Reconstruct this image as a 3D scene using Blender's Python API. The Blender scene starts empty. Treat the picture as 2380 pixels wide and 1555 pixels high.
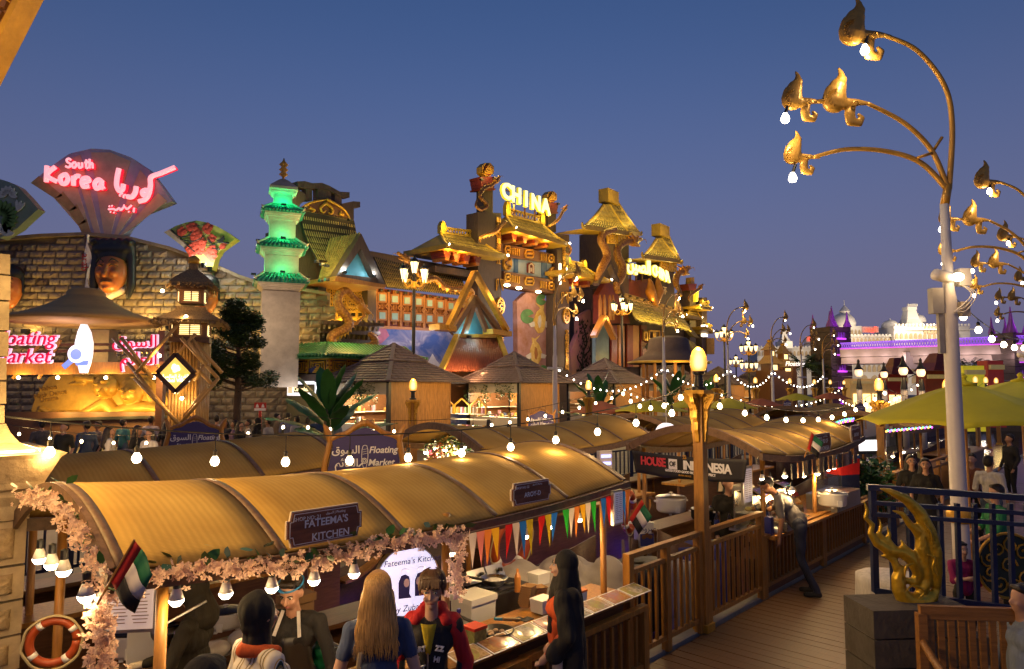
import bpy,math,random
import numpy as np
from mathutils import Vector,Matrix,Euler
R=math.radians;PI=math.pi
random.seed(7)
SC=bpy.context.scene
COL=SC.collection
EYE=2.57;FPX=1586.7;PITCH=math.atan(122.5/FPX)
cam=bpy.data.cameras.new('camera');cam.sensor_width=36;cam.lens=24;cam.clip_start=.05;cam.clip_end=3000
camo=bpy.data.objects.new('camera',cam);COL.objects.link(camo)
camo.location=(0,0,EYE);camo.rotation_euler=(PI/2+PITCH,0,0);SC.camera=camo
W=bpy.data.worlds.new('World');SC.world=W;W.use_nodes=True
wn=W.node_tree.nodes;wl=W.node_tree.links
bg=wn['Background'];sky=wn.new('ShaderNodeTexSky');sky.sky_type='NISHITA';sky.sun_disc=False
SUN_EL,SUN_ROT=3.0,180
sky.sun_elevation=R(SUN_EL);sky.sun_rotation=R(SUN_ROT);sky.altitude=0;sky.air_density=1.0;sky.dust_density=.5;sky.ozone_density=3.2
tcw=wn.new('ShaderNodeTexCoord');sx=wn.new('ShaderNodeSeparateXYZ');wl.new(tcw.outputs['Generated'],sx.inputs[0])
mrw=wn.new('ShaderNodeMapRange');mrw.interpolation_type='SMOOTHSTEP'
for k_,v_ in((1,-.05),(2,.55),(3,1),(4,0)):mrw.inputs[k_].default_value=v_
wl.new(sx.outputs[2],mrw.inputs[0])
mxw=wn.new('ShaderNodeMix');mxw.data_type='RGBA';mxw.inputs[7].default_value=(.98,.85,1.6,1)
wl.new(mrw.outputs[0],mxw.inputs[0]);tint=wn.new('ShaderNodeMix');tint.data_type='RGBA';tint.blend_type='MULTIPLY';tint.inputs[0].default_value=1;tint.inputs[7].default_value=(1.16,.89,1.12,1);wl.new(sky.outputs[0],tint.inputs[6]);wl.new(tint.outputs[2],mxw.inputs[6]);wl.new(mxw.outputs[2],bg.inputs[0]);bg.inputs[1].default_value=.15
SC.view_settings.view_transform='Standard';SC.view_settings.look='None';SC.view_settings.exposure=0.0;SC.view_settings.gamma=1
SC.cycles.use_denoising=True;SC.cycles.use_adaptive_sampling=True;SC.cycles.adaptive_threshold=.03;SC.cycles.max_bounces=4;SC.cycles.diffuse_bounces=2;SC.cycles.glossy_bounces=2
SC.cycles.transmission_bounces=4;SC.cycles.transparent_max_bounces=8;SC.cycles.sample_clamp_indirect=3;SC.cycles.sample_clamp_direct=0
SC.cycles.caustics_reflective=False;SC.cycles.caustics_refractive=False
try:SC.cycles.use_light_tree=True
except Exception:pass
def at(u,v,Y):
 xc,yc=(u-1190)/FPX,(777.5-v)/FPX
 y=math.cos(PITCH)-yc*math.sin(PITCH);z=math.sin(PITCH)+yc*math.cos(PITCH)
 k=Y/y
 return Vector((xc*k,Y,EYE+z*k))
def atz(u,v,z):
 p=at(u,v,1.0);k=(z-EYE)/(p.z-EYE)
 return Vector((p.x*k,k,z))
UD=Vector((.68,.73,0)).normalized();ND=Vector((-UD.y,UD.x,0));TH=math.atan2(UD.y,UD.x)
O1=Vector((-1.86,3.28,0))
def L(s,w,z=0):return O1+UD*s+ND*w+Vector((0,0,z))
MATS={}
def nodes(name):
 m=bpy.data.materials.new(name);m.use_nodes=True
 return m,m.node_tree.nodes,m.node_tree.links,m.node_tree.nodes['Principled BSDF']
def mat(name,col=None,rough=.6,metal=0,var=.25,vs=3.,bump=0,bs=40.,emit=None,es=0,stretch=None,col2=None,spec=.5,alpha=1,trans=0,sheen=0,coat=0,wear=0):
 if name in MATS:return MATS[name]
 m,N,K,b=nodes(name);MATS[name]=m
 b.inputs['Roughness'].default_value=rough;b.inputs['Metallic'].default_value=metal
 b.inputs['Specular IOR Level'].default_value=spec
 if trans:b.inputs['Transmission Weight'].default_value=trans
 if coat:b.inputs['Coat Weight'].default_value=coat
 b.inputs['Alpha'].default_value=alpha
 tc=N.new('ShaderNodeTexCoord');mp=N.new('ShaderNodeMapping');K.new(tc.outputs['Object'],mp.inputs[0])
 if stretch:mp.inputs['Scale'].default_value=stretch
 c=list(col)
 if var or col2:
  nz=N.new('ShaderNodeTexNoise');nz.inputs['Scale'].default_value=vs;nz.inputs['Detail'].default_value=6;nz.inputs['Roughness'].default_value=.65
  K.new(mp.outputs[0],nz.inputs['Vector'])
  rp=N.new('ShaderNodeValToRGB');rp.color_ramp.elements[0].position=.3;rp.color_ramp.elements[1].position=.72
  a=[x*(1-var)for x in c];d=[min(1,x*(1+var*.6))for x in c]if col2 is None else col2
  rp.color_ramp.elements[0].color=(*a,1);rp.color_ramp.elements[1].color=(*d,1)
  K.new(nz.outputs[0],rp.inputs[0]);K.new(rp.outputs[0],b.inputs['Base Color'])
  if wear:
   mr=N.new('ShaderNodeMapRange');mr.inputs[3].default_value=max(0,rough-wear);mr.inputs[4].default_value=min(1,rough+wear)
   K.new(nz.outputs[0],mr.inputs[0]);K.new(mr.outputs[0],b.inputs['Roughness'])
 else:b.inputs['Base Color'].default_value=(*c,1)
 if bump:
  n2=N.new('ShaderNodeTexNoise');n2.inputs['Scale'].default_value=bs;n2.inputs['Detail'].default_value=5
  K.new(mp.outputs[0],n2.inputs['Vector']);bp=N.new('ShaderNodeBump');bp.inputs['Strength'].default_value=bump;bp.inputs['Distance'].default_value=.02
  K.new(n2.outputs[0],bp.inputs['Height']);K.new(bp.outputs[0],b.inputs['Normal'])
 if emit:
  b.inputs['Emission Color'].default_value=(*emit,1);b.inputs['Emission Strength'].default_value=es
 return m
def glow(name,col,es,samp=True):
 if name in MATS:return MATS[name]
 m,N,K,b=nodes(name);MATS[name]=m
 b.inputs['Base Color'].default_value=(*[min(.9,c)for c in col],1)
 b.inputs['Emission Color'].default_value=(*col,1);b.inputs['Emission Strength'].default_value=es
 if not samp:m.cycles.emission_sampling='NONE'
 return m
WARM=(1,.6,.22);GAIN=1.8
I4=Matrix.Identity(4)
def TR(loc=(0,0,0),rz=0,rx=0,ry=0,s=1):
 return Matrix.Translation(loc)@Euler((rx,ry,rz)).to_matrix().to_4x4()@Matrix.Scale(s,4)
def cr(pts,n=8):
 P=[Vector(p)for p in pts];out=[]
 for i in range(len(P)-1):
  a,b,c,d=P[max(i-1,0)],P[i],P[i+1],P[min(i+2,len(P)-1)]
  for k in range(n):
   t=k/n
   out.append(.5*(2*b+(c-a)*t+(2*a-5*b+4*c-d)*t*t+(3*b-a-3*c+d)*t**3))
 out.append(P[-1]);return out
class MB:
 def __init__(s,M=None):s.v=[];s.f=[];s.m=[];s.k=0;s.M=M or I4
 def add(s,vs,fs):
  b=len(s.v);M=s.M;s.v+=[M@Vector(p)for p in vs]
  s.f+=[tuple(b+i for i in q)for q in fs];s.m+=[s.k]*len(fs);return s
 def box(s,c,d,r=None,tap=1):
  x,y,z=d[0]/2,d[1]/2,d[2]/2;t=tap
  vs=[(-x,-y,-z),(x,-y,-z),(x,y,-z),(-x,y,-z),(-x*t,-y*t,z),(x*t,-y*t,z),(x*t,y*t,z),(-x*t,y*t,z)]
  Q=Euler(r).to_matrix()if r else None;c=Vector(c)
  vs=[(Q@Vector(p)if Q else Vector(p))+c for p in vs]
  return s.add(vs,[(0,3,2,1),(4,5,6,7),(0,1,5,4),(1,2,6,5),(2,3,7,6),(3,0,4,7)])
 def bar(s,a,b,w,h=None,up=(0,0,1)):
  a,b=Vector(a),Vector(b);h=h or w;d=(b-a).normalized();up=Vector(up)
  if abs(d.dot(up))>.98:up=Vector((0,1,0))
  x=d.cross(up).normalized();z=x.cross(d)
  o=[x*w/2+z*h/2,x*-w/2+z*h/2,x*-w/2-z*h/2,x*w/2-z*h/2]
  return s.add([a+q for q in o]+[b+q for q in o],[(0,1,2,3),(7,6,5,4),(0,4,5,1),(1,5,6,2),(2,6,7,3),(3,7,4,0)])
 def tube(s,pts,r,n=8,cap=True,flat=1):
  P=[Vector(p)for p in pts];k=len(P);rr=r if hasattr(r,'__len__')else[r]*k
  if len(rr)!=k:rr=list(np.interp(np.linspace(0,1,k),np.linspace(0,1,len(rr)),rr))
  vs=[];x=None
  for i in range(k):
   d=(P[min(i+1,k-1)]-P[max(i-1,0)])
   d=d.normalized()if d.length>1e-9 else Vector((0,0,1))
   if x is None:
    u=Vector((0,0,1))if abs(d.z)<.9 else Vector((0,1,0));x=d.cross(u).normalized()
   else:
    x=x-d*x.dot(d);x=x.normalized()if x.length>1e-6 else d.orthogonal().normalized()
   y=d.cross(x)
   for j in range(n):
    a=2*PI*j/n;vs.append(P[i]+(x*math.cos(a)+y*math.sin(a)*flat)*rr[i])
  fs=[(i*n+j,i*n+(j+1)%n,(i+1)*n+(j+1)%n,(i+1)*n+j)for i in range(k-1)for j in range(n)]
  if cap:fs+=[tuple(range(n-1,-1,-1)),tuple(range((k-1)*n,k*n))]
  return s.add(vs,fs)
 def lathe(s,prof,n=24,c=(0,0,0),sx=1,sy=1,a0=0):
  c=Vector(c);k=len(prof);vs=[]
  for r,z in prof:
   for j in range(n):
    a=a0+2*PI*j/n;vs.append(c+Vector((r*math.cos(a)*sx,r*math.sin(a)*sy,z)))
  fs=[(i*n+j,i*n+(j+1)%n,(i+1)*n+(j+1)%n,(i+1)*n+j)for i in range(k-1)for j in range(n)]
  if prof[0][0]>1e-4:fs.append(tuple(range(n-1,-1,-1)))
  if prof[-1][0]>1e-4:fs.append(tuple(range((k-1)*n,k*n)))
  return s.add(vs,fs)
 def prism(s,poly,d,y0=0):
  n=len(poly);vs=[(p[0],y0,p[1])for p in poly]+[(p[0],y0+d,p[1])for p in poly]
  fs=[tuple(range(n)),tuple(range(2*n-1,n-1,-1))]+[(i,i+n,(i+1)%n+n,(i+1)%n)for i in range(n)]
  return s.add(vs,fs)
 def sph(s,c,r,n=12,m=8,rot=None):
  r=r if hasattr(r,'__len__')else(r,r,r);c=Vector(c);Q=Euler(rot).to_matrix()if rot else None
  vs=[]
  for i in range(m+1):
   t=PI*i/m
   for j in range(n):
    a=2*PI*j/n;p=Vector((math.sin(t)*math.cos(a)*r[0],math.sin(t)*math.sin(a)*r[1],math.cos(t)*r[2]))
    vs.append(c+(Q@p if Q else p))
  return s.add(vs,[(i*n+j,(i+1)*n+j,(i+1)*n+(j+1)%n,i*n+(j+1)%n)for i in range(m)for j in range(n)])
 def grid(s,fn,nu,nv,th=0):
  g=[Vector(fn(i/nu,j/nv))for i in range(nu+1)for j in range(nv+1)];w=nv+1
  fs=[(i*w+j,(i+1)*w+j,(i+1)*w+j+1,i*w+j+1)for i in range(nu)for j in range(nv)]
  if not th:return s.add(g,fs)
  nm=[]
  for i in range(nu+1):
   for j in range(nv+1):
    a=g[min(i+1,nu)*w+j]-g[max(i-1,0)*w+j];b=g[i*w+min(j+1,nv)]-g[i*w+max(j-1,0)]
    q=a.cross(b);nm.append(q.normalized()if q.length>1e-9 else Vector((0,0,1)))
  k=len(g);vs=g+[p-q*th for p,q in zip(g,nm)]
  fs+=[tuple(x+k for x in reversed(q))for q in fs]
  ring=[i*w for i in range(nu+1)]+[nu*w+j for j in range(1,w)]+[i*w+nv for i in range(nu-1,-1,-1)]+[j for j in range(nv-1,0,-1)]
  fs+=[(ring[i],ring[i]+k,ring[(i+1)%len(ring)]+k,ring[(i+1)%len(ring)])for i in range(len(ring))]
  return s.add(vs,fs)
 def mesh(s,name,mats,smooth=False):
  me=bpy.data.meshes.new(name);me.from_pydata([tuple(p)for p in s.v],[],s.f)
  for q in(mats if isinstance(mats,(list,tuple))else[mats]):me.materials.append(q)
  if any(s.m):me.polygons.foreach_set('material_index',s.m)
  if smooth:me.polygons.foreach_set('use_smooth',[True]*len(s.f))
  me.validate();me.update();return me
 def build(s,name,mats,parent=None,smooth=False,loc=None,rz=0,ang=None):
  me=s.mesh(name,mats,smooth or bool(ang))
  if ang:
   try:me.set_sharp_from_angle(angle=R(ang))
   except Exception:pass
  o=bpy.data.objects.new(name,me);COL.objects.link(o)
  if parent:o.parent=parent
  if loc is not None:o.location=loc
  if rz:o.rotation_euler[2]=rz
  return o
def put(name,me,parent=None,M=None):
 o=bpy.data.objects.new(name,me);COL.objects.link(o)
 if parent:o.parent=parent
 if M is not None:o.matrix_local=M
 return o
def tag(o,label,cat,group=None):
 o['label']=label;o['category']=cat
 if group:o['group']=group
 return o
def thing(name,label,cat,loc=(0,0,0),rz=0,group=None):
 o=bpy.data.objects.new(name,None);COL.objects.link(o);o.location=loc;o.rotation_euler[2]=rz;o.empty_display_size=.2
 return tag(o,label,cat,group)
def struct(name,mb,m,**k):
 o=mb.build(name,m,**k);o['kind']='structure';return o
def copy_tree(o,parent=None):
 c=o.copy();COL.objects.link(c);c.parent=parent
 for ch in list(o.children):copy_tree(ch,c)
 return c
def lamp(kind,loc,power,col=WARM,r=.03,parent=None,aim=None,ang=60,blend=.6,name='lamp_light'):
 l=bpy.data.lights.new(name,kind);l.energy=power*GAIN;l.color=col;l.shadow_soft_size=r
 o=bpy.data.objects.new(name,l);COL.objects.link(o);o.location=loc
 if parent:o.parent=parent
 if kind=='SPOT':
  l.spot_size=R(ang);l.spot_blend=blend
  d=(Vector(aim)-Vector(loc));o.rotation_euler=d.to_track_quat('-Z','Y').to_euler()
 return o
def pieces(name,items,parent,limit=300):
 """items: (mesh, matrix); the first ones become parts of their own, the rest one part."""
 for me,M in items[:limit]:put(name,me,parent,M)
 rest=items[limit:]
 if rest:
  mb=MB()
  for me,M in rest:
   mb.add([M@v.co for v in me.vertices],[tuple(p.vertices)for p in me.polygons])
  o=mb.build(name,rest[0][0].materials[0],parent);o['kind']='stuff'
_tc={}
TMP=bpy.data.scenes.new('workbench')
def evaluated(o):
 TMP.collection.objects.link(o);vl=TMP.view_layers[0];vl.update();dg=vl.depsgraph
 me=bpy.data.meshes.new_from_object(o.evaluated_get(dg));TMP.collection.objects.unlink(o);return me
def text(body,size,ext=.004,shear=0,bold=0,align='CENTER',space=1,res=3):
 key=(body,size,ext,shear,bold,align,space)
 if key in _tc:return _tc[key]
 c=bpy.data.curves.new('txt','FONT');c.body=body;c.size=size;c.extrude=ext;c.shear=shear;c.offset=bold*size
 c.align_x=align;c.align_y='CENTER';c.resolution_u=res;c.space_character=space
 o=bpy.data.objects.new('txt',c);me=evaluated(o)
 bpy.data.objects.remove(o);bpy.data.curves.remove(c);_tc[key]=me;return me
def write(name,body,size,m,parent,loc,rot=(PI/2,0,0),**k):
 me=text(body,size,**k).copy();me.materials.clear();me.materials.append(m)
 return put(name,me,parent,Matrix.Translation(loc)@Euler(rot).to_matrix().to_4x4())
AR_SOUQ='\uFED5\uFEEE\uFEB4\uFEDF\uFE8D';AR_AAEM='\uFEE2\uFE8B\uFE8E\uFECC\uFEDF\uFE8D';AR_SIN='\uFEE6\uFEF4\uFEBC\uFEDF\uFE8D';AR_HIND='\uFEAA\uFEE8\uFEEC\uFEDF\uFE8D'
def blob(name,prims,mats,parent=None,vox=.012,sm=5,loc=None,fold=0):
 mb=MB()
 for p in prims:
  if p[0]=='c':
   a,b,r0,r1=Vector(p[1]),Vector(p[2]),p[3],p[4];d=b-a;ln=max(d.length,1e-4);d=d/ln
   pts,rr=[],[]
   for t in(-1,-.85,-.5):pts.append(a+d*r0*t);rr.append(r0*math.sqrt(max(1e-4,1-t*t)))
   pts+=[a,b];rr+=[r0,r1]
   for t in(.5,.85,1):pts.append(b+d*r1*t);rr.append(r1*math.sqrt(max(1e-4,1-t*t)))
   mb.tube(pts,rr,12)
  else:mb.sph(p[1],p[2],16,12,p[3]if len(p)>4 and p[3]else None)
 me=mb.mesh(name,mats[0]);o=bpy.data.objects.new(name,me)
 q=o.modifiers.new('r','REMESH');q.mode='VOXEL';q.voxel_size=vox
 q=o.modifiers.new('s','SMOOTH');q.iterations=sm;q.factor=.5
 m2=evaluated(o);COL.objects.link(o)
 o.data=m2;o.modifiers.clear();bpy.data.meshes.remove(me)
 m2.materials.clear()
 for q in mats:m2.materials.append(q)
 n=len(m2.polygons);m2.polygons.foreach_set('use_smooth',[True]*n)
 def nearest(co):
  best=np.full(len(co),1e9);idx=np.zeros(len(co),int)
  for p in prims:
   if p[0]=='c':
    a,b=np.array(p[1]),np.array(p[2]);d=b-a;t=np.clip(((co-a)@d)/max(d@d,1e-9),0,1)
    ds=np.linalg.norm(co-a-t[:,None]*d,axis=1)-(p[3]+(p[4]-p[3])*t)
   else:
    r=np.array(p[2])if hasattr(p[2],'__len__')else np.array([p[2]]*3);q=co-np.array(p[1])
    if len(p)>4 and p[3]:q=q@np.array(Euler(p[3]).to_matrix())
    ds=(np.linalg.norm(q/r,axis=1)-1)*r.min()
   k=ds<best;best[k]=ds[k];idx[k]=p[-1]
  return idx
 if fold:
  nv=len(m2.vertices);co=np.empty(nv*3);m2.vertices.foreach_get('co',co);co=co.reshape(-1,3);nm=np.empty(nv*3);m2.vertices.foreach_get('normal',nm);nm=nm.reshape(-1,3)
  x,y,z=co[:,0],co[:,1],co[:,2];q=x*31+y*23
  w=np.sin(q+5*np.sin(z*5+2*x))*.6+np.sin(z*26+4*np.sin(q*.45)+y*17)*.45+np.sin(q*2.3-z*19)*.3
  if len(mats)>1:i_=nearest(co);w=w*((i_==1)|(i_==2))
  co=co+nm*(w*fold)[:,None];m2.vertices.foreach_set('co',co.ravel())
 if len(mats)>1:
  co=np.empty(n*3);m2.polygons.foreach_get('center',co);idx=nearest(co.reshape(-1,3))
  m2.polygons.foreach_set('material_index',idx.astype(np.int32))
 m2.update()
 if parent:o.parent=parent
 if loc is not None:o.location=loc
 return o
 # ================================================================== the setting
def wood(name,a,rough=.5,st=(1,8,8),**k):return mat(name,a,rough,var=.4,vs=5,stretch=st,bump=.15,bs=12,**k)
M_plank=wood('deck_wood',(.16,.085,.04),.42,(.7,9,9),wear=.12)
M_gold_wood=wood('varnished_wood',(.42,.19,.035),.38,(6,6,.8))
M_dark_wood=wood('dark_wood',(.075,.032,.014),.45)
M_brown=wood('brown_wood',(.17,.075,.03),.45)
M_black=mat('black_paint',(.012,.012,.013),.45,var=.2)
M_gold=mat('gold_paint',(.62,.33,.035),.38,metal=.35,var=.3,vs=6,bump=.2,bs=20)
M_white=mat('white_plastic',(.78,.77,.74),.4,var=.06)
M_steel=mat('steel',(.55,.54,.52),.3,metal=1,var=.15,wear=.1)
M_navy=mat('navy_paint',(.012,.02,.07),.4,var=.25)
M_purple=mat('purple_board',(.05,.04,.17),.55,var=.12)
M_lett=mat('white_print',(.8,.79,.82),.5,var=0)
M_stone=mat('carved_sandstone',(.44,.34,.2),.8,var=.35,vs=5,bump=.55,bs=18)
M_conc=mat('concrete',(.3,.28,.25),.85,var=.2,bump=.2,bs=30)
M_rope=mat('rope',(.45,.36,.2),.8)
M_cable=mat('cable_rubber',(.015,.014,.013),.5,var=0)
M_bulb=glow('bulb_glow',(1,.8,.5),14,False)
M_bulbw=glow('bulb_glow_white',(1,.88,.7),14,False)
M_glass=mat('clear_glass',(.9,.93,.92),.03,var=0,trans=1,spec=.5)
def quadz(mb,pts,z):mb.add([(p[0],p[1],z)for p in pts],[tuple(range(len(pts)))]);return mb
BANK=7.2
M_pave=mat('promenade_paving',(.12,.105,.095),.6,var=.3,vs=1.5,bump=.15,bs=20)
g=MB()
F_=2500
quadz(g,[L(-300,BANK),L(62,BANK),L(62,-.02),L(F_,-.02),L(F_,F_),L(-300,F_)],0)
for a,b in(((-300,BANK),(62,BANK)),((62,BANK),(62,-.02))):
 p,q=L(*a),L(*b);g.add([(p.x,p.y,0),(q.x,q.y,0),(q.x,q.y,-2),(p.x,p.y,-2)],[(0,1,2,3)])
struct('ground',g,M_pave)
m,N,K,b=nodes('canal_water');MATS['canal_water']=m
b.inputs['Base Color'].default_value=(.004,.008,.018,1);b.inputs['Roughness'].default_value=.06
tc=N.new('ShaderNodeTexCoord');nz=N.new('ShaderNodeTexNoise');nz.inputs['Scale'].default_value=5;nz.inputs['Detail'].default_value=3
bp=N.new('ShaderNodeBump');bp.inputs['Strength'].default_value=.35;bp.inputs['Distance'].default_value=.05
K.new(tc.outputs['Object'],nz.inputs['Vector']);K.new(nz.outputs[0],bp.inputs['Height']);K.new(bp.outputs[0],b.inputs['Normal'])
g=MB();quadz(g,[L(-60,BANK+.05),L(63,BANK+.05),L(63,-.6),L(-60,-.6)],-.72);struct('water',g,m)
g=MB();quadz(g,[L(-60,-.02),L(62.5,-.02),L(62.5,-80),L(-60,-80)],-.035)
p,q=L(-60,-.02),L(62.5,-.02);g.add([(p.x,p.y,-.035),(q.x,q.y,-.035),(q.x,q.y,-1.2),(p.x,p.y,-1.2)],[(0,1,2,3)])
bw=struct('boardwalk',g,mat('joint_shadow',(.012,.009,.007),.9,var=0))
pm=[MB().box((0,-4.5-.05,-.0175),(.138-.004*(i%2),9,.032)).mesh('plank',M_plank)for i in range(3)]
items=[]
for i in range(150):
 s=1.2+i*.145;p=L(s,0)
 items.append((pm[i%3],TR((p.x,p.y,random.uniform(-.002,.002)),TH)))
pieces('plank',items,bw)
g=MB(TR(tuple(O1),TH));g.box((40,-6,-.018),(36,11.9,.03));g.box((-30,-6,-.018),(62,11.9,.03));g.box((20,-47,-.018),(160,70,.03))
struct('walkway',g,M_plank)
g=MB(TR(tuple(O1),TH));g.box((20,.06,-.07),(90,.12,.16));struct('kerb',g,M_conc)
# ================================================================== railings along the canal
def rail(s0,s1,h,label,w=0,post=.075,pitch=.118,m=None,low=False,grp='wooden railings along the boardwalk',n=None):
 t=thing('wooden_railing',label,'railing',L(s0,w),TH,grp);ln=s1-s0;m=m or M_gold_wood
 n=n or max(1,round(ln/1.6))
 for i in range(n+1):MB().box((ln*i/n,0,(h-.02)/2),(post,post,h-.02)).build('post',m,t)
 MB().box((ln/2,0,h),(ln+post,.07,.045)).build('top_rail',m,t)
 zt=h-.04
 if not low:zt=h-.15;MB().box((ln/2,0,zt),(ln-post,.045,.04)).build('middle_rail',m,t)
 MB().box((ln/2,0,.13),(ln-post,.045,.045)).build('bottom_rail',m,t)
 k=int(ln/pitch);bm=MB().box((0,0,(zt+.13)/2),(.028,.028,zt-.15)).mesh('baluster',m)
 for i in range(1,k):put('baluster',bm,t,TR((ln*i/k,0,0)))
 return t
rail(-.9,2.6,.62,'low wooden railing in front of the garlanded food counter',w=-.22,low=True)
rail(2.65,4.22,.62,'low wooden railing below the menu photo counter',w=-.2,low=True)
rail(4.3,5.62,1.02,'tall wooden railing left of the big globe lamp post',n=2)
rail(5.82,7.2,1.02,'tall wooden railing right of the big globe lamp post',n=1)
rail(7.28,9.3,.72,'low wooden railing behind the bending man',low=True)
rail(9.36,13.2,.72,'low slatted wooden railing under the long serving counter',low=True)
rail(13.3,20.5,.95,'wooden railing past the serving counter, near the couple in black')
for i,(a,b_)in enumerate(((-14,-7),(-7,0),(0,7),(7,14),(14,22),(22,32))):
 t=rail(a,b_-.1,.95,['navy railing by the left market gate','navy railing before the relief wall','navy railing before the banana plant','navy railing before the plank kiosks','navy railing before the third kiosk','navy railing farthest along the canal bank'][i],w=BANK+.12,m=M_navy,pitch=.2,grp='navy railings on the far canal bank')
 # ================================================================== globe lamp posts
m,N,K,b=nodes('amber_globe');MATS['amber_globe']=m
lw=N.new('ShaderNodeLayerWeight');lw.inputs[0].default_value=.35
rp=N.new('ShaderNodeValToRGB');e=rp.color_ramp.elements;e[0].position=.02;e[0].color=(1,.85,.5,1);e[1].position=.85;e[1].color=(.4,.15,.01,1);x_=e.new(.16);x_.color=(1,.6,.14,1);x_=e.new(.4);x_.color=(.85,.38,.04,1)
nz=N.new('ShaderNodeTexNoise');nz.inputs['Scale'].default_value=45;tc=N.new('ShaderNodeTexCoord');K.new(tc.outputs['Object'],nz.inputs[0])
bp=N.new('ShaderNodeBump');bp.inputs['Strength'].default_value=.6;K.new(nz.outputs[0],bp.inputs['Height']);K.new(bp.outputs[0],b.inputs['Normal']);K.new(bp.outputs[0],lw.inputs['Normal'])
K.new(lw.outputs['Facing'],rp.inputs[0]);K.new(rp.outputs[0],b.inputs['Emission Color']);b.inputs['Base Color'].default_value=(.8,.4,.06,1);b.inputs['Roughness'].default_value=.25
b.inputs['Emission Strength'].default_value=1.25;m.cycles.emission_sampling='NONE'
def globe_lamp(loc,label,power,sc=1,wide=.122):
 t=thing('globe_lamp_post',label,'lamp post',loc,TH,'globe lamp posts along the canal');t.scale=(sc,)*3
 MB().box((0,0,1.25),(wide,wide,2.5),tap=.86).build('post',M_gold_wood,t)
 MB().box((0,0,.04),(wide+.05,wide+.05,.08)).build('base_collar',M_gold,t);MB().lathe([(.11,2.47),(.13,2.5),(.16,2.5),(.16,2.54)],4,a0=PI/4).build('top_collar',M_gold,t)
 br=[(0,-.62),(.035,-.6),(.05,-.5),(.07,-.46),(.065,-.36),(.1,-.3),(.1,-.2),(.15,-.14),(.21,-.1),(.25,-.04),(.25,0),(0,0)]
 br=[(x*.52,z*.85)for x,z in br];g=MB();g.prism(br,.045,-.0225)
 for x,z,r in((.03,-.09,.022),(.06,-.06,.018),(.028,-.18,.016),(.018,-.27,.012),(.09,-.04,.011)):
  for y in(-.026,.026):g.tube([(x+r*math.cos(a*.6)*(1-a/14),y,z+r*math.sin(a*.6)*(1-a/14))for a in range(11)],.007,5)
 me=g.mesh('bracket',M_gold)
 for a in range(4):put('bracket',me,t,TR((0,0,2.5),a*PI/2)@TR((wide*.44,0,0)))
 MB().lathe([(.08,2.54),(.08,2.57),(.05,2.58),(.042,2.7),(.065,2.72),(.065,2.745)],16).build('neck',M_black,t)
 pr=[(.045,2.74),(.075,2.755),(.09,2.8),(.093,2.85),(.085,2.91),(.065,2.96),(.035,2.995),(.01,3.008),(0.0,3.01)]
 MB().lathe(pr,24).build('globe',MATS['amber_globe'],t,smooth=True)
 if power:lamp('POINT',(0,-.0,3.2),power,(1,.6,.22),.12,t)
 return t
globe_lamp(L(5.72,0),'globe lamp post nearest the boardwalk, in front of the black banner',55)
globe_lamp(L(-.75,-.1),'added globe lamp post, unseen beyond the left edge, warming the near figures',60)  # unseen lamp post, added to throw warm light on the near figures
for u,d,lb,pw in((960,15.5,'globe lamp post in front of the first plank kiosk',40),(1368,19.5,'globe lamp post beside the orange umbrella',30),(1665,24,'globe lamp post behind the big near globe',20),(2043,14.5,'globe lamp post beside the white lantern poles under the bridge',40),(2200,16.5,'globe lamp post partly behind the tall white pole',20),(1756,30,'globe lamp post before the thatched pagodas',0),(1836,33,'globe lamp post over the yellow umbrella',0),(1893,38,'globe lamp post left of the purple tower',0),(1930,40,'globe lamp post at the foot of the purple tower',0),(1962,44,'tiny globe lamp post right of the purple tower',0),(2268,27,'globe lamp post leftmost in the row over the umbrella',0),(2292,29,'globe lamp post second in the row over the umbrella',0),(2316,31,'globe lamp post third in the row over the umbrella',0)):
 p=at(u,900,d);globe_lamp((p.x,p.y,-.25 if d<20 else 0),lb,pw,wide=.16)
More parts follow.
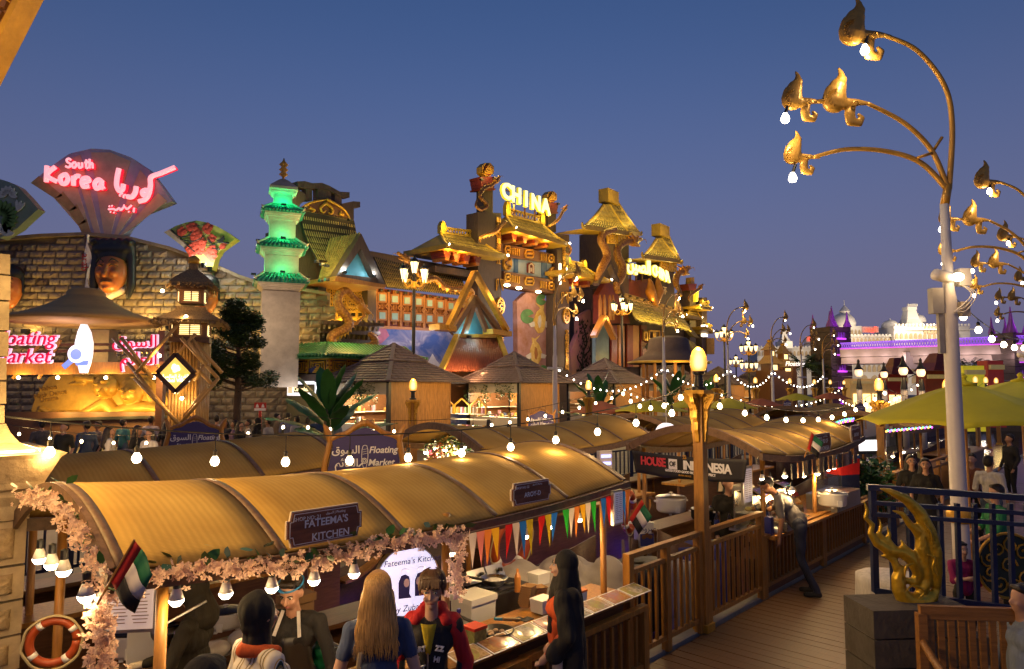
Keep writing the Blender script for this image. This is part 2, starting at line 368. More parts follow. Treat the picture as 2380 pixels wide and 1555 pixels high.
 # ================================================================== market signs
def emblem(mb,x,z,h,y):
 o=[(0,.5),(.08,.48),(.13,.3),(.14,0),(.12,-.25),(.06,-.5),(-.06,-.5),(-.12,-.25),(-.14,0),(-.13,.3),(-.08,.48)]
 P=[(x+a*h,y,z+b*h)for a,b in o];mb.tube(P+[P[0]],.014*h,4)
 for k in range(3):mb.bar((x-.1*h,y,z+(.3-.1*k)*h),(x+.1*h,y,z+(.34-.1*k)*h),.012*h)
 for r in(.12,.06):mb.tube([(x-.02*h+r*h*math.cos(a),y,z-.2*h+r*h*math.sin(a))for a in np.linspace(0,6.283,17)],.016*h,4)
 mb.bar((x-.1*h,y,z-.3*h),(x-.27*h,y,z-.45*h),.06*h,.02*h,(0,1,0))
def market_sign(loc,rz,label,sc=1,legs=1.3):
 t=thing('market_sign',label,'sign',loc,rz,'purple market signs on the boats');t.scale=(sc,)*3
 half=[(.40,0),(.37,.18),(.335,.34),(.35,.37),(.33,.41),(.22,.46),(.1,.5),(.05,.52),(0,.53)]
 pl=half+[(-x,z)for x,z in reversed(half[:-1])]
 MB().prism(pl,.03,-.015).build('panel',M_purple,t)
 g=MB()
 for sx in(-1,1):
  P=cr([(sx*.44,0,-legs),(sx*.43,0,0),(sx*.385,0,.3),(sx*.37,0,.4),(sx*.4,0,.5),(sx*.44,0,.57)],5)
  MB().tube(P,[.032]*8+[.036,.038,.036,.03,.02,.008],8).build('leg',M_gold_wood,t)
  A=cr([(sx*.37,0,.4),(sx*.3,0,.44),(sx*.2,0,.47),(sx*.1,0,.54),(sx*.03,0,.575),(0,0,.58)],5)
  g.tube(A,[.03,.03,.032,.03,.035,.045],8)
 g.box((0,0,-.02),(.84,.045,.04));g.build('frame',M_gold_wood,t)
 write('lettering','Floating',.1,M_lett,t,(.195,-.018,.285),shear=.2,bold=.016,space=.98,ext=.002)
 write('lettering','Market',.1,M_lett,t,(.175,-.018,.15),shear=.2,bold=.016,space=.98,ext=.002)
 write('lettering',AR_SOUQ,.115,M_lett,t,(-.2,-.018,.29),bold=.014,ext=.002)
 write('lettering',AR_AAEM,.115,M_lett,t,(-.19,-.018,.15),bold=.014,ext=.002)
 g=MB();emblem(g,0,.22,.24,-.018);g.build('emblem',M_lett,t)
 return t
def sign_at(u,v,d,wpx,label,rz,legs=1.3):
 p=at(u,v,d);return market_sign(p,rz,label,wpx*d/FPX/.84/max(.5,math.cos(rz-math.atan2(-p.x,p.y)if 0 else rz)),legs)
sign_at(847,1108,7.4,172,'big purple Floating Market sign rising behind the golden near roof',R(14),.8)
sign_at(452,1062,9.3,128,'purple Floating Market sign behind the dark roof, before the relief wall',R(8))
sign_at(1258,998,14.6,66,'small purple Floating Market sign between the two kiosks',R(12))
sign_at(1752,1002,16.5,48,'purple Floating Market sign over the Indonesian boat roof',R(20))
sign_at(1637,968,20,30,'small purple Floating Market sign right of the big globe lamp post',R(20))
sign_at(1830,946,27,24,'tiny purple Floating Market sign among the umbrellas',R(20))
sign_at(2000,955,24,26,'purple Floating Market sign beside the globe lamp under the bridge',R(20))
# ================================================================== market boats
m,N,K,b=nodes('woven_mat');MATS['woven_mat']=m
tc=N.new('ShaderNodeTexCoord');hts=[]
for ax,sc_ in(('X',24),('Y',90)):
 w=N.new('ShaderNodeTexWave');w.bands_direction=ax;w.inputs['Scale'].default_value=sc_/3;w.inputs['Distortion'].default_value=1.2;w.inputs['Detail'].default_value=1.5
 K.new(tc.outputs['Object'],w.inputs[0]);hts.append(w)
mx=N.new('ShaderNodeMath');mx.operation='MULTIPLY';K.new(hts[0].outputs[1],mx.inputs[0]);K.new(hts[1].outputs[1],mx.inputs[1])
nz=N.new('ShaderNodeTexNoise');nz.inputs['Scale'].default_value=1.6;nz.inputs['Detail'].default_value=8;K.new(tc.outputs['Object'],nz.inputs[0])
rp=N.new('ShaderNodeValToRGB');e=rp.color_ramp.elements;e[0].position=.35;e[0].color=(.42,.25,.065,1);e[1].position=.7;e[1].color=(.58,.38,.11,1)
K.new(nz.outputs[0],rp.inputs[0])
mc=N.new('ShaderNodeMix');mc.data_type='RGBA';mc.blend_type='MULTIPLY';mc.inputs[0].default_value=.22;K.new(rp.outputs[0],mc.inputs[6]);K.new(mx.outputs[0],mc.inputs[7])
K.new(mc.outputs[2],b.inputs['Base Color']);b.inputs['Roughness'].default_value=.95;b.inputs['Specular IOR Level'].default_value=.15
bp=N.new('ShaderNodeBump');bp.inputs['Strength'].default_value=.3;bp.inputs['Distance'].default_value=.006;K.new(mx.outputs[0],bp.inputs['Height']);K.new(bp.outputs[0],b.inputs['Normal'])
M_mat=m
M_rib=wood('roof_rib',(.15,.085,.05),.55,(4,4,4))
EAVE=1.62;RISE=.27;RW=1.95
def boat(s0,ln,w0,label,bays,bow=1.3,posts=True,counter=True,rise=RISE,rw=RW,sheer=.1):
 t=thing('market_boat',label,'boat',L(s0,w0),TH,'covered market boats moored in rows')
 def rz_(a):return EAVE+sheer*(2*a-1)**2
 def rf(x,b,dz=0):
  y=rw*b;k=1-(2*b-1)**2
  return(x,y,rz_(x/ln)+rise*k*(1+.12*k)+dz)
 for i in range(bays):
  a,c=ln*i/bays,ln*(i+1)/bays
  MB().grid(lambda p,q:rf(a+.012+(c-a-.024)*p,q),4,20,.018).build('roof_panel',M_mat,t,smooth=True)
 for i in range(bays+1):
  x=min(max(ln*i/bays,.03),ln-.03)
  MB().grid(lambda p,q:rf(x-.024+.048*p,q,.006),1,20,.02).build('rib',M_rib,t,smooth=True)
 for b_,y in((0,-.012),(1,rw+.012)):
  MB().grid(lambda p,q:(ln*(-.01+1.02*p),y+(.02 if b_ else-.02)*0+(q-.5)*.05,rz_(p)-.035+.02),12,1,.085).build('eave_beam',M_rib,t)
 for x in(-.015,ln+.015):
  MB().grid(lambda p,q:(x+(p-.5)*.03,rw*q,rf(min(max(x,0),ln),q)[2]+.004),1,20,.1).build('end_arch',M_rib,t)
 A=-1.0;B=ln+bow
 def hf(p,q):
  x=A+(B-A)*p;e_=abs(2*p-1);wd=(rw*.5+.02)*(1-e_**3.2*.82);an=PI*q
  top=.28+.55*e_**4
  return(x,rw/2+.12-math.cos(an)*wd,top-(top+.95-.35*e_**3)*math.sin(an)**.55)
 MB().grid(hf,28,14,.03).build('hull',M_dark_wood,t,smooth=True)
 g=MB();g.grid(lambda p,q:(A+.5+(B-A-1)*p,rw/2+.12+(q-.5)*rw*(1-abs(2*p-1)**3*.75)*.96,-.33),20,2,.03);g.build('floor',M_brown,t)
 if bow>.6:
  g=MB();g.grid(lambda p,q:(ln+.15+(bow-.25)*p,rw/2+.12+(q-.5)*rw*(.93-.62*p**1.5),.34+.18*p*p),8,4,.03)
  g.build('bow_deck',M_gold_wood,t)
 if posts:
  for x in np.linspace(.25,ln-.2,3):
   for y in(.1,rw-.08):
    MB().tube([(x,y,-.33),(x,y,EAVE+.06)],.03,10).build('roof_post',M_gold_wood,t,smooth=True)
 if counter:
  MB().box((ln/2,.02,.2),(ln-.1,.05,.95)).build('counter_front',M_brown,t)
  MB().box((ln/2,.12,.7),(ln-.06,.5,.04)).build('counter_top',M_gold_wood,t)
  MB().box((ln/2,rw-.12,.52),(ln-.3,.4,.04)).build('rear_shelf',M_brown,t)
  MB().box((ln/2,rw+.06,.1),(ln-.3,.03,.8)).build('rear_panel',M_brown,t)
 return t
boatF=boat(0,4.25,0,'nearest boat with a golden woven roof trimmed with a pink flower garland',5)
boatI=boat(7.35,4.1,.02,'boat with a tan roof behind the black House of Indonesia banner',5,sheer=.14)
boat(-2.6,5.9,3.1,'long dark roofed boat behind the golden roof, beside the stone pillar',6)
boat(5.35,4.2,3.0,'boat hung with fruit and bright bulbs at its open end',5,sheer=.14)
boat(10.7,4.3,3.1,'boat with the round white snacks sign behind the black banner',5,sheer=.12)
boat(15.2,4.0,.3,'boat with coloured fairy lights, half hidden by the lime umbrella',5,sheer=.14)
boat(19.4,4.2,3.4,'farther tan roofed boat between the umbrellas and the fairy light boat',5)
boat(20.5,4.2,.3,'farthest dark roofed boat behind the lime umbrella',4)
# ================================================================== gate pillar close on the left
def px(u0,u1,d):return(u1-u0)*d/FPX
pd=4.6
XC=at(82,900,pd).x-.66;zz=lambda v:at(0,v,pd).z
rr_=lambda u:at(u,900,pd).x-XC
t=thing('gate_pillar','carved sandstone gate pillar with lit ledge at the left edge','pillar',(XC,pd,0),R(45))
M_panel=mat('rough_sandstone',(.5,.37,.2),.85,var=.4,vs=9,bump=1,bs=34)
tops=[1205,1311,1392,1474,1556,1640,1730]
hw=rr_(80)/math.sqrt(2)
for a,b_ in zip(tops[:-1],tops[1:]):
 z1,z0=zz(a)-.008,zz(b_)+.008;o=random.uniform(-.008,.008);zc=(z0+z1)/2;hh=z1-z0-.08
 MB().box((0,o,zc),(hw*2,hw*2,z1-z0)).build('block',M_stone,t)
 for q in range(2):
  MB(Matrix.Rotation(-q*PI/2,4,'Z')).grid(lambda p,r:((p-.5)*(hw*2-.13),-hw-.012-(.03*random.random()if 0<p<1 and 0<r<1 else 0)+(o if not q else 0),zc+(r-.5)*hh),22,10,.03).build('rusticated_panel',M_panel,t,smooth=True)
def sqprof(pr):return[(rr_(u),zz(v))for u,v in pr]
MB().lathe(sqprof([(84,1205),(86,1190),(88,1172),(100,1150),(100,1138),(112,1132),(116,1118),(128,1098),(150,1062),(166,1052)]),4,a0=PI/4).build('cornice',M_stone,t)
MB().lathe(sqprof([(100,1051),(96,1043),(70,1036),(52,1028),(30,1005),(19,985)]),4,a0=PI/4).build('shaft_base',M_stone,t)
vv=[985,940,885,830,770,700,640,590]
for a,b_ in zip(vv[:-1],vv[1:]):
 w_=rr_(17-(985-a)*.02)*math.sqrt(2)+random.uniform(-.01,.01);z0,z1=zz(a)+.006,zz(b_)-.006
 MB().box((0,0,(z0+z1)/2),(w_,w_,z1-z0),tap=.985).build('shaft_block',M_stone,t)
M_strip=glow('warm_strip',(1,.72,.3),9)
lr=rr_(98)/math.sqrt(2)
MB().box((0,-lr,zz(1047)),(lr*1.9,.03,.015)).build('light_strip',M_strip,t)
MB().box((lr,0,zz(1047)),(.03,lr*1.9,.015)).build('light_strip',M_strip,t)
for x,y in((.3,-lr-.06),(lr+.06,-.1),(lr,-lr)):lamp('POINT',(x,y,zz(1036)),5,(1,.6,.2),.1,t)
t=thing('gate_roof','carved golden gate roof edge in the top left corner of the sky','roof',at(0,210,4.1))
A,B=Vector((-.14,0,-.07)),at(66,0,4.1)-at(0,210,4.1);dr=(B-A).normalized();B2=A+dr*2.6;A2=A-dr*.5
nr=Vector((-dr.z,0,dr.x))
MB().bar(A2,B2,.16,.035,nr).build('barge_board',M_gold,t)
MB().bar(A2+nr*.05+Vector((0,.02,0)),B2+nr*.05+Vector((0,.02,0)),.1,.04,nr).build('barge_moulding',M_gold_wood,t)
dm=MB().box((0,0,0),(.045,.1,.035)).mesh('dentil',M_brown)
for i in range(42):
 p=A2+dr*(.07*i)+nr*.09;put('dentil',dm,t,Matrix.Translation(p)@Euler((0,-math.atan2(dr.z,dr.x),0)).to_matrix().to_4x4())
pl=[(A2+nr*.1),(B2+nr*.1),Vector((-2.5,0,B2.z)),Vector((-2.5,0,A2.z))]
MB().prism([(p.x,p.z)for p in pl],.1,.06).build('carved_panel',M_gold_wood,t)
for i in range(9):
 z=A.z+.05+i*.16;x0=(A+dr*((z-A.z)/dr.z)).x-.14-.02
 MB().box((x0-.45,.02,z),(.9,.09,.05)).build('carved_moulding',M_gold,t)
 if i%2:MB().box((x0-.25,.01,z+.08),(.13,.09,.07),(0,.5,0)).build('carved_block',M_brown,t)
g=MB()
for k in range(6):a=k*PI/3;g.bar((-.16,0,.28),(-.16+.07*math.cos(a),0,.28+.07*math.sin(a)),.02)
g.build('carved_star',M_gold,t)
lamp('POINT',(-.25,-.45,-.1),22,(1,.62,.2),.15,t)
MB().box((-.9,-.9,-.3),(.3,.2,.2),(.6,0,-.7)).build('floodlight',M_black,t)  # unseen fixture, added so its spot brightens the near boat roof
lamp('SPOT',(-.8,-.95,-.4),520,(1,.62,.2),.12,t,aim=L(2.2,.9,1.7)-t.location,ang=75,blend=.8)
# ================================================================== walls and fans of the left pavilion
def poly_px(pts,d,k=1,ox=0,oy=0):
 return[(at(u*k+ox,v*k+oy,d).x,at(u*k+ox,v*k+oy,d).z)for u,v in pts]
WD=33.0
M_block=mat('tan_wall_stone',(.3,.23,.16),.85,var=.4,vs=1.2,bump=.9,bs=5)
M_block2=mat('dark_wall_stone',(.14,.1,.08),.85,var=.3,vs=3,bump=.8,bs=5)
curve=[(-60,570),(0,560),(100,551),(210,547),(300,555),(400,580),(480,610),(560,645),(612,662),(760,684)]
w=thing('stone_block_wall','long tan stone block wall with a curved top behind the masks and fans','wall',(0,0,0))
pl=poly_px(curve,WD)+[(at(760,900,WD).x,0),(at(-60,900,WD).x,0)]
MB().prism(pl,.6,WD).build('backing',mat('wall_mortar',(.2,.15,.1),.9,var=.2),w)
g=MB()
for a,b_ in zip(pl[:9],pl[1:10]):g.bar((a[0],WD+.15,a[1]+.02),(b_[0],WD+.15,b_[1]+.02),.9,.16)
g.build('coping',M_block,w)
def rough_block(bw,bh,m,seed):
 rnd=random.Random(seed)
 return MB().grid(lambda p,q:((p-.5)*bw,-.1-(.07*rnd.random()if 0<p<1 and 0<q<1 else-.05),(q-.5)*bh),5,3,.12).mesh('stone_block',m)
BW,BH=.66,.34
M_blk=[M_block,mat('grey_wall_stone',(.25,.21,.17),.85,var=.4,vs=1.4,bump=.9,bs=6),mat('pale_wall_stone',(.36,.29,.2),.85,var=.35,vs=1.6,bump=.9,bs=5),M_block]
bms=[rough_block(BW*f-.03,BH-.03,M_blk[i],i)for i,f in enumerate((1,1,.8,1.15))]+[rough_block(BW*.8,BH-.03,M_block2,9)]
cu=[c[0]for c in poly_px(curve,WD)];cv=[c[1]for c in poly_px(curve,WD)]
rows=[]
x0,x1=cu[0],cu[-1]
z=.2;r=0
while z<10:
 x=x0+(r%2)*BW/2
 while x<x1:
  f=random.choice((0,1,2,3));wd=BW*(1,1,.8,1.15)[f]
  top=np.interp(x+wd/2,cu,cv)
  if z+BH*.6<top:rows.append((bms[4]if random.random()<.045 else bms[f],TR((x+wd/2,WD,z)),z))
  x+=wd
 z+=BH;r+=1
rows.sort(key=lambda q:-q[2])
pieces('stone_block',[(a,b_)for a,b_,c in rows],w,300)
for u,v in((60,760),(395,752),(470,745),(540,760),(585,790),(655,770),(330,740)):
 p=at(u,v,WD-.7);f=thing('floodlight','floodlight at the foot of the tan wall, %s'%{60:'left of the hat roof',395:'just right of the hat roof',470:'behind the lantern tower',540:'behind the tree top',585:'right of the tree',655:'below the green pagoda',330:'behind the hat roof rim'}[u],'floodlight',(p.x,p.y,p.z-.2),0,'floodlights on the tan wall')
 MB().box((0,0,0),(.3,.25,.2)).box((0,.3,-.12),(.1,.6,.08)).build('housing',M_black,f)
 lamp('POINT',(0,.1,.25),34,(1,.62,.16),.15,f)
K1=.2686
def Z1(x,y,d):return at(x*K1,y*K1+319.6,d)
def fan(name,label,out,d,m,th=.5,kx=0):
 t=thing(name,label,'fan sign',(0,0,0),0,'giant fans on the tan wall')
 MB().prism([(Z1(x,y,d).x,Z1(x,y,d).z)for x,y in out],th,d).build('fan_board',m,t);return t
FD=32.8
M_tan=mat('fan_tan',(.6,.43,.3),.8,var=.15);M_lav=mat('fan_lavender',(.42,.4,.5),.8,var=.15)
t=fan('fan_sign','giant striped fan with red neon South Korea letters',[(270,395),(420,265),(600,140),(790,95),(950,105),(1130,170),(1280,270),(1380,400),(1490,550),(1240,650),(1110,770),(1050,875),(720,845),(680,760),(600,640),(480,530)],FD,M_lav)
for top,bot in(([(330,370),(590,200)],[(735,830),(790,830)]),([(620,180),(700,150),],[(820,835),(872,835)]),([(790,130),(960,130),(1130,205)],[(905,850),(960,850)]),([(1215,280),(1330,420)],[(985,855),(1010,860)]),([(1370,480),(1450,550)],[(1025,862),(1035,865)])):
 n=8;a0,a1,b0,b1=Vector(top[0]),Vector(top[-1]),Vector(bot[0]),Vector(bot[-1]);ap=Vector((900,1000))
 def bz(p,q,k):t_=k/n;c=(p+q)/2+Vector((0,0));c=c+(Vector((c.x+(870-c.x)*.18,c.y+60))-c)*.8;return p*(1-t_)**2+c*2*t_*(1-t_)+q*t_*t_
 lft=[bz(a0,b0,k)for k in range(n+1)];rgt=[bz(a1,b1,k)for k in range(n+1)]
 ptsp=lft+list(reversed(rgt))+[Vector(q)for q in reversed(top[1:-1])]
 MB().prism([(Z1(p.x,p.y,FD).x,Z1(p.x,p.y,FD).z)for p in ptsp],.03,FD-.03).build('stripe',M_tan,t)
g=MB();e_=[(270,395),(480,530),(600,640),(680,760),(720,845)]
for a,b_ in zip(e_[:-1],e_[1:]):
 p,q=Z1(*a,FD),Z1(*b_,FD);p2,q2=Z1(a[0]+70,a[1]-60,FD),Z1(b_[0]+70,b_[1]-25,FD)
 g.add([p+Vector((0,-.04,0)),q+Vector((0,-.04,0)),q2+Vector((0,-.04,0)),p2+Vector((0,-.04,0)),p+Vector((0,.3,0)),q+Vector((0,.3,0))],[(0,1,2,3),(0,4,5,1)])
g.build('fan_edge',mat('fan_edge_wood',(.42,.27,.12),.7),t)
GL={'S':[[(.8,.85),(.5,1),(.2,.85),(.3,.6),(.65,.45),(.75,.2),(.45,0),(.05,.12)]],'o':[[(.35,.6),(.08,.4),(.15,.05),(.45,0),(.65,.3),(.5,.6),(.3,.58)]],'u':[[(.1,.6),(.12,.1),(.35,0),(.6,.2),(.6,.6),(.62,.05)]],'t':[[(.3,.95),(.28,.1),(.5,0)],[(.05,.62),(.6,.66)]],'h':[[(.12,1.05),(.1,0)],[(.12,.4),(.35,.6),(.55,.5),(.58,0)]],'K':[[(.15,1.05),(.1,0)],[(.8,1.0),(.15,.45),(.9,.02)]],'r':[[(.1,.6),(.12,0)],[(.12,.4),(.35,.62),(.6,.6)]],'e':[[(.1,.3),(.6,.4),(.5,.6),(.2,.58),(.06,.3),(.2,.03),(.6,.06)]],'a':[[(.6,.5),(.35,.62),(.08,.35),(.2,.02),(.5,.15),(.62,.55),(.62,.2),(.75,0)]]}
M_neon=glow('neon_core',(1,.36,.4),1.25,False);M_neonr=glow('neon_halo',(1,.012,.04),.9,False)
def neon(t,d,strokes,r):
 for st in strokes:
  P=[Z1(x,y,d)for x,y in st];P=cr(P,6)if len(P)>2 else P
  P=[Vector((p.x,d-.3,p.z))for p in P]
  MB().tube(P,r,8).build('neon_letter',M_neon,t,smooth=True)
  MB().tube([p+Vector((0,.14,0))for p in P],r*1.5,8,flat=.5).build('neon_halo_ribbon',M_neonr,t,smooth=True)  # wider red ribbon imitates the glow around each neon stroke
def word(s,x,y,wx,wy,sx,sy):
 out=[]
 for c in s:
  for st in GL[c]:out.append([(x+p*wx+0,y-q*wy)for p,q in st])
  x+=sx*(1.15 if c=='K' else .72 if c in 'tr' else 1);y+=sy
 return out
neon(t,FD,word('South',600,275,58,75,54,2),.055)
neon(t,FD,word('Korea',425,400,112,130,108,15),.11)
neon(t,FD,[[(1060,285),(1045,360),(1040,430),(1060,475),(1090,465),(1098,420)],[(1130,525),(1170,530),(1200,490),(1208,440)],[(1230,568),(1285,550),(1315,500),(1290,470),(1262,485),(1270,512),(1315,500),(1330,430),(1335,360),(1420,325),(1540,275)],[(1076,508),(1080,512)],[(1105,520),(1110,523)]],.12)
neon(t,FD,[[(968,635),(1010,632),(1035,642),(1060,625),(1075,642),(1105,615),(1130,632),(1168,600)],[(1190,622),(1185,660)]]+[[(a,b_),(a+4,b_+2)]for a,b_ in((975,608),(998,604),(985,657),(1015,662),(1142,655),(1100,600))],.05)
lamp('POINT',Z1(700,380,FD-1.4),5,(1,.1,.12),.8,t);lamp('POINT',Z1(1200,480,FD-1.4),5,(1,.1,.12),.8,t)
M_fanb=mat('fan_painting',(.16,.3,.12),.7,var=.1,vs=.5,col2=(.62,.47,.06))
t=fan('fan_sign','fan painted with red blossom branches and two dark birds',[(1420,820),(1520,765),(1610,735),(1700,718),(1790,735),(1880,770),(1960,815),(2045,875),(1965,930),(1905,975),(1865,1040),(1835,1145),(1640,1030),(1590,950),(1500,880)],32.2,M_fanb)
g=MB();g.prism([(Z1(x,y,32.2).x,Z1(x,y,32.2).z)for x,y in((1420,820),(1480,795),(1655,960),(1700,1075),(1640,1030),(1590,950),(1500,880))],.03,32.16);g.build('fan_edge',mat('fan_cream',(.45,.36,.27),.8),t)
M_red=mat('blossom_red',(.5,.06,.03),.7,var=.3);M_ink=mat('ink_black',(.015,.018,.015),.7,var=0)
rnd=random.Random(4)
for x,y,n,sp in((1560,830,5,25),(1660,775,6,28),(1680,850,9,45),(1790,790,6,30),(1700,950,12,55),(1760,900,9,30),(1830,870,2,12),(1810,1010,8,40),(1930,945,3,18)):
 g=MB()
 for k in range(n):
  c=Z1(x+rnd.gauss(0,sp*.6),y+rnd.gauss(0,sp*.6),32.13);r_=rnd.uniform(.06,.14)
  for q in range(5):a=q*1.257+rnd.random();g.sph(c+Vector((math.cos(a)*r_,-.01*q,math.sin(a)*r_)),(r_*.8,.02,r_*.8),7,4)
 g.build('blossom',M_red,t)
for st in([(1480,800),(1560,860),(1640,840),(1700,770),(1760,760)],[(1560,880),(1660,900),(1740,870),(1800,820)],[(1980,915),(1900,905),(1840,930),(1760,935)],[(1600,910),(1690,990),(1750,1010)],[(1900,965),(1830,965)]):
 MB().tube([Vector((p.x,32.1,p.z))for p in cr([Z1(x,y,32.1)for x,y in st],6)],[.05,.03,.015],6).build('branch',M_ink,t)
for st in([(1790,850),(1800,880),(1805,905),(1830,920),(1838,912),(1815,890)],[(1865,880),(1885,885),(1905,880),(1940,850),(1945,880),(1925,905),(1900,915),(1880,900)]):
 MB().prism([(Z1(x,y,32.1).x,Z1(x,y,32.1).z)for x,y in st],.05,32.06).build('painted_bird',M_ink,t)
for x,y in((1690,1080),(1760,1105),(1815,1140)):
 p=Z1(x,y,31.5);MB().lathe([(.09,-.12),(.12,.1),(.1,.12)],10,p).build('fan_spotlight',M_black,t);lamp('POINT',p+Vector((0,.1,.3)),26,(1,.93,.8),.06,t)
t=fan('fan_sign','green fan painted with pale lotus flowers, cut off at the left',[(-250,330),(0,360),(80,385),(150,420),(240,515),(330,620),(240,700),(150,785),(0,872),(-250,800)],31,mat('lotus_green',(.2,.27,.19),.75,var=.25,vs=.6,col2=(.28,.34,.27)))
def petal(t,cx,cy,n,r0,r1,a0,a1,m,nm,d=30.95):
 for k in range(n):
  a=a0+(a1-a0)*k/max(1,n-1);g=MB();P=[]
  for f,s_ in((.1,0),(.45,.16),(.8,.17),(1,.0),(.8,-.17),(.45,-.16)):
   x=cx+math.cos(a)*r1*f-math.sin(a)*s_*r0;y=cy-math.sin(a)*r1*f-math.cos(a)*s_*r0;p=Z1(x,y,d);P.append((p.x,p.z))
  g.prism(P,.03+.003*k,d-.03);g.build(nm,m,t)
M_pet=mat('lotus_petal',(.5,.52,.45),.7,var=.15);M_pad=mat('lotus_leaf',(.1,.2,.04),.7,var=.3,vs=1)
petal(t,70,500,8,90,85,-.2,3.3,M_pet,'petal');petal(t,10,690,11,120,150,-1.2,1.9,M_pad,'lotus_leaf');petal(t,150,650,3,70,110,.9,1.6,M_pet,'petal');petal(t,10,850,5,110,120,.2,2.2,M_pet,'petal')
def mask(name,label,c,w,h,hair,kind):
 t=thing(name,label,'mask',c,0,'giant carved masks on the tan wall');t.scale=(w,w*1.0,h)
 P=[('e',(0,0,0),(.5,.3,.5),0),('e',(0,-.02,-.3),(.36,.28,.25),0),('c',(0,-.28,.2),(0,-.4,-.1),.045,.075,0),('e',(.22,-.25,-.02),(.13,.08,.1),0),('e',(-.22,-.25,-.02),(.13,.08,.1),0),('c',(.08,-.31,.2),(.3,-.27,.2),.035,.03,0),('c',(-.08,-.31,.2),(-.3,-.27,.2),.035,.03,0),('e',(0,-.27,-.27),(.2,.07,.05),0),('e',(0,-.26,-.42),(.12,.06,.06),0)]
 blob('face',P,[mat('lacquered_mask',(.42,.13,.03),.35,var=.3,vs=3)],t,.03,4)
 for sx in(-1,1):
  MB().tube(cr([(sx*.08,-.31,.24),(sx*.2,-.33,.31),(sx*.36,-.25,.24)],5),[.01,.022,.006],6).build('eyebrow',M_ink,t)
  MB().tube(cr([(sx*.1,-.3,.14),(sx*.2,-.33,.17),(sx*.34,-.26,.13)],5),.012,6).build('eye',M_ink,t)
 if kind=='smile':MB().tube(cr([(-.2,-.27,-.2),(0,-.36,-.29),(.22,-.26,-.18)],6),[.01,.04,.01],6).build('mouth',mat('mask_mouth',(.25,.02,.015),.5),t)
 else:MB().tube(cr([(-.18,-.27,-.27),(0,-.36,-.25),(.18,-.27,-.27)],6),.012,6).build('mouth',M_ink,t);MB().tube(cr([(-.27,-.24,-.2),(0,-.36,-.16),(.27,-.24,-.2)],6),[.003,.02,.003],6).build('moustache',mat('mask_moustache',(.14,.04,.01),.5),t)
 if hair=='long':
  H=[('e',(0,.08,.62),(.72,.28,.2),0),('e',(0,.12,.45),(.55,.3,.25),0)]+[('e',(-.6+.12*k,.02,.78+.05*(k%2)),(.1,.2,.09),0)for k in range(11)]
  for sx in(-1,1):H+=[('c',(sx*.56,.1,.5),(sx*.6,.1,-.3),.14,.13,0),('c',(sx*.6,.1,-.3),(sx*.52,.06,-.62),.13,.08,0)]
  blob('hair',H,[M_black],t,.04,3)
  blob('beard',[('c',(-.35,.05,-.45),(0,-.05,-.62),.1,.1,0),('c',(.35,.05,-.45),(0,-.05,-.62),.1,.1,0)],[mat('pale_collar',(.55,.42,.35),.7)],t,.04,2)
 else:blob('hair',[('e',(0,.06,.42),(.5,.3,.28),0),('c',(.45,.06,.4),(.52,.04,-.1),.07,.05,0),('c',(-.45,.06,.4),(-.52,.04,-.1),.07,.05,0)],[M_black],t,.04,3)
 return t
mask('carved_mask','long face brown mask with thick black hair in the middle of the wall',at(259,634,32),1.5,1.85,'long','flat')
mask('carved_mask','smiling brown mask cut off by the left pillar',at(18,672,32),1.35,1.75,'cap','smile')
mask('carved_mask','brown mask half hidden behind the thatched lantern tower',at(478,690,32.2),1.2,1.6,'cap','smile')
p=at(255,702,31.3);lamp('POINT',p,60,(1,.6,.15),.2);lamp('POINT',at(20,740,31),50,(1,.6,.15),.2)
t=thing('relief_panel','gilded relief of two masked dancers behind the crowd','relief',(0,0,0))
RD=30.5;K2=.2802
def Z2(x,y,d):return at(x*K2,y*K2+668.2,d)
M_gilt=mat('gilded_relief',(.6,.34,.06),.42,metal=.3,var=.3,vs=2,bump=.4,bs=6)
out=[(250,1090),(265,1000),(300,900),(350,820),(410,740),(640,690),(1000,690),(1200,730),(1300,800),(1380,900),(1420,1000),(1435,1060)]
MB().prism([(Z2(x,y,RD).x,Z2(x,y,RD).z)for x,y in out],.3,RD).build('panel',M_gilt,t)
def r2(x,y,k=0):p=Z2(x,y,RD);return(p.x,RD-k,p.z)
E2=lambda x,y,rx,ry,d=.22,k=.0:('e',r2(x,y,k),(rx*K2*RD/FPX,d*1.7,ry*K2*RD/FPX),0)
C2=lambda x,y,x2,y2,ra,rb:('c',r2(x,y),r2(x2,y2),ra*K2*RD/FPX,rb*K2*RD/FPX,0)
P=[E2(880,820,110,100),E2(880,830,80,75,.34),E2(905,870,16,40,.5),E2(850,800,26,12,.45),E2(910,780,26,12,.45),E2(880,900,45,12,.42),E2(1095,860,105,125),E2(1095,880,82,95,.34),E2(1095,890,15,40,.5),E2(1055,850,26,10,.45),E2(1140,850,26,10,.45),E2(1095,930,40,10,.42),C2(880,960,700,1060,60,50),C2(880,960,960,1060,60,60),C2(700,1060,430,1050,45,30),C2(430,1050,340,1000,25,20),C2(340,1000,290,1060,14,10),C2(345,1010,310,1085,12,10),C2(1095,1000,940,1060,60,60),C2(1095,1000,1260,1000,60,55),C2(1260,1000,1400,1040,55,50),C2(1000,1070,1400,1070,50,40),C2(1210,800,1260,940,40,30),C2(700,790,580,800,24,10),C2(650,740,760,760,40,30)]
for k in range(7):P.append(C2(720,860+k*9,430,980+k*8,4,4))
for k in range(6):P.append(C2(1000+60*k,990,990+75*k,1080,9,7))
for k in range(5):P.append(C2(780+30*k,960,690+40*k,1060,8,6))
blob('dancer_figures',P,[M_gilt],t,.038,1)
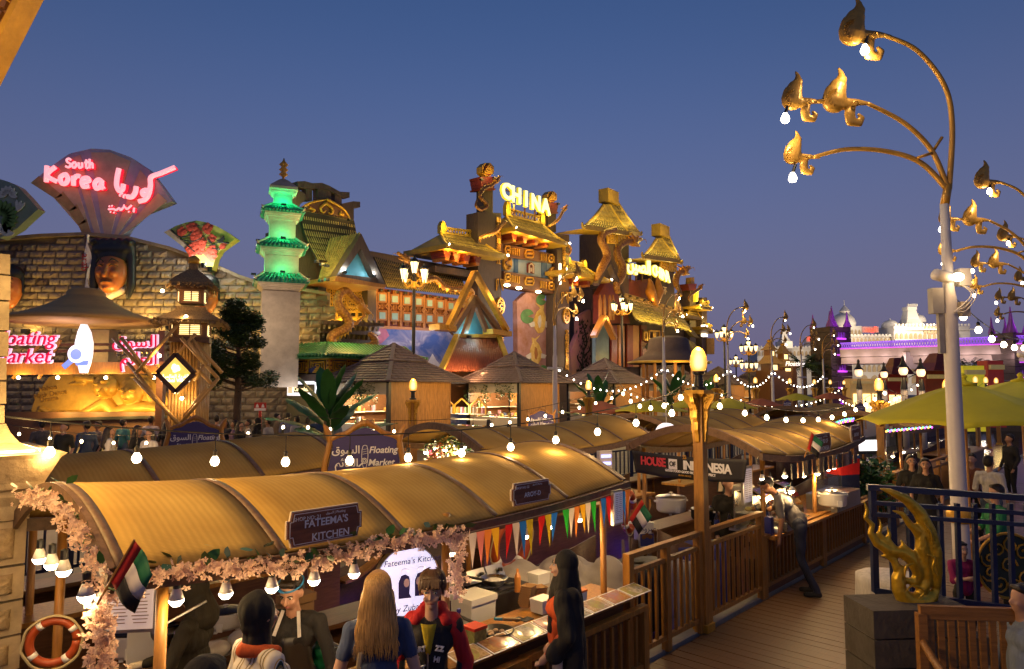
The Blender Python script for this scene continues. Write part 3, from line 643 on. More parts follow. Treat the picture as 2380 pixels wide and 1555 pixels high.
for s_,x,y in(('Hahoe',400,835),('Mask Dance',420,885),('Drama',410,925)):
 p=Z2(x,y,RD);write('lettering',s_,.3,mat('gilt_shadow',(.3,.16,.03),.5),t,(p.x,RD-.015,p.z),rot=(PI/2,-.16,0),ext=.02)
for u in(130,200,280,340):lamp('POINT',at(u,955,RD-1.3),60,(1,.62,.15),.15,t)
MB().bar(at(95,976,RD-.9),at(410,968,RD-.9),.12).build('light_trough',M_black,t)
M_low=wood('low_wall_boards',(.12,.055,.03),.6)
MB().box(((at(20,0,RD).x+at(430,0,RD).x)/2,RD-.6,.75),(at(430,0,RD).x-at(20,0,RD).x,.3,1.5)).build('base_wall',M_low,t)
# ================================================================== hat-roofed market gate
GD=20.0
t=thing('market_gate','market gate with a wide hat shaped roof and glowing Floating Market letters','gate',at(190,900,GD));t.location.z=0
gx=t.location.x
def G(u,v,dy=0):p=at(u,v,GD);return Vector((p.x-gx,dy,p.z))
pr=[((r)*GD/FPX,at(190,v,GD).z)for r,v in((30,672),(38,678),(40,688),(48,692),(58,700),(74,711),(98,723),(130,734),(160,742),(166,747),(160,752),(120,756),(60,758),(10,757))]
MB().lathe(pr,48).build('hat_roof',mat('straw_hat',(.5,.3,.1),.8,var=.2,vs=1,stretch=(1,1,8),bump=.3,bs=6),t,smooth=True)
MB().tube([G(202,672),G(198,545)],.025,8).build('flag_pole',M_brown,t)
MB().grid(lambda a,b_:G(199+9*b_*(1-.2*a)-3*a*0,545+125*a)+Vector((0,.12*math.sin(a*9+b_*4),0)),16,4).build('flag',mat('flag_white',(.7,.66,.64),.8,var=.1),t)
write('lettering','arabiduZ'[:4],.3,mat('flag_red',(.6,.02,.02),.7),t,G(204,612,-.14),rot=(PI/2,PI/2,0))
MB().bar(G(18,858),G(402,854),.3,.34).build('beam',M_gold_wood,t)
for z_ in(800,815):MB().bar(G(60,z_,.5),G(405,z_-4,.5),.08).build('rack_bar',M_brown,t)
for u in range(250,360,12):MB().lathe([(.05,0),(.07,-.06),(.05,-.12),(.008,-.14),(.008,-.2),(.045,-.21)],8,G(u,812,.5)).build('wine_glass',M_glass,t)
for u,yy in((14,.3),(398,.3)):MB().box((G(u,0).x,yy,2.1),(.2,.2,4.3)).build('pillar',M_brown,t)
MB().box((G(165,0).x+.5,1.4,3.75),(.9,.5,1.2)).build('lit_pier',M_block,t)
lamp('POINT',G(178,812,.6),18,(1,.65,.2),.05,t);MB().sph(G(178,815,.55),.07,10,8).build('bulb',M_bulb,t)
for sx in(0,1):MB().bar(G(30+60*sx,880),G(100+40*sx,790),.07).build('brace',M_gold_wood,t)
M_pinkg=glow('letter_halo',(1,.62,.85),.85,False);M_redp=glow('letter_red',(.85,.0,.06),.55,False)
def sgn(s,x,v,size,al='LEFT',sh=.22):
 p=G(x,v,-.55);write('letter_halo',s,size,M_pinkg,t,p+Vector((0,.06,0)),shear=sh,bold=.03,align=al,space=1.0,ext=.03)
 write('letter_face',s,size,M_redp,t,p+Vector((0,-.03,0)),shear=sh,bold=-.004,align=al,space=1.0,ext=.02)
sgn('Floating',13,790,.58);sgn('Market',14,831,.58)
sgn(AR_SOUQ,390,798,.5,'RIGHT',0);sgn(AR_AAEM,390,837,.5,'RIGHT',0)
M_em=glow('emblem_white',(.9,.9,1),.95,False);M_emb=glow('emblem_blue',(.2,.28,.75),1.0,False)
MB().prism([(G(u,v).x,G(u,v).z)for u,v in((218,756),(226,756),(236,775),(241,800),(240,825),(236,845),(228,868),(215,868),(209,845),(205,825),(204,800),(210,775))],.12,-.6).build('emblem_boat',M_em,t)
MB().lathe([(.0,-.05),(.26,-.05),(.26,.05),(0,.05)],24).build('emblem_pan',M_em,t,loc=G(214,825,-.66)).rotation_euler[0]=PI/2
MB().lathe([(.0,-.05),(.15,-.05),(.15,.05),(0,.05)],20).build('emblem_pan_centre',M_emb,t,loc=G(213,826,-.69)).rotation_euler[0]=PI/2
MB().bar(G(203,838,-.68),G(183,855,-.68),.14,.05,(0,1,0)).build('emblem_handle',M_emb,t)
MB().prism([(G(u,v).x,G(u,v).z)for u,v in((207,842),(237,840),(235,850),(210,851))],.03,-.66).build('emblem_water',M_emb,t)
lamp('POINT',G(215,800,-1.4),14,(1,.7,.9),.4,t)
for u in(60,150,260,370):MB().sph(G(u,878,-.3),.05,10,6).build('downlight',M_bulb,t);lamp('POINT',G(u,884,-.3),30,WARM,.1,t)  # downlights added under the beam to brighten the crowd
LD=19.0
t=thing('lantern_tower','bamboo tower with two thatched tiers of lit windows and a diamond sign','lantern tower',at(440,900,LD));t.location.z=0;lx=t.location.x
def T(u,v,dy=0):p=at(u,v,LD);return Vector((p.x-lx,dy,p.z))
k_=LD/FPX;q2=math.sqrt(2)
M_thatch=mat('thatch',(.3,.19,.08),.9,var=.5,vs=10,stretch=(3,3,.6),bump=.8,bs=20)
M_bamboo=mat('bamboo',(.5,.29,.09),.4,var=.3,vs=3,bump=.1,bs=9)
M_win=glow('window_glow',(1,.72,.28),2.2,False)
zt=lambda v:at(440,v,LD).z
MB().lathe([(.02,zt(594)),(.1,zt(597)),(.16,zt(603)),(.15,zt(612)),(.08,zt(614))],12).build('finial',M_gold,t,smooth=True)
def tier(v0,v1,r0,r1,r_in=None):
 g=MB();g.lathe([(r1*k_*q2*.96,zt(v1+5)),(r1*k_*q2,zt(v1)),(r1*k_*q2*.78,zt(v1-(v1-v0)*.25)),(r0*k_*q2*1.15,zt(v0+(v1-v0)*.3)),(r0*k_*q2,zt(v0))],4,a0=PI/4+.35)
 g.build('thatched_roof',M_thatch,t)
 g=MB();rn=random.Random(int(v0))
 for k in range(170):
  f=rn.random();a=rn.randrange(4)*PI/2+.35;e_=rn.uniform(-1,1);rr=r1*k_
  p=Vector((rr,rr*e_,zt(v1+1)));d_=Vector((.05+.08*f,.03*rn.uniform(-1,1),-.06-.1*rn.random()))
  g.M=Matrix.Rotation(a,4,'Z');g.bar(p+Vector((-.15,0,.06)),p+d_,.03,.012)
 o=g.build('thatch_fringe',M_thatch,t);o['kind']='stuff'
tier(614,662,9,46);tier(716,748,30,72)
def lit_body(v0,v1,r):
 z0,z1=zt(v1),zt(v0);h=z1-z0;w_=r*k_
 MB(Matrix.Rotation(.35,4,'Z')).box((0,0,(z0+z1)/2),(w_*2,w_*2,h)).build('lantern_body',M_brown,t)
 for a in range(4):
  Mx=Matrix.Rotation(.35+a*PI/2,4,'Z')
  MB(Mx).box((0,-w_-.02,(z0+z1)/2),(w_*1.3,.03,h*.66)).build('window',M_win,t)
  g=MB(Mx)
  for j in range(5):g.box((0,-w_-.045,z0+h*(.24+.13*j)),(w_*1.3,.02,.018))
  for j in range(3):g.box((w_*(-.62+.62*j),-w_-.055,(z0+z1)/2),(.03,.02,h*.66))
  g.build('window_lattice',M_brown,t)
lit_body(676,708,26);lit_body(752,786,36)
MB(Matrix.Rotation(.35,4,'Z')).box((0,0,zt(792)),(1.0,1.0,.14)).build('ledge',M_dark_wood,t);MB(Matrix.Rotation(.35,4,'Z')).box((0,0,zt(670)),(.75,.75,.16)).build('ledge',M_dark_wood,t)
for a in range(-4,5):
 for y in(-.36,.36):MB().tube([(a*.09,y+.02*(a%2),0),(a*.09,y,zt(796))],.045,7).build('bamboo_pole',M_bamboo,t,smooth=True)
for a in range(-3,4):MB().tube([(.38,a*.1,0),(.38,a*.1,zt(796))],.045,7).build('bamboo_pole',M_bamboo,t,smooth=True)
DY=-.75
for a,b_ in(((355,868),(447,760)),((330,845),(445,985)),((447,985),(535,880)),((452,790),(533,880)),((405,870),(480,780)),((395,850),(440,905)),((470,790),(540,868)),((345,880),(470,1000)),((487,860),(520,895)),((505,850),(478,885)),((512,900),(455,965)),((300,790),(372,868)),((320,790),(390,880)),((470,800),(510,850))):
 MB().tube([T(*a,DY+random.uniform(-.1,.1)),T(*b_,DY+random.uniform(-.1,.1))],.05,8).build('bamboo_bar',M_bamboo,t,smooth=True)
dc=(447,869)
m,N,K,b=nodes('lit_diamond');MATS['lit_diamond']=m
b.inputs['Base Color'].default_value=(.8,.6,.2,1);b.inputs['Emission Color'].default_value=(1,.62,.1,1);b.inputs['Emission Strength'].default_value=1.1
dm=[(dc[0]+a*41,dc[1]+b_*42)for a,b_ in((0,-1),(1,0),(0,1),(-1,0))]
MB().prism([(T(*p).x,T(*p).z)for p in dm],.06,DY-.2).build('lit_diamond_sign',m,t)
for a,b_ in zip(dm,dm[1:]+dm[:1]):MB().bar(T(*a,DY-.18),T(*b_,DY-.18),.07,.12).build('diamond_frame',M_dark_wood,t)
g=MB()
for k in range(9):a=k*2.4;g.sph(T(dc[0]+7*math.cos(a)*(k/9)**.5,dc[1]-11+7*math.sin(a)*(k/9)**.5,DY-.21),(.055,.01,.05),8,5)
g.build('globe_logo',glow('logo_white',(1,.95,.8),1.8,False),t)
p=T(dc[0],dc[1]+7,DY-.21);write('lettering','ﺔﻴﻤﻟﺎﻌﻟﺍ ﺔﻳﺮﻘﻟﺍ',.13,MATS['logo_white'],t,p);p=T(dc[0],dc[1]+16,DY-.21);write('lettering','Global Village',.14,MATS['logo_white'],t,p,bold=.01)
for u,v,dy,e_ in((403,683,-.6,12),(405,745,-.7,6),(460,742,-.7,6),(447,925,-.6,14),(405,830,-.8,8)):
 MB().sph(T(u,v,dy),.05,10,8).build('bulb',M_bulb,t);lamp('POINT',T(u,v+2,dy-.12),e_,WARM,.06,t)
 # ================================================================== green-lit pagoda tower
PGD=29.5
t=thing('pagoda_tower','pale stone pagoda with green tiled tiers lit green','pagoda',at(646,900,PGD),R(22));t.location.z=0
kz=lambda v:at(646,v,PGD).z;kr=lambda r:r*PGD/FPX*1.15
M_plaster=mat('weathered_plaster',(.5,.39,.27),.8,var=.3,vs=1.5,bump=.2,bs=10)
M_gtile=mat('green_tile',(.02,.2,.12),.35,var=.3,vs=4)
sq4=lambda pr,nm,m:MB().lathe([(kr(r),kz(v))for r,v in pr],4,a0=PI/4).build(nm,m,t)
MB().lathe([(.02,kz(368)),(.06,kz(375)),(.2,kz(383)),(.09,kz(389)),(.2,kz(395)),(.09,kz(400)),(.2,kz(406)),(.05,kz(412)),(.06,kz(420))][::-1],12).build('spire',M_gold,t,smooth=True)
sq4([(0.3,414),(14,422),(38,440),(39,446),(34,449),(33,452),(29,455),(24,458)][::-1],'cap_roof',M_plaster)
def pag(v0,v1,r,nb,vb):
 sq4([(nb,vb),(nb,v0)],'tier_body',M_plaster)
def proof(v0,v1,r0,r1):
 sq4([(r1,v1+2),(r1,v1),(r0+(r1-r0)*.4,v0+(v1-v0)*.5),(r0,v0)],'tier_roof',M_gtile)
 sq4([(r1*.62,v1+22),(r1*.66,v1+18),(r1*.7,v1+17),(r1*.74,v1+12),(r1*.79,v1+11),(r1*.83,v1+7),(r1*.88,v1+6),(r1*.9,v1+2)],'tier_cornice',M_plaster)
 for f in range(4):
  Mx=Matrix.Rotation(f*PI/2,4,'Z');n=11
  for k in range(n):
   e_=-1+2*(k+.5)/n;a=kr(r0)*.707;b_=kr(r1)*.707
   P=[(e_*a,-a-.02,kz(v0)),(e_*(a+(b_-a)*.4),-(a+(b_-a)*.4)-.02,kz(v0+(v1-v0)*.5)+.03),(e_*b_,-b_-.04,kz(v1)+.03)]
   MB(Mx).tube(P,.07,6).build('tile',M_gtile,t,smooth=True)
  MB(Mx@Matrix.Rotation(PI/4,4,'Z')).tube([(0,-kr(r0),kz(v0)+.05),(0,-kr(r0+(r1-r0)*.45),kz(v0+(v1-v0)*.5)+.08),(0,-kr(r1),kz(v1)+.1),(0,-kr(r1+4),kz(v1-3)+.12)],[.07,.07,.06,.02],6).build('hip_ridge',M_plaster,t,smooth=True)
pag(452,0,0,25,482);proof(482,500,26,55);pag(520,0,0,35,562);proof(562,582,36,65);pag(600,0,0,45,642);proof(642,662,46,70)
sq4([(50,900),(51,700),(51,682)],'shaft',M_plaster)
lamp('POINT',(-1.3,-2.6,kz(760)),70,(1,.8,.6),.5,t);lamp('POINT',(-2.2,.3,kz(790)),45,(1,.65,.2),.3,t)
for v,r in((470,38),(548,50),(626,58)):
 for f in range(4):
  a=f*PI/2-PI/2;lamp('POINT',(math.cos(a)*kr(r)*.9,math.sin(a)*kr(r)*.9,kz(v+10)),21,(.0,1,.36),.1,t)
  MB().box((math.cos(a)*kr(r)*.9,math.sin(a)*kr(r)*.9,kz(v+12)-.05),(.2,.12,.08)).build('floodlight',M_black,t)
  # ================================================================== the eastern palace front: frame of its facade
P0=Vector((-1.6,44,0));CD=Vector((.622,.783,0)).normalized();CN=Vector((CD.y,-CD.x,0));CT=math.atan2(CD.y,CD.x)
def cthing(name,label,cat,u,group=None):
 def raw(u,v,off=0):
  d=at(u,v,1.0);Y=(P0.dot(CN)+off)/(d.x*CN.x+CN.y);return Vector((d.x*Y,Y,EYE+(d.z-EYE)*Y))
 b0=raw(u,900);x0=(b0-P0).dot(CD)
 t=thing(name,label,cat,P0+CD*x0,CT,group)
 def C(u,v,off=0):p=raw(u,v,off);return Vector(((p-P0).dot(CD)-x0,-off,p.z))
 t['x0']=x0;del t['x0']
 return t,C
kA=.2802
def ZA(C):return lambda x,y,off=0:C(552+kA*x,348.6+kA*y,off)
kB=.3362
def ZB(C):return lambda x,y,off=0:C(1075+kB*x,348.6+kB*y,off)
kC=.1495
def ZC(C):return lambda x,y,off=0:C(639+kC*x,610+kC*y,off)
def slab(nm,f,pts,th,off,m,t):
 P=[f(x,y,off)for x,y in pts]
 return MB().prism([(p.x,p.z)for p in P],th,-off).build(nm,m,t)
M_char=wood('charred_boards',(.085,.055,.04),.65,(3,3,.5))
M_redp2=mat('red_lacquer',(.17,.025,.012),.5,var=.3)
M_orange=mat('orange_panel',(.36,.14,.028),.5,var=.25,vs=2,bump=.1)
M_ytile=mat('straw_tile',(.36,.26,.075),.6,var=.45,vs=3,bump=.25,bs=12)
M_yell=mat('gilded_roof',(.5,.32,.03),.45,var=.25,vs=2)
M_teal=mat('teal_panel',(.08,.28,.34),.6,var=.15)
M_scale=mat('dragon_scales',(.5,.22,.03),.45,var=.3,vs=2)
m,N,K,b=nodes('dragon_skin');MATS['dragon_skin']=m
tc=N.new('ShaderNodeTexCoord');vo=N.new('ShaderNodeTexVoronoi');vo.inputs['Scale'].default_value=9;K.new(tc.outputs['Object'],vo.inputs[0])
rp=N.new('ShaderNodeValToRGB');e=rp.color_ramp.elements;e[0].color=(.5,.25,.04,1);e[1].color=(.2,.07,.015,1);e[1].position=.8;K.new(vo.outputs[0],rp.inputs[0]);K.new(rp.outputs[0],b.inputs['Base Color'])
bp=N.new('ShaderNodeBump');bp.inputs['Strength'].default_value=.7;bp.inputs['Distance'].default_value=.04;bp.invert=True;K.new(vo.outputs[0],bp.inputs['Height']);K.new(bp.outputs[0],b.inputs['Normal']);b.inputs['Roughness'].default_value=.45
M_drag=m
def tiles(t,fn,cols,rows,r,m,nm='roof_tile',base=True,limit=300,cap=None):
 if base:MB().grid(lambda a,b_:fn(a,b_),max(4,cols//3),max(3,rows),.08).build('roof_board',mat('roof_board',(.03,.022,.015),.9),t)
 items=[]
 for j in range(rows):
  for i in range(cols):
   a=(i+.5)/cols;p,q=Vector(fn(a,j/rows)),Vector(fn(a,min(1,(j+1.06)/rows)))
   if cap and not cap(a,j/rows):continue
   up=Vector((0,-.02,.03));g=MB();g.tube([p+up,q+up*1.5],[r*.9,r*1.08],6,cap=True);items.append((g.mesh(nm,m),I4))
 pieces(nm,list(reversed(items)),t,limit)
def ground_uplight(t,p,power,col=(1,.66,.16),r=.1,body=True):
 if body:MB().box(p,(.18,.18,.12)).build('spotlight',M_black,t)
 lamp('POINT',Vector(p)+Vector((0,-.12,.16)),power,col,r,t)
def dragon(name,label,C,path,rad,t=None,spines=1,arms=(),head=True,hs=1.5):
 own=t is None
 P=cr([C(*p)for p in path],6)
 if own:t,_=None,None
 dd=thing(name,label,'dragon',(0,0,0),0,'golden dragon sculptures on the palace front')if own else t
 n=len(P);rr=list(np.interp(np.linspace(0,1,n),np.linspace(0,1,len(rad)),rad))
 MB().tube(P,rr,12).build('body',M_drag,dd,smooth=True)
 if spines:
  g=MB()
  for i in range(2,n-2,2):
   d=(P[i+1]-P[i-1]).normalized();s=Vector((d.z,0,-d.x))*-spines;s.normalize()
   b0=P[i]+s*rr[i]*.85;g.add([b0-d*rr[i]*.45+Vector((0,-.05,0)),b0+d*rr[i]*.45+Vector((0,-.05,0)),b0+s*rr[i]*.85-d*rr[i]*.2,b0-d*rr[i]*.45+Vector((0,.05,0)),b0+d*rr[i]*.45+Vector((0,.05,0))],[(0,1,2),(4,3,2),(0,2,3),(1,4,2)])
  o=g.build('spines',M_gold,dd);o['kind']='stuff'
 if head:
  d=(P[-1]-P[-5]).normalized();up=Vector((-d.z,0,d.x));up=up if up.z>0 else-up;s=rr[-1]*hs;H=P[-1];Y=Vector((0,1,0))
  pr=[('e',H,(s*1.2,)*3,0),('c',H+d*s,H+d*s*3.3+up*s*.3,s*.85,s*.5,0),('c',H+d*s*.6-up*s*.6,H+d*s*2.7-up*s*1.1,s*.6,s*.3,0),('e',H+d*s*3.4+up*s*.5,(s*.5,s*.6,s*.35),0)]
  for k in(-1,1):
   pr+=[('e',H+d*s*1.3+up*s*.85+Y*k*s*.5,(s*.4,)*3,0),('c',H-d*s*.3+up*s+Y*k*s*.5,H-d*s*2.2+up*s*1.9+Y*k*s*.7,s*.3,s*.1,0),('c',H-d*s*.6-up*s*.3+Y*k*s,H-d*s*1.8-up*s*.2+Y*k*s*1.4,s*.35,s*.1,0)]
  pr=[(q[0],)+tuple(tuple(x)if isinstance(x,Vector)else x for x in q[1:])for q in pr]
  blob('head',pr,[M_scale],dd,s*.17,1)
  for k in(-1,1):MB().tube(cr([H+d*s*3+Y*k*s*.5,H+d*s*4+Y*k*s+up*s*.2,H+d*s*4.5+Y*k*s-up*s*.8],5),[s*.12,s*.08,s*.03],6).build('whisker',M_gold,dd,smooth=True)
 for a in arms:
  A=[C(*p)for p in a];ra=rr[len(rr)//2]*.5
  pr=[('c',tuple(A[i]),tuple(A[i+1]),ra*(1-.25*i),ra*(1-.25*(i+1)),0)for i in range(len(A)-1)]
  e_=A[-1];dv=(A[-1]-A[-2]).normalized();sd=Vector((-dv.z,0,dv.x))
  for k in(-1,0,1):pr.append(('c',tuple(e_),tuple(e_+dv*ra*1.8+sd*k*ra*1.2),ra*.4,ra*.12,0))
  blob('leg',pr,[M_scale],dd,ra*.2,1)
 return dd
t,C=cthing('tower_house','dark timber tower house with sweeping tiled roof and blue triangle gable','building',740);A=ZA(C)
slab('tower_wall',A,[(440,640),(540,620),(960,640),(1110,1000),(1110,2260),(440,2260)],2.2,-.3,M_char,t)
slab('side_wall',A,[(420,700),(505,505),(560,760),(650,920),(650,1180),(440,1180),(430,900)],.6,.35,M_char,t)
slab('crest_beam',A,[(495,260),(560,258),(620,275),(700,272),(760,295),(850,345),(930,350),(930,395),(860,390),(800,355),(740,325),(640,320),(560,320),(500,305)],.5,.3,M_char,t)
for a,b_,c,d in((570,620,318,420),(665,775,322,430),(810,865,362,470)):slab('crest_post',A,[(a,c),(b_,c),(b_,d),(a,d)],.4,.25,M_char,t)
slab('crest_wing',A,[(410,295),(470,310),(560,360),(575,410),(520,450),(500,505),(455,500),(455,370),(410,340)],.5,.35,M_char,t)
slab('crest_wing',A,[(865,445),(960,425),(1018,430),(1018,475),(965,480),(965,590),(870,560)],.5,.3,M_char,t)
arc=[(520+425*k/14,492+78*k/14-125*math.sin(PI*k/14))for k in range(15)]
slab('crest_panel',A,arc,.3,.42,M_brown,t)
def scroll(t,f,pts,r,off,m=M_gold,nm='gold_scroll'):MB().tube([f(x,y,off)for x,y in cr2(pts)],[r,r*.8,r*.4],6).build(nm,m,t,smooth=True)
def cr2(pts):return[(p.x,p.y)for p in cr([(x,y,0)for x,y in pts],5)]
for st in([(540,480),(600,440),(680,420),(740,410)],[(740,410),(820,450),(890,500),(930,565)],[(735,440),(690,480),(710,520),(735,500)],[(735,440),(790,490),(780,530),(755,520)],[(600,480),(640,500),(620,520)],[(880,540),(850,530),(860,510)]):scroll(t,A,st,.08,.5)
def rf(a,b_):
 lx=[(505,500),(540,680),(590,800),(655,915)];rx=[(960,590),(985,730),(1040,880),(1110,1010)]
 k=b_*3;i=min(2,int(k));f=k-i
 l=(lx[i][0]+(lx[i+1][0]-lx[i][0])*f,lx[i][1]+(lx[i+1][1]-lx[i][1])*f);r_=(rx[i][0]+(rx[i+1][0]-rx[i][0])*f,rx[i][1]+(rx[i+1][1]-rx[i][1])*f)
 return A(l[0]+(r_[0]-l[0])*a,l[1]+(r_[1]-l[1])*a,.5+b_*b_*.9)
tiles(t,rf,24,7,.058,M_ytile)
def gf(a,b_):
 x=(1020+(760-1020)*a);y=690+(745-690)*a+(0);x2,y2=820+(670-820)*a,1050+(1080-1050)*a
 return A(x+(x2-x)*b_,y+(y2-y)*b_,2.4-1.2*a)
tiles(t,gf,11,7,.058,M_ytile,limit=77)
slab('gable_frame',A,[(1028,695),(1230,1120),(1165,1112),(1025,815),(875,1030),(1165,1065),(1170,1112),(815,1050)],.5,2.7,M_char,t)
slab('blue_triangle',A,[(1022,805),(860,1032),(1168,1072)],.2,2.3,M_teal,t)
slab('gable_soffit',A,[(820,1045),(1235,1118),(1225,1145),(800,1085)],2.5,2.75,M_gold_wood,t)
for x,y in((890,1015),(1135,1045)):p=A(x,y,2.75);MB().box(p,(.15,.15,.1)).build('spotlight',M_black,t);lamp('POINT',p+Vector((0,-.05,.12)),20,(.75,.95,1),.05,t)
for x in((668,735),(1080,1150)):slab('corner_post',A,[(x[0],1090),(x[1],1090),(x[1],2260),(x[0],2260)],.8,.6,M_char,t)
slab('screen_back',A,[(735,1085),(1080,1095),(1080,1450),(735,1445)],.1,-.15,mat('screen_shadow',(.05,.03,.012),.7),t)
Zc=ZC(C)
for c in range(4):
 x0,x1=805+c*157,805+c*157+150;g=MB()
 B=lambda a,b_,a2,b2,w_=.035:g.bar(Zc(x0+(x1-x0)*a,330+610*b_,.12),Zc(x0+(x1-x0)*a2,330+610*b2,.12),w_)
 for k in range(6):B(k/5,0,k/5,.57)
 for k in range(9):B(0,.07*k,1,.07*k)
 for b_ in(.14,.3,.46):B(.2,b_-.06,.8,b_+.06);B(.8,b_-.06,.2,b_+.06)
 for b_ in(0,.6,.72,1):B(0,b_,1,b_,.09)
 for k in range(4):B(k/4,.62,(k+1)/4,.7);B((k+1)/4,.62,k/4,.7)
 for k in range(4):r_=.1+.11*k;[B(.5-r_,1,.5-r_*.9,.92-.16*r_),B(.5-r_*.9,.92-.16*r_,.5,.78+.05*(4-k)),B(.5+r_,1,.5+r_*.9,.92-.16*r_),B(.5+r_*.9,.92-.16*r_,.5,.78+.05*(4-k))]
 for a in(0,1):B(a,0,a,1,.09)
 g.build('lattice_screen',M_gold,t)
for x in(890,990,1230,1360):ground_uplight(t,Zc(x,930,.6),17,(1,.7,.12))
for i,y in enumerate((930,1060,1200)):g=MB().bar(Zc(700-10*i,y,1.8-.4*i),Zc(1680-60*i,y+45,1.8-.4*i),.2).build('pergola_beam',M_char,t)
for k in range(12):MB().bar(Zc(735+80*k,925,1.9),Zc(700+78*k,1250,.6),.12,.2).build('pergola_rafter',M_char,t)
p0=t.location;
dg=dragon('dragon_sculpture','golden dragon rearing before the lit lattice of the tower house',lambda x,y,o=2.3:Zc(x,y,o),[(900,1270),(870,1180),(920,1110),(1060,1050),(1150,960),(1110,840),(1010,720),(970,590),(1010,480),(1100,440),(1180,510),(1260,590),(1330,665)],[.19,.21,.22,.22,.2,.18,.16,.14],spines=-1,hs=1.35,arms=[[(1150,960),(1270,950),(1360,850)]])
dg.location=t.location;dg.rotation_euler[2]=CT
dg=dragon('dragon_sculpture','curled golden dragon tail on the green tiled roof',lambda x,y,o=2.3:Zc(x,y,o),[(1300,1290),(1400,1300),(1510,1290),(1550,1230),(1530,1170),(1460,1110)],[.06,.14,.2,.2,.17,.1],spines=-1,head=False)
dg.location=t.location;dg.rotation_euler[2]=CT
lamp('POINT',Zc(1100,1000,4.2),70,(1,.6,.15),.4,t)
for x,y,o in((660,925,2.0),(700,950,2.4),(740,960,2.6),(690,1085,3.4),(740,1075,3.4),(560,480,1.0),(930,580,1.0)):ground_uplight(t,A(x,y,o),12)
lamp('POINT',A(720,760,4.5),70,(1,.7,.25),.5,t)
t,C=cthing('lattice_wing','orange lattice wing with two rows of square windows and a cloud mural','building',960);A=ZA(C)
slab('parapet',A,[(1105,838),(1990,1000),(1990,1100),(1105,900)],.4,-.6,M_char,t)
slab('wing_wall',A,[(1150,1140),(1880,1240),(1880,1520),(1150,1470)],.5,0,M_redp2,t)
def wf(a,b_):return A(1125+735*a+b_*(110-65*a),893+190*a+b_*(250-120*a),-.4+1.7*b_)
tiles(t,wf,44,6,.058,M_ytile,limit=264)
for r in range(2):
 for c in range(7):
  xc=(1203,1307,1408,1505,1596,1684,1773)[c];w_=24-c;yc=(1224,1236,1248,1258,1270,1283,1294)[c]+r*(148-5*c);hh=27-c*.5
  fr=[(xc-w_-13,yc-hh-16),(xc+w_+13,yc-hh-14),(xc+w_+13,yc+hh+16),(xc-w_-13,yc+hh+14)]
  f=slab('window',A,fr,.14,.2,M_orange,t)
  o=slab('pane',A,[(xc-w_,yc-hh),(xc+w_,yc-hh+2),(xc+w_,yc+hh+2),(xc-w_,yc+hh)],.05,.24,mat('window_pale',(.25,.42,.4),.4,var=.2),t);o.parent=f
  for k,x in enumerate((-12,0,12)):
   for y in((-hh-46,-hh-18),(hh+18,hh+44)):slab('slat',A,[(xc+x-3,yc+y[0]),(xc+x+3,yc+y[0]),(xc+x+3,yc+y[1]),(xc+x-3,yc+y[1])],.1,.12,M_orange,t)
  if r==0:
   for sx in(-1,1):
    g=MB();b_=[A(xc+sx*46,yc+45,.14),A(xc+sx*22,yc+74,.14),A(xc+sx*46,yc+104,.14)]
    g.bar(b_[0],b_[1],.07);g.bar(b_[1],b_[2],.07);g.build('chevron',M_orange,t)
for c in range(8):
 x=(1155,1255,1358,1456,1550,1640,1728,1815)[c];y=1150+(x-1155)*.14;slab('mullion',A,[(x-9,y),(x+9,y),(x+9,y+330-c*8),(x-9,y+330-c*8)],.2,.16,M_orange,t)
slab('sill_beam',A,[(1150,1455),(1850,1490),(1850,1512),(1150,1480)],.3,.3,M_orange,t)
for k in range(11):x=1190+68*k;ground_uplight(t,A(x,1115+(x-1190)*.13,1.9),9,(1,.62,.12),body=False);MB().box(A(x,1160+(x-1190)*.13,1.5),(.14,.14,.1)).build('spotlight',M_black,t)
for k in range(6):lamp('POINT',A(1200+120*k,1165+15*k,.9),12,(1,.5,.08),.15,t)
m,N,K,b=nodes('cloud_mural');MATS['cloud_mural']=m
tc=N.new('ShaderNodeTexCoord');mp=N.new('ShaderNodeMapping');mp.inputs['Scale'].default_value=(.4,1,.6);K.new(tc.outputs['Object'],mp.inputs[0]);nz=N.new('ShaderNodeTexNoise');nz.inputs['Scale'].default_value=1.5;nz.inputs['Detail'].default_value=6;nz.inputs['Distortion'].default_value=.8;K.new(mp.outputs[0],nz.inputs[0])
rp=N.new('ShaderNodeValToRGB');e=rp.color_ramp.elements;e[0].position=.42;e[0].color=(.02,.07,.28,1);e[1].position=.68;e[1].color=(.55,.52,.6,1)
x_=rp.color_ramp.elements.new(.54);x_.color=(.16,.17,.32,1);K.new(nz.outputs[0],rp.inputs[0]);K.new(rp.outputs[0],b.inputs['Base Color']);b.inputs['Roughness'].default_value=.6
slab('cloud_mural',A,[(1110,1475),(1840,1512),(1840,2260),(1110,2260)],.3,.25,m,t)
slab('painted_peak',A,[(1560,1800),(1590,1745),(1618,1690),(1650,1745),(1700,1800)],.02,.28,mat('snow_paint',(.6,.6,.65),.7,var=.3,vs=2),t)
slab('painted_cloud',A,[(1110,1475),(1230,1482),(1260,1540),(1200,1600),(1110,1640)],.015,.27,mat('rose_paint',(.4,.12,.2),.7,var=.3),t)
for x in(1200,1400,1600,1780):lamp('POINT',A(x,1500,1.6),24,(.9,.85,1),.3,t)
dg=dragon('dragon_sculpture','golden dragon winding along the tiled roof of the lattice wing',lambda x,y,o=1.9:A(x,y,o),[(1990,1300),(1950,1335),(1895,1310),(1890,1250),(1945,1190),(1900,1150),(1800,1160),(1710,1130),(1640,1065),(1570,1075),(1500,1020),(1450,940),(1400,905)],[.08,.13,.16,.17,.17,.17,.16,.14,.12],spines=1)
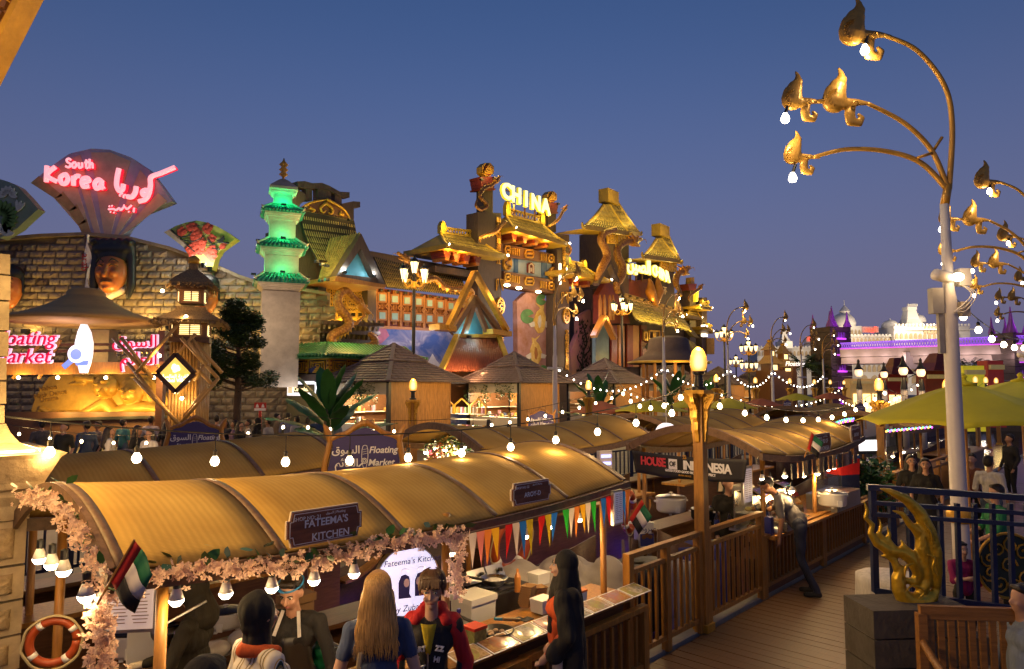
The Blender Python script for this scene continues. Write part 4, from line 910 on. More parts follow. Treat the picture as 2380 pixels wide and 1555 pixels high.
dg.location=t.location;dg.rotation_euler[2]=CT
t,C=cthing('palace_gate','tall black and gold gate with three yellow roofs under glowing CHINA letters','gate',1215);B=ZB(C)
def hipped(t,f,e0,e1,r0,r1,o0,o1,rows=5,cols=26,rt=.055,lab=True,back=True):
 """eave line e0-e1 (near), ridge line r0-r1; o0 eave offset, o1 ridge offset towards the viewer"""
 E0,E1,R0,R1=f(*e0,o0),f(*e1,o0),f(*r0,o1),f(*r1,o1)
 def fn(a,b_):p=R0.lerp(R1,a);q=E0.lerp(E1,a);k=b_+.12*math.sin(PI*b_);x=p.lerp(q,b_);x.z=p.z+(q.z-p.z)*min(1,k);return x
 tiles(t,fn,cols,rows,rt,M_ytile,limit=cols*rows)
 D=Vector((0,(E0.y-R0.y)*-2,0))
 for a,b_ in((E0,R0),(E1,R1)):
  MB().add([a,b_,a+D],[(0,1,2)]).add([a+Vector((0,0,-.06)),b_+Vector((0,0,-.06)),a+D+Vector((0,0,-.06))],[(2,1,0)]).build('roof_end',M_yell,t)
  MB().tube(cr([b_,b_.lerp(a,.5)+Vector((0,0,-.12*(b_-a).length/4)),a+Vector((0,0,.05)),a+(a-b_).normalized()*.35+Vector((0,0,.32))],5),[.12,.12,.12,.05],8).build('hip_ridge',M_yell,t,smooth=True)
  MB().sph(a+(a-b_).normalized()*.2+Vector((0,-.05,.18)),.09,8,6).build('ridge_bulb',M_bulbw,t)
 MB().add([E0+D,E1+D,R1,R0],[(0,1,2,3)]).build('back_slope',M_yell,t)
 MB().bar(E0,E1,.16,.3).build('eave_fascia',M_yell,t)
 MB().bar(E0+D,E0,.16,.28).build('eave_fascia',M_yell,t);MB().bar(E1+D,E1,.16,.28).build('eave_fascia',M_yell,t)
 MB().add([E0+Vector((0,0,-.14)),E1+Vector((0,0,-.14)),E1+D+Vector((0,0,-.14)),E0+D+Vector((0,0,-.14))],[(0,1,2,3)]).build('soffit',M_yell,t)
 u=(R1-R0);h=u.length*.14;g=MB();n=12
 for k in range(n+1):
  for s in(-1,1):
   a=R0+u*(k/n);b_=R0+u*min(1,max(0,(k+s)/n));g.bar(a+Vector((0,-.1,.05)),b_+Vector((0,-.1,h*.85)),.05)
 g.build('crest_lattice',M_yell,t)
 MB().bar(R0+Vector((0,0,.05)),R1+Vector((0,0,.05)),.25,.12).build('crest_base',M_yell,t)
 MB().bar(R0+Vector((0,0,h*.9)),R1+Vector((0,0,h*.9)),.2,.1).build('crest_cap',M_yell,t)
 for a,s in((R0,-1),(R1,1)):
  x=u.normalized()*s
  MB().prism([(a.x+x.x*(-.28*s*s),a.z),(a.x+x.x*.2,a.z),(a.x+x.x*.2,a.z+h*1.1),(a.x+x.x*.02,a.z+h*1.75),(a.x-x.x*.22,a.z+h*1.6),(a.x-x.x*.3,a.z+h)],.3,a.y-.2).build('crest_horn',M_yell,t)
 for k in range(6):lamp('POINT',E0.lerp(E1,(k+.5)/6).lerp(R0.lerp(R1,(k+.5)/6),.25)+Vector((0,-.35,.75)),15,(1,.66,.12),.1,t)
 for k in range(2):lamp('POINT',R0.lerp(R1,k)+Vector((0,-.6,.4)),20,(1,.68,.12),.1,t)
def corbel(t,f,x,y,s,off):
 c=f(x,y,off)
 for k in range(4):MB().box(c+Vector((0,.25,-.28*s*k-.12*s)),(s*(1.15-.22*k),1.1,.27*s)).build('corbel_block',M_redp2 if k<3 else M_orange,t)
 MB().lathe([(.1*s,-.03),(.14*s,0),(.1*s,.03)],10).build('corbel_ring',M_yell,t,loc=c+Vector((0,-.34,-.15*s))).rotation_euler[0]=PI/2
for x0,x1,y0,y1 in((107,268,430,1500),(655,738,580,1890)):slab('pillar',B,[(x0,y0),(x1,y0+6),(x1,y1),(x0,y1)],1.0,.6,M_char,t)
slab('pillar_foot',B,[(612,1000),(660,1000),(660,1890),(612,1890)],.3,-.2,mat('pier_boards',(.09,.055,.035),.7),t)
for xp,yt,k in((180,85,1),(622,282,.82)):
 w_=46*k
 slab('pillar_post',B,[(xp-36*k,yt+180*k),(xp+30*k,yt+180*k),(xp+30*k,yt+350*k),(xp-36*k,yt+350*k)],.6,.1,M_char,t)
 for a,b_,q in((100,118,62),(118,150,56),(150,180,50),(180,192,58)):slab('red_collar',B,[(xp-q*k,yt+a*k),(xp+(q-8)*k,yt+a*k),(xp+(q-12)*k,yt+b_*k),(xp-(q-4)*k,yt+b_*k)],.9,.3,M_redp2,t)
 cx=xp-5*k;oc=[(cx+w_*math.cos(a),yt+50*k-50*k*math.sin(a))for a in[PI/8+j*PI/4 for j in range(8)]]
 slab('medallion',B,oc,.45,.3,M_gold,t)
 slab('medallion_face',B,[(cx+5+(w_-10)*math.cos(a)*.8,yt+50*k-42*k*math.sin(a))for a in[PI/8+j*PI/4 for j in range(8)]],.05,.33,M_redp2,t)
 g=MB();tr=[(cx-24*k,yt+72*k),(cx+8*k,yt+14*k),(cx+34*k,yt+76*k)]
 for q in(1,.55):
  cc=(sum(p[0]for p in tr)/3,sum(p[1]for p in tr)/3);tt=[(cc[0]+(p[0]-cc[0])*q,cc[1]+(p[1]-cc[1])*q)for p in tr]
  for a,b_ in zip(tt,tt[1:]+tt[:1]):g.bar(B(*a,.4),B(*b_,.4),.1)
 g.build('medallion_triangle',M_gold,t)
 ground_uplight(t,B(xp-50,yt+120*k,.9),22);ground_uplight(t,B(xp+40,yt+110*k,.9),22)
hipped(t,B,(-105,665),(292,738),(-150,580),(88,606),1.7,-.1)
hipped(t,B,(358,545),(722,652),(300,455),(545,515),1.7,.2)
hipped(t,B,(712,838),(1012,905),(722,790),(838,812),1.9,.2,cols=16)
for x,y in((-130,702),(-65,716),(5,728),(80,740)):corbel(t,B,x,y-12,.6,.9)
for x,y in((335,590),(408,600),(485,615),(560,632)):corbel(t,B,x,y-18,.6,.9)
for x,y in((770,890),(850,900)):corbel(t,B,x,y-6,.55,.9)
for x,y in((-100,690),(0,712),(380,590),(480,605),(580,625),(800,880)):lamp('POINT',B(x,y+18,1.5),34,(1,.45,.06),.2,t)
slab('low_lintel',B,[(-190,800),(110,840),(110,890),(-190,840)],1.2,.3,M_char,t)
slab('lintel_upper',B,[(270,645),(660,725),(660,790),(270,735)],1.2,.3,M_brown,t)
slab('lintel_lower',B,[(285,835),(655,905),(655,1000),(285,930)],1.2,.3,M_brown,t)
slab('name_board',B,[(285,740),(655,790),(655,900),(285,838)],.4,.1,mat('pale_blue_board',(.3,.42,.48),.5,var=.1),t)
for q in((358,385,750,845),(550,585,778,882)):slab('blue_bar',B,[(q[0],q[2]),(q[1],q[2]+4),(q[1],q[3]+4),(q[0],q[3])],.1,.16,mat('blue_bar',(.02,.1,.25),.5),t)
slab('board_crest',B,[(455,785),(478,775),(498,795),(498,855),(455,848)],.2,.25,M_redp2,t);g=MB();g.bar(B(462,850,.34),B(462,795,.34),.08);g.bar(B(462,795,.34),B(478,785,.34),.08);g.bar(B(478,785,.34),B(490,800,.34),.08);g.bar(B(490,800,.34),B(490,850,.34),.08);g.bar(B(475,815,.34),B(475,840,.34),.1);g.build('board_crest_mark',mat('cream_paint',(.6,.5,.35),.6),t)
for cx,cy,rx,ry in((315,782,30,52),(628,855,26,48)):
 slab('dragon_roundel',B,[(cx+rx*math.cos(a),cy+ry*math.sin(a))for a in np.linspace(0,6.1,18)],.15,.35,M_gold,t)
 MB().tube([B(cx+rx*.6*math.sin(k*.9),cy+ry*(.75-.15*k),.4)for k in range(11)],.07,6).build('roundel_dragon',M_brown,t)
for(y0,sl)in((690,.2),(880,.2)):
 for k,(x,w_)in enumerate(((300,24),(345,10),(360,10),(375,10),(390,10),(440,44),(545,10),(560,10),(575,10),(600,22),(632,10))):
  y=y0+(x-300)*sl
  if w_>15:
   P=[(x,y-26),(x+w_,y-24),(x+w_+8,y),(x+w_,y+26),(x,y+24),(x-8,y)];g=MB()
   for a,b_ in zip(P,P[1:]+P[:1]):g.bar(B(*a,.36),B(*b_,.36),.1)
   g.bar(B(x+4,y,.36),B(x+w_-4,y,.36),.14);g.build('fretwork',M_gold,t)
  else:MB().bar(B(x,y-24,.36),B(x,y+24,.36),.1).build('fretwork',M_gold,t)
def glyphs(t,f,s,x,y,dy,size,off,m=M_gold):
 for k,c in enumerate(s):p=f(x,y+dy*k,off);write('character',c,size,m,t,p,bold=.012,ext=.03)
glyphs(t,B,'財源廣進達三江',250,490,47,.46,.66);glyphs(t,B,'財源廣進達三江',702,680,36,.4,.66);glyphs(t,B,'文明經商',270,1210,42,.44,.66);glyphs(t,B,'文明經商生意興',722,1265,40,.46,.66)
for cx,cy,rx,ry in((262,1080,24,55),(718,1148,20,48)):
 g=MB();P=[(cx+rx*math.cos(a),cy+ry*math.sin(a))for a in np.linspace(0,2*PI,9)]
 for a,b_ in zip(P,P[1:]):g.bar(B(*a,.66),B(*b_,.66),.12)
 g.build('hexagon_ring',M_gold,t)
 for j in range(5):MB().tube([B(cx+(j%2-.5)*rx*.7+rx*.3*math.cos(a),cy+(j-2)*ry*.33+ry*.17*math.sin(a),.66)for a in np.linspace(0,2*PI,7)],.05,5).build('hexagon_cell',M_gold,t)
for x,y in((257,930),(708,1020)):
 for sx in(-1,1):MB().tube([B(x+sx*8,y-35,.66),B(x+sx*22,y-35,.66),B(x+sx*22,y+42,.66),B(x+sx*10,y-10,.66),B(x+sx*8,y-35,.66)],.05,4).build('gold_bracket',M_gold,t)
for x,y in((308,935),(390,955),(525,980)):MB().sph(B(x,y,.4),(.22,.22,.1),10,6).build('downlight',M_bulb,t);lamp('POINT',B(x,y+14,.4),16,WARM,.1,t)
lamp('POINT',B(470,830,3.2),45,(1,.85,.6),.4,t);lamp('POINT',B(240,1000,3.5),60,(1,.6,.15),.4,t)
M_sign=glow('sign_yellow',(1,.9,.42),1.5,False);M_signh=glow('sign_halo',(.8,.62,.03),.8,False)
def bigtext(t,f,s,x,y,x2,size,off,ycurve=0):
 n=len(s)
 for k,c in enumerate(s):
  p=f(x+(x2-x)*k/max(1,n-1),y+ycurve*k,off)
  write('sign_letter',c,size,M_sign,t,p+Vector((0,-.1,0)),bold=.03,ext=.05);write('sign_letter_edge',c,size,M_signh,t,p,bold=.05,ext=.08)
bigtext(t,B,'CHINA',298,292,568,1.45,1.0,26)
for x,y in((355,420),(430,445),(500,470)):MB().bar(B(x,y-50,.8),B(x,y+20,.5),.12).build('sign_strut',M_brown,t)
MB().bar(B(290,275,.75),B(590,375,.75),.06).build('sign_rail',M_brown,t)
MB().bar(B(674,785,1.0),B(674,930,1.0),.14).build('light_tube',glow('tube_white',(1,.8,.6),3,False),t)
M_koi=mat('koi_backdrop',(.5,.2,.08),.7,var=.45,vs=.8,col2=(.5,.3,.3))
slab('koi_mural',B,[(378,1045),(440,985),(540,990),(610,1095),(612,1890),(386,1890)],.4,-.4,M_koi,t)
M_gk=mat('koi_gold',(.75,.4,.03),.6,var=.35,vs=2,col2=(.8,.6,.2));M_lily=mat('lily_green',(.1,.25,.08),.7,var=.3,vs=2);M_kw=mat('koi_white',(.65,.6,.5),.6,var=.2)
for x,y,r in((450,1150,46),(545,1035,34),(470,1440,20),(560,1520,30)):
 slab('lily_pad',B,[(x,y)]+[(x+r*math.cos(a),y+r*math.sin(a)*1.1)for a in np.linspace(.3,5.9,16)],.04,-.36,M_lily,t)
for x,y,s,fl in((535,1180,1,1),(510,1400,.95,-1)):
 q=lambda P:[(x+a*s*fl,y+b_*s)for a,b_ in P]
 slab('koi_body',B,q([(-10,88),(-35,50),(-42,0),(-20,-60),(5,-85),(-30,-125),(10,-100),(30,-110),(25,-70),(42,-20),(40,40),(20,80)]),.06,-.34,M_gk,t)
 slab('koi_fin',B,q([(38,0),(75,25),(60,55),(36,40)]),.05,-.33,M_kw,t);slab('koi_fin',B,q([(-38,5),(-75,20),(-62,45),(-34,40)]),.05,-.33,M_kw,t)
 slab('koi_patch',B,q([(-3,50),(-13,15),(-6,-30),(6,-40),(11,0),(7,40)]),.04,-.3,M_kw if fl>0 else M_orange,t)
lamp('POINT',B(500,1060,2.0),110,(1,.8,.55),.3,t);lamp('POINT',B(500,1350,2.4),110,(1,.7,.6),.4,t)
M_flo=mat('floral_backdrop',(.4,.12,.3),.7,var=.2,vs=.3,col2=(.6,.38,.16))
slab('floral_mural',B,[(800,1150),(905,1090),(912,1890),(790,1890),(745,1395),(800,1270)],.4,-.8,M_flo,t)
g=MB();rn=random.Random(3)
for st in([(850,1890),(830,1450),(860,1330),(830,1200)],[(840,1420),(880,1380),(890,1300)],[(835,1500),(800,1450),(795,1420)]):g.tube([B(x,y,-.75)for x,y in cr2(st)],.06,5)
for k in range(170):
 x,y=840+rn.gauss(0,22),rn.uniform(1180,1580);a=rn.uniform(0,6.28);r=rn.uniform(.1,.24);c=B(x,y,-.74+rn.random()*.1)
 d=Vector((math.cos(a),0,math.sin(a)))*r;e_=Vector((-d.z,0,d.x))*.4;g.add([c-d,c+e_,c+d,c-e_],[(0,1,2,3)])
o=g.build('painted_leaves',M_ink,t);o['kind']='stuff'
lamp('POINT',B(850,1180,1.6),40,(1,.7,.8),.3,t);lamp('POINT',B(840,1450,1.6),36,(1,.7,.4),.3,t)
for pth,lb,rd in(([(100,345),(92,385),(120,410),(145,405),(170,380),(120,320),(150,265),(200,245),(232,215)],'golden dragon coiled round the left gate post',[.05,.09,.11,.12,.12,.13,.12,.1]),([(125,640),(120,610),(160,590),(225,565),(260,525),(300,495)],'golden dragon tail on the left gate pillar',[.04,.09,.13,.13,.11]),([(590,530),(640,500),(670,470),(690,430),(705,410)],'golden dragon behind the right gate post',[.06,.1,.1,.09]),([(700,705),(735,720),(748,685),(728,650),(712,640)],'golden dragon tail on the right gate pillar',[.04,.08,.1,.08])):
 dg=dragon('dragon_sculpture',lb,lambda x,y,o=1.3:B(x,y,o),pth,rd,spines=1 if 'coiled' in lb else-1,head='tail' not in lb);dg.location=t.location;dg.rotation_euler[2]=CT
t,C=cthing('a_frame_hut','A-frame hut with teal lit front above a ribbed copper roof','building',1105);
c=C
M_cop=mat('copper_roof',(.33,.1,.045),.5,metal=.0,var=.3,vs=2)
for a,b_ in(((1103,632),(1040,765)),((1103,632),(1178,768))):MB().bar(c(*a,3.2),c(*b_,3.2),.34,.25).build('frame_beam',M_gold,t)
slab('teal_recess',c,[(1103,700),(1060,785),(1158,785)],.3,2.2,M_teal,t)
for a,b_ in(((1103,690),(1050,775)),((1103,690),(1165,775)),((1103,700),(1078,780)),((1103,700),(1135,780))):MB().bar(c(*a,2.7),c(*b_,2.7),.22,.3).build('inner_beam',M_brown,t)
for q in([(1022,752),(1062,758),(1062,770),(1022,766)],[(1146,764),(1190,770),(1190,782),(1146,776)]):slab('ledge',c,q,.8,3.3,M_gold,t)
n=26
for k in range(n):
 f=k/(n-1);MB().tube([c(1065+90*f,782,2.8),c(1030+145*f,862,4.6)],.08,6).build('roof_rib',M_cop,t,smooth=True)
slab('roof_board',c,[(1062,784),(1158,784),(1180,860),(1028,860)],.1,2.6,M_cop,t)
for a,b_ in(((1062,780),(1024,864)),((1158,782),(1190,866))):MB().bar(c(*a,3.0),c(*b_,4.8),.3,.2).build('hip_trim',M_yell,t)
MB().bar(c(1060,780,2.9),c(1162,782,2.9),.3,.2).build('ridge_trim',M_yell,t)
slab('hut_wall',c,[(1040,862),(1180,862),(1180,960),(1040,960)],.5,3.4,M_brown,t)
MB().box(c(1090,783,3.2),(.2,.2,.15)).build('spotlight',M_black,t);lamp('POINT',c(1103,775,3.0),45,(.5,.9,1),.1,t)
for k in range(6):lamp('POINT',c(1050+24*k,868,5.2),22,(1,.5,.2),.1,t)
t,C=cthing('twin_tower_palace','dark palace with two yellow roofed towers, red wall and straw roof','building',1500);B=ZB(C)
slab('main_wall',B,[(900,960),(1150,900),(1480,1050),(1640,1180),(1660,1890),(900,1890)],4,-.6,M_char,t)
for(x0,x1,y0,y1),win in(((985,1150,560,1110),(1000,1060,585,640)),((1365,1465,745,1100),(1368,1420,760,825))):
 slab('tower_shaft',B,[(x0,y0),(x1,y0+25),(x1,y1),(x0,y1)],2.5,.2,M_char,t)
 for q in(0,1):
  xa,xb=win[0]+q*72*(1 if x0<1000 else .8),win[1]+q*72*(1 if x0<1000 else .8);ya,yb=win[2]+8*q-16*(q),win[3]+8*q
  slab('tower_window',B,[(xa,ya),(xb,ya+8),(xb,yb+8),(xa,yb)],.1,.25,mat('window_warm',(.5,.3,.08),.5,emit=(1,.6,.15),es=.12),t)
  g=MB()
  for j in range(4):g.bar(B(xa+(xb-xa)*j/3,ya,.32),B(xa+(xb-xa)*j/3,yb+8,.32),.09);g.bar(B(xa,ya+(yb-ya)*j/3,.32),B(xb,ya+8+(yb-ya)*j/3,.32),.09)
  g.build('window_grid',M_yell,t)
def tower_roof(corner,left,right,apexl,apexr,cols):
 o=2.2
 K0,Lf,Rt,A0,A1=B(*corner,o),B(*left,.4),B(*right,.4),B(*apexl,.8),B(*apexr,.4)
 Lf=B(*left,o);Rt=Rt+Vector((.4,.9,0))
 def f1(a,b_):p=A0+(A1-A0)*(.35*a);q=Lf.lerp(K0,a);x=p.lerp(q,b_);x.z-=.18*math.sin(PI*b_);return x
 def f2(a,b_):p=A0.lerp(A1,.35+.65*a);q=K0.lerp(Rt,a);x=p.lerp(q,b_);x.z-=.18*math.sin(PI*b_);return x
 tiles(t,f1,cols,5,.075,M_ytile,limit=cols*5);tiles(t,f2,int(cols*.8),5,.075,M_ytile,limit=cols*5)
 for p,q in((Lf,A0),(K0,A0.lerp(A1,.35)),(Rt,A1)):MB().tube(cr([q,q.lerp(p,.5)+Vector((0,0,-.15)),p,p+(p-q).normalized()*.5+Vector((0,0,.5))],5),[.16,.16,.15,.06],8).build('hip_ridge',M_yell,t,smooth=True)
 MB().bar(Lf,K0,.2,.35).build('eave_fascia',M_yell,t);MB().bar(K0,Rt,.2,.35).build('eave_fascia',M_yell,t)
 D=Vector((0,3.0,0));MB().add([Lf+Vector((0,0,-.1)),K0+Vector((0,0,-.1)),Rt+Vector((0,0,-.1)),Lf+D+Vector((0,0,-.1))],[(0,1,2,3)]).build('soffit',M_yell,t)
 u=A1-A0;MB().box(A0.lerp(A1,.5)+Vector((0,.2,.65)),(u.length*.55,.9,1.1)).build('crest_block',M_yell,t)
 for k in range(5):
  for P in(Lf.lerp(K0,(k+.5)/5),K0.lerp(Rt,(k+.5)/5)):lamp('POINT',P.lerp(A0,.18)+Vector((0,-.3,.75)),18,(1,.68,.1),.12,t)
 lamp('POINT',A0+Vector((.5,-1.6,.8)),50,(1,.68,.1),.2,t);lamp('POINT',K0+Vector((0,.9,-.9)),40,(1,.6,.12),.2,t)
tower_roof((1150,578),(840,532),(1275,568),(975,385),(1075,372),18)
tower_roof((1500,770),(1250,735),(1560,770),(1340,618),(1425,600),15)
slab('red_wall',B,[(1150,890),(1200,905),(1290,890),(1330,960),(1500,1010),(1500,1110),(1150,1010)],.5,-.1,M_redp2,t)
for x in(1160,1200,1240,1300,1340):MB().bar(B(x,820,-.1),B(x,910,-.1),.14).build('sign_strut',M_brown,t)
p=B(1222,800,.6);write('sign_letters',AR_SIN,1.7,M_sign,t,p,bold=.03,ext=.06);write('sign_letters_edge',AR_SIN,1.7,M_signh,t,p+Vector((0,.1,0)),bold=.045,ext=.08)
bigtext(t,B,'CHINA',1322,838,1412,1.35,.6,11)
g=[('c',B(1330,1070,.9),B(1300,980,.9),.3,.5,0),('c',B(1300,980,.9),B(1300,920,.9),.5,.25,0),('c',B(1300,920,.9),B(1290,890,.9),.25,.1,0),('c',B(1330,1070,.9),B(1355,980,.9),.3,.5,0),('c',B(1355,980,.9),B(1350,900,.9),.5,.2,0),('c',B(1350,900,.9),B(1345,870,.9),.2,.06,0)]
blob('gold_ornament',[(q[0],tuple(q[1]),tuple(q[2]))+q[3:]for q in g],[M_scale],t,.09,1)
glyphs(t,B,'大不',1035,830,60,.8,.3,mat('cream_paint',(.6,.5,.35),.6));glyphs(t,B,'不',1400,975,40,.8,.5,MATS['cream_paint'])
for x in range(1160,1500,50):ground_uplight(t,B(x,1010+(x-1160)*.28,1.0),10,(1,.45,.12))
def sf(a,b_):return B(1100+380*a+95*b_,990+110*a+b_*(195-40*a),.3+3.2*b_)
M_straw=mat('straw_thatch',(.34,.27,.1),.8,var=.5,vs=5,bump=.6,bs=14)
items=[]
for j in range(8):
 for i in range(26):
  a0,a1,b0,b1=i/26,(i+.93)/26,j/8,(j+1.2)/8;dz=Vector((0,-.05,.1*random.random()))
  P=[sf(a0,b0),sf(a1,b0),sf(a1,b1)+dz,sf(a0,b1)+dz];g=MB();g.add(P+[p+Vector((0,-.06,.09))for p in P],[(0,1,2,3),(7,6,5,4),(0,4,5,1),(1,5,6,2),(2,6,7,3),(3,7,4,0)]);items.append((g.mesh('shingle',M_straw),I4))
pieces('shingle',items,t,300)
for k in range(9):lamp('POINT',sf((k+.5)/9,.92)+Vector((0,-.5,.55)),26,(1,.68,.1),.12,t)
lamp('POINT',B(1250,1090,6),110,(1,.75,.3),.6,t)
slab('upper_facade',B,[(940,1000),(1000,900),(1060,960),(1100,1010),(1160,1200),(940,1200)],.5,1.4,M_redp2,t)
for a,b_ in(((1003,770),(920,930)),((1003,770),(1100,1000)),((975,1150),(905,1290)),((975,1150),(1048,1305))):MB().bar(B(*a,2.2),B(*b_,2.2),.5,.25).build('gable_beam',M_gold_wood if a[1]>1000 else M_char,t)
slab('arched_panel',B,[(975,1190),(920,1290),(920,1890),(1012,1890),(1012,1290)],.3,1.7,mat('slate_blue',(.09,.16,.22),.6,var=.3,vs=1),t)
for x in(955,985,1022,1045):slab('lit_niche',B,[(x-8,1040),(x,1000),(x+8,1040),(x+8,1175),(x-8,1175)],.1,1.95,M_orange,t);lamp('POINT',B(x,1165,2.6),9,(1,.5,.1),.08,t)
for x in(1050,1100,1160,1200,1255):slab('facade_panel',B,[(x-20,1210),(x+20,1215),(x+20,1500),(x-20,1500)],.15,1.5,M_redp2 if x%100 else M_orange,t)
for x in(1050,1160):lamp('POINT',B(x,1440,2.6),26,(1,.5,.08),.1,t)
slab('facade_wall',B,[(1000,1190),(1240,1200),(1240,1890),(1000,1890)],.4,1.1,M_char,t)
slab('carved_board',B,[(1250,1240),(1370,1250),(1370,1345),(1250,1320)],.3,1.6,M_brown,t)
for q in((1290,1250,1360,1325),(1258,1258,1275,1312)):
 g=MB();P=[(q[0],q[1]),(q[2],q[1]+3),(q[2],q[3]+6),(q[0],q[3])]
 for a,b_ in zip(P,P[1:]+P[:1]):g.bar(B(*a,1.7),B(*b_,1.7),.12)
 g.build('carved_frame',M_gold,t)
p=B(1325,1285,1.75);write('character','囍',.55,M_gold,t,p,bold=.02,ext=.04)
slab('portrait_mural',B,[(1245,1360),(1330,1360),(1330,1890),(1245,1890)],.2,1.5,mat('mural_cream',(.55,.45,.35),.7,var=.2,vs=1),t)
slab('painted_hair',B,[(1265,1360),(1275,1340),(1295,1345),(1298,1370),(1285,1390),(1270,1372)],.04,1.54,M_ink,t)
slab('painted_face',B,[(1247,1375),(1268,1372),(1274,1400),(1268,1430),(1250,1440)],.03,1.53,mat('mural_skin',(.6,.36,.26),.6),t)
slab('painted_robe',B,[(1250,1470),(1290,1425),(1325,1440),(1328,1590),(1248,1590)],.03,1.53,M_orange,t);slab('painted_sash',B,[(1247,1450),(1280,1420),(1295,1440),(1262,1500),(1247,1520)],.05,1.55,mat('mural_blue',(.08,.15,.35),.6),t)
lamp('POINT',B(1290,1365,3),40,(1,.85,.6),.2,t)
for pth,lb,rd,sp in(([(930,905),(945,850),(975,790),(1000,735),(985,680),(958,625),(975,575),(1020,560),(1055,545)],'golden dragon body climbing the left side of the first tower',[.2,.3,.32,.31,.3,.27,.22],-1),([(1075,990),(1065,930),(1095,880),(1105,810),(1075,740),(1075,680),(1120,640),(1180,632)],'golden dragon leaning out from the first tower',[.2,.3,.35,.34,.3,.27,.24],1),([(1490,960),(1475,910),(1490,860),(1530,838)],'golden dragon leaning out from the second tower',[.2,.3,.28,.24],1)):
 dg=dragon('dragon_sculpture',lb,lambda x,y,o=2.2:B(x,y,o),pth,rd,spines=sp,head='body' not in lb);dg.location=t.location;dg.rotation_euler[2]=CT
lamp('POINT',B(1040,900,5),90,(1,.65,.2),.4,t);lamp('POINT',B(1130,760,5),70,(1,.65,.2),.4,t)
slab('corner_roof',B,[(1555,1310),(1600,1330),(1675,1425),(1660,1440),(1600,1400)],.5,2.4,M_straw,t)
slab('side_roof',B,[(1475,1130),(1510,1140),(1640,1300),(1600,1290)],.4,1.6,M_straw,t)
lamp('POINT',B(1600,1300,4),80,(1,.7,.12),.2,t)
t,C=cthing('far_gate','far dragon gate with red collar and glowing sign at the end of the palace','gate',1632);B=ZB(C)
slab('pillar',B,[(1572,960),(1610,960),(1612,1890),(1572,1890)],1.4,0,M_char,t);slab('pillar',B,[(1655,1020),(1690,1020),(1690,1890),(1655,1890)],1.4,0,M_char,t)
for a,b_,q in((925,945,30),(945,970,26)):slab('red_collar',B,[(1590-q,a),(1590+q,a),(1590+q-3,b_),(1590-q+3,b_)],1.2,.3,M_redp2,t)
slab('medallion',B,[(1582,880),(1602,880),(1604,925),(1580,925)],.6,.1,M_gold,t)
slab('glowing_sign',B,[(1614,975),(1634,970),(1628,1045),(1614,1050)],.3,.3,M_signh,t)
for(e0,e1,r0,r1)in(((1545,1150),(1650,1165),(1570,1110),(1620,1115)),((1640,1085),(1720,1100),(1650,1060),(1690,1065)),((1685,1230),(1728,1260),(1690,1210),(1712,1220))):
 hipped(t,B,e0,e1,r0,r1,1.5,.2,rows=3,cols=9)
MB().bar(B(1672,1210,.6),B(1672,1290,.6),.5).build('light_tube',MATS['tube_white'],t)
slab('gold_screen',B,[(1688,1300),(1742,1300),(1742,1412),(1688,1412)],.3,0,mat('gold_slats',(.4,.25,.06),.5),t)
for k in range(8):MB().bar(B(1692+6.5*k,1302,.1),B(1692+6.5*k,1410,.1),.1).build('slat',M_gold,t)
dg=dragon('dragon_sculpture','small golden dragon on the far gate post',lambda x,y,o=1.6:B(x,y,o),[(1570,1045),(1565,1020),(1600,985),(1630,965),(1645,950)],[.06,.12,.14,.12],head=True);dg.location=t.location;dg.rotation_euler[2]=CT
# ================================================================== plank kiosks on the promenade
M_shing=mat('kiosk_shingle',(.2,.15,.15),.7,var=.3,vs=2,bump=.3,bs=15)
M_plk=wood('kiosk_planks',(.52,.26,.07),.55,(5,5,.6))
M_int=mat('shop_cream',(.7,.62,.45),.6,var=.1)
M_goods=[mat('goods_%s'%n,c,.5,var=.2,vs=8)for n,c in(('white',(.75,.7,.6)),('amber',(.55,.28,.06)),('pink',(.6,.25,.3)),('green',(.2,.35,.12)),('yellow',(.65,.5,.1)),('brown',(.2,.1,.05)),('blue',(.1,.15,.3)))]
def leaves(mb,c,r,n,size,rn,droop=0):
 for _ in range(n):
  while True:
   p=Vector((rn.uniform(-1,1),rn.uniform(-1,1),rn.uniform(-1,1)))
   if p.length<1 and(p.length>.45 or rn.random()<.4):break
  q=Vector(c)+Vector((p.x*r[0],p.y*r[1],p.z*r[2]));a=rn.uniform(0,6.28);d=Vector((math.cos(a),math.sin(a),rn.uniform(-.6,.5)-droop)).normalized()*size*rn.uniform(.6,1.3)
  e_=d.cross(Vector((rn.uniform(-1,1),rn.uniform(-1,1),1))).normalized()*d.length*.38
  mb.add([q-d*.5,q+e_*.5,q+d*.5,q-e_*.5],[(0,1,2,3)])
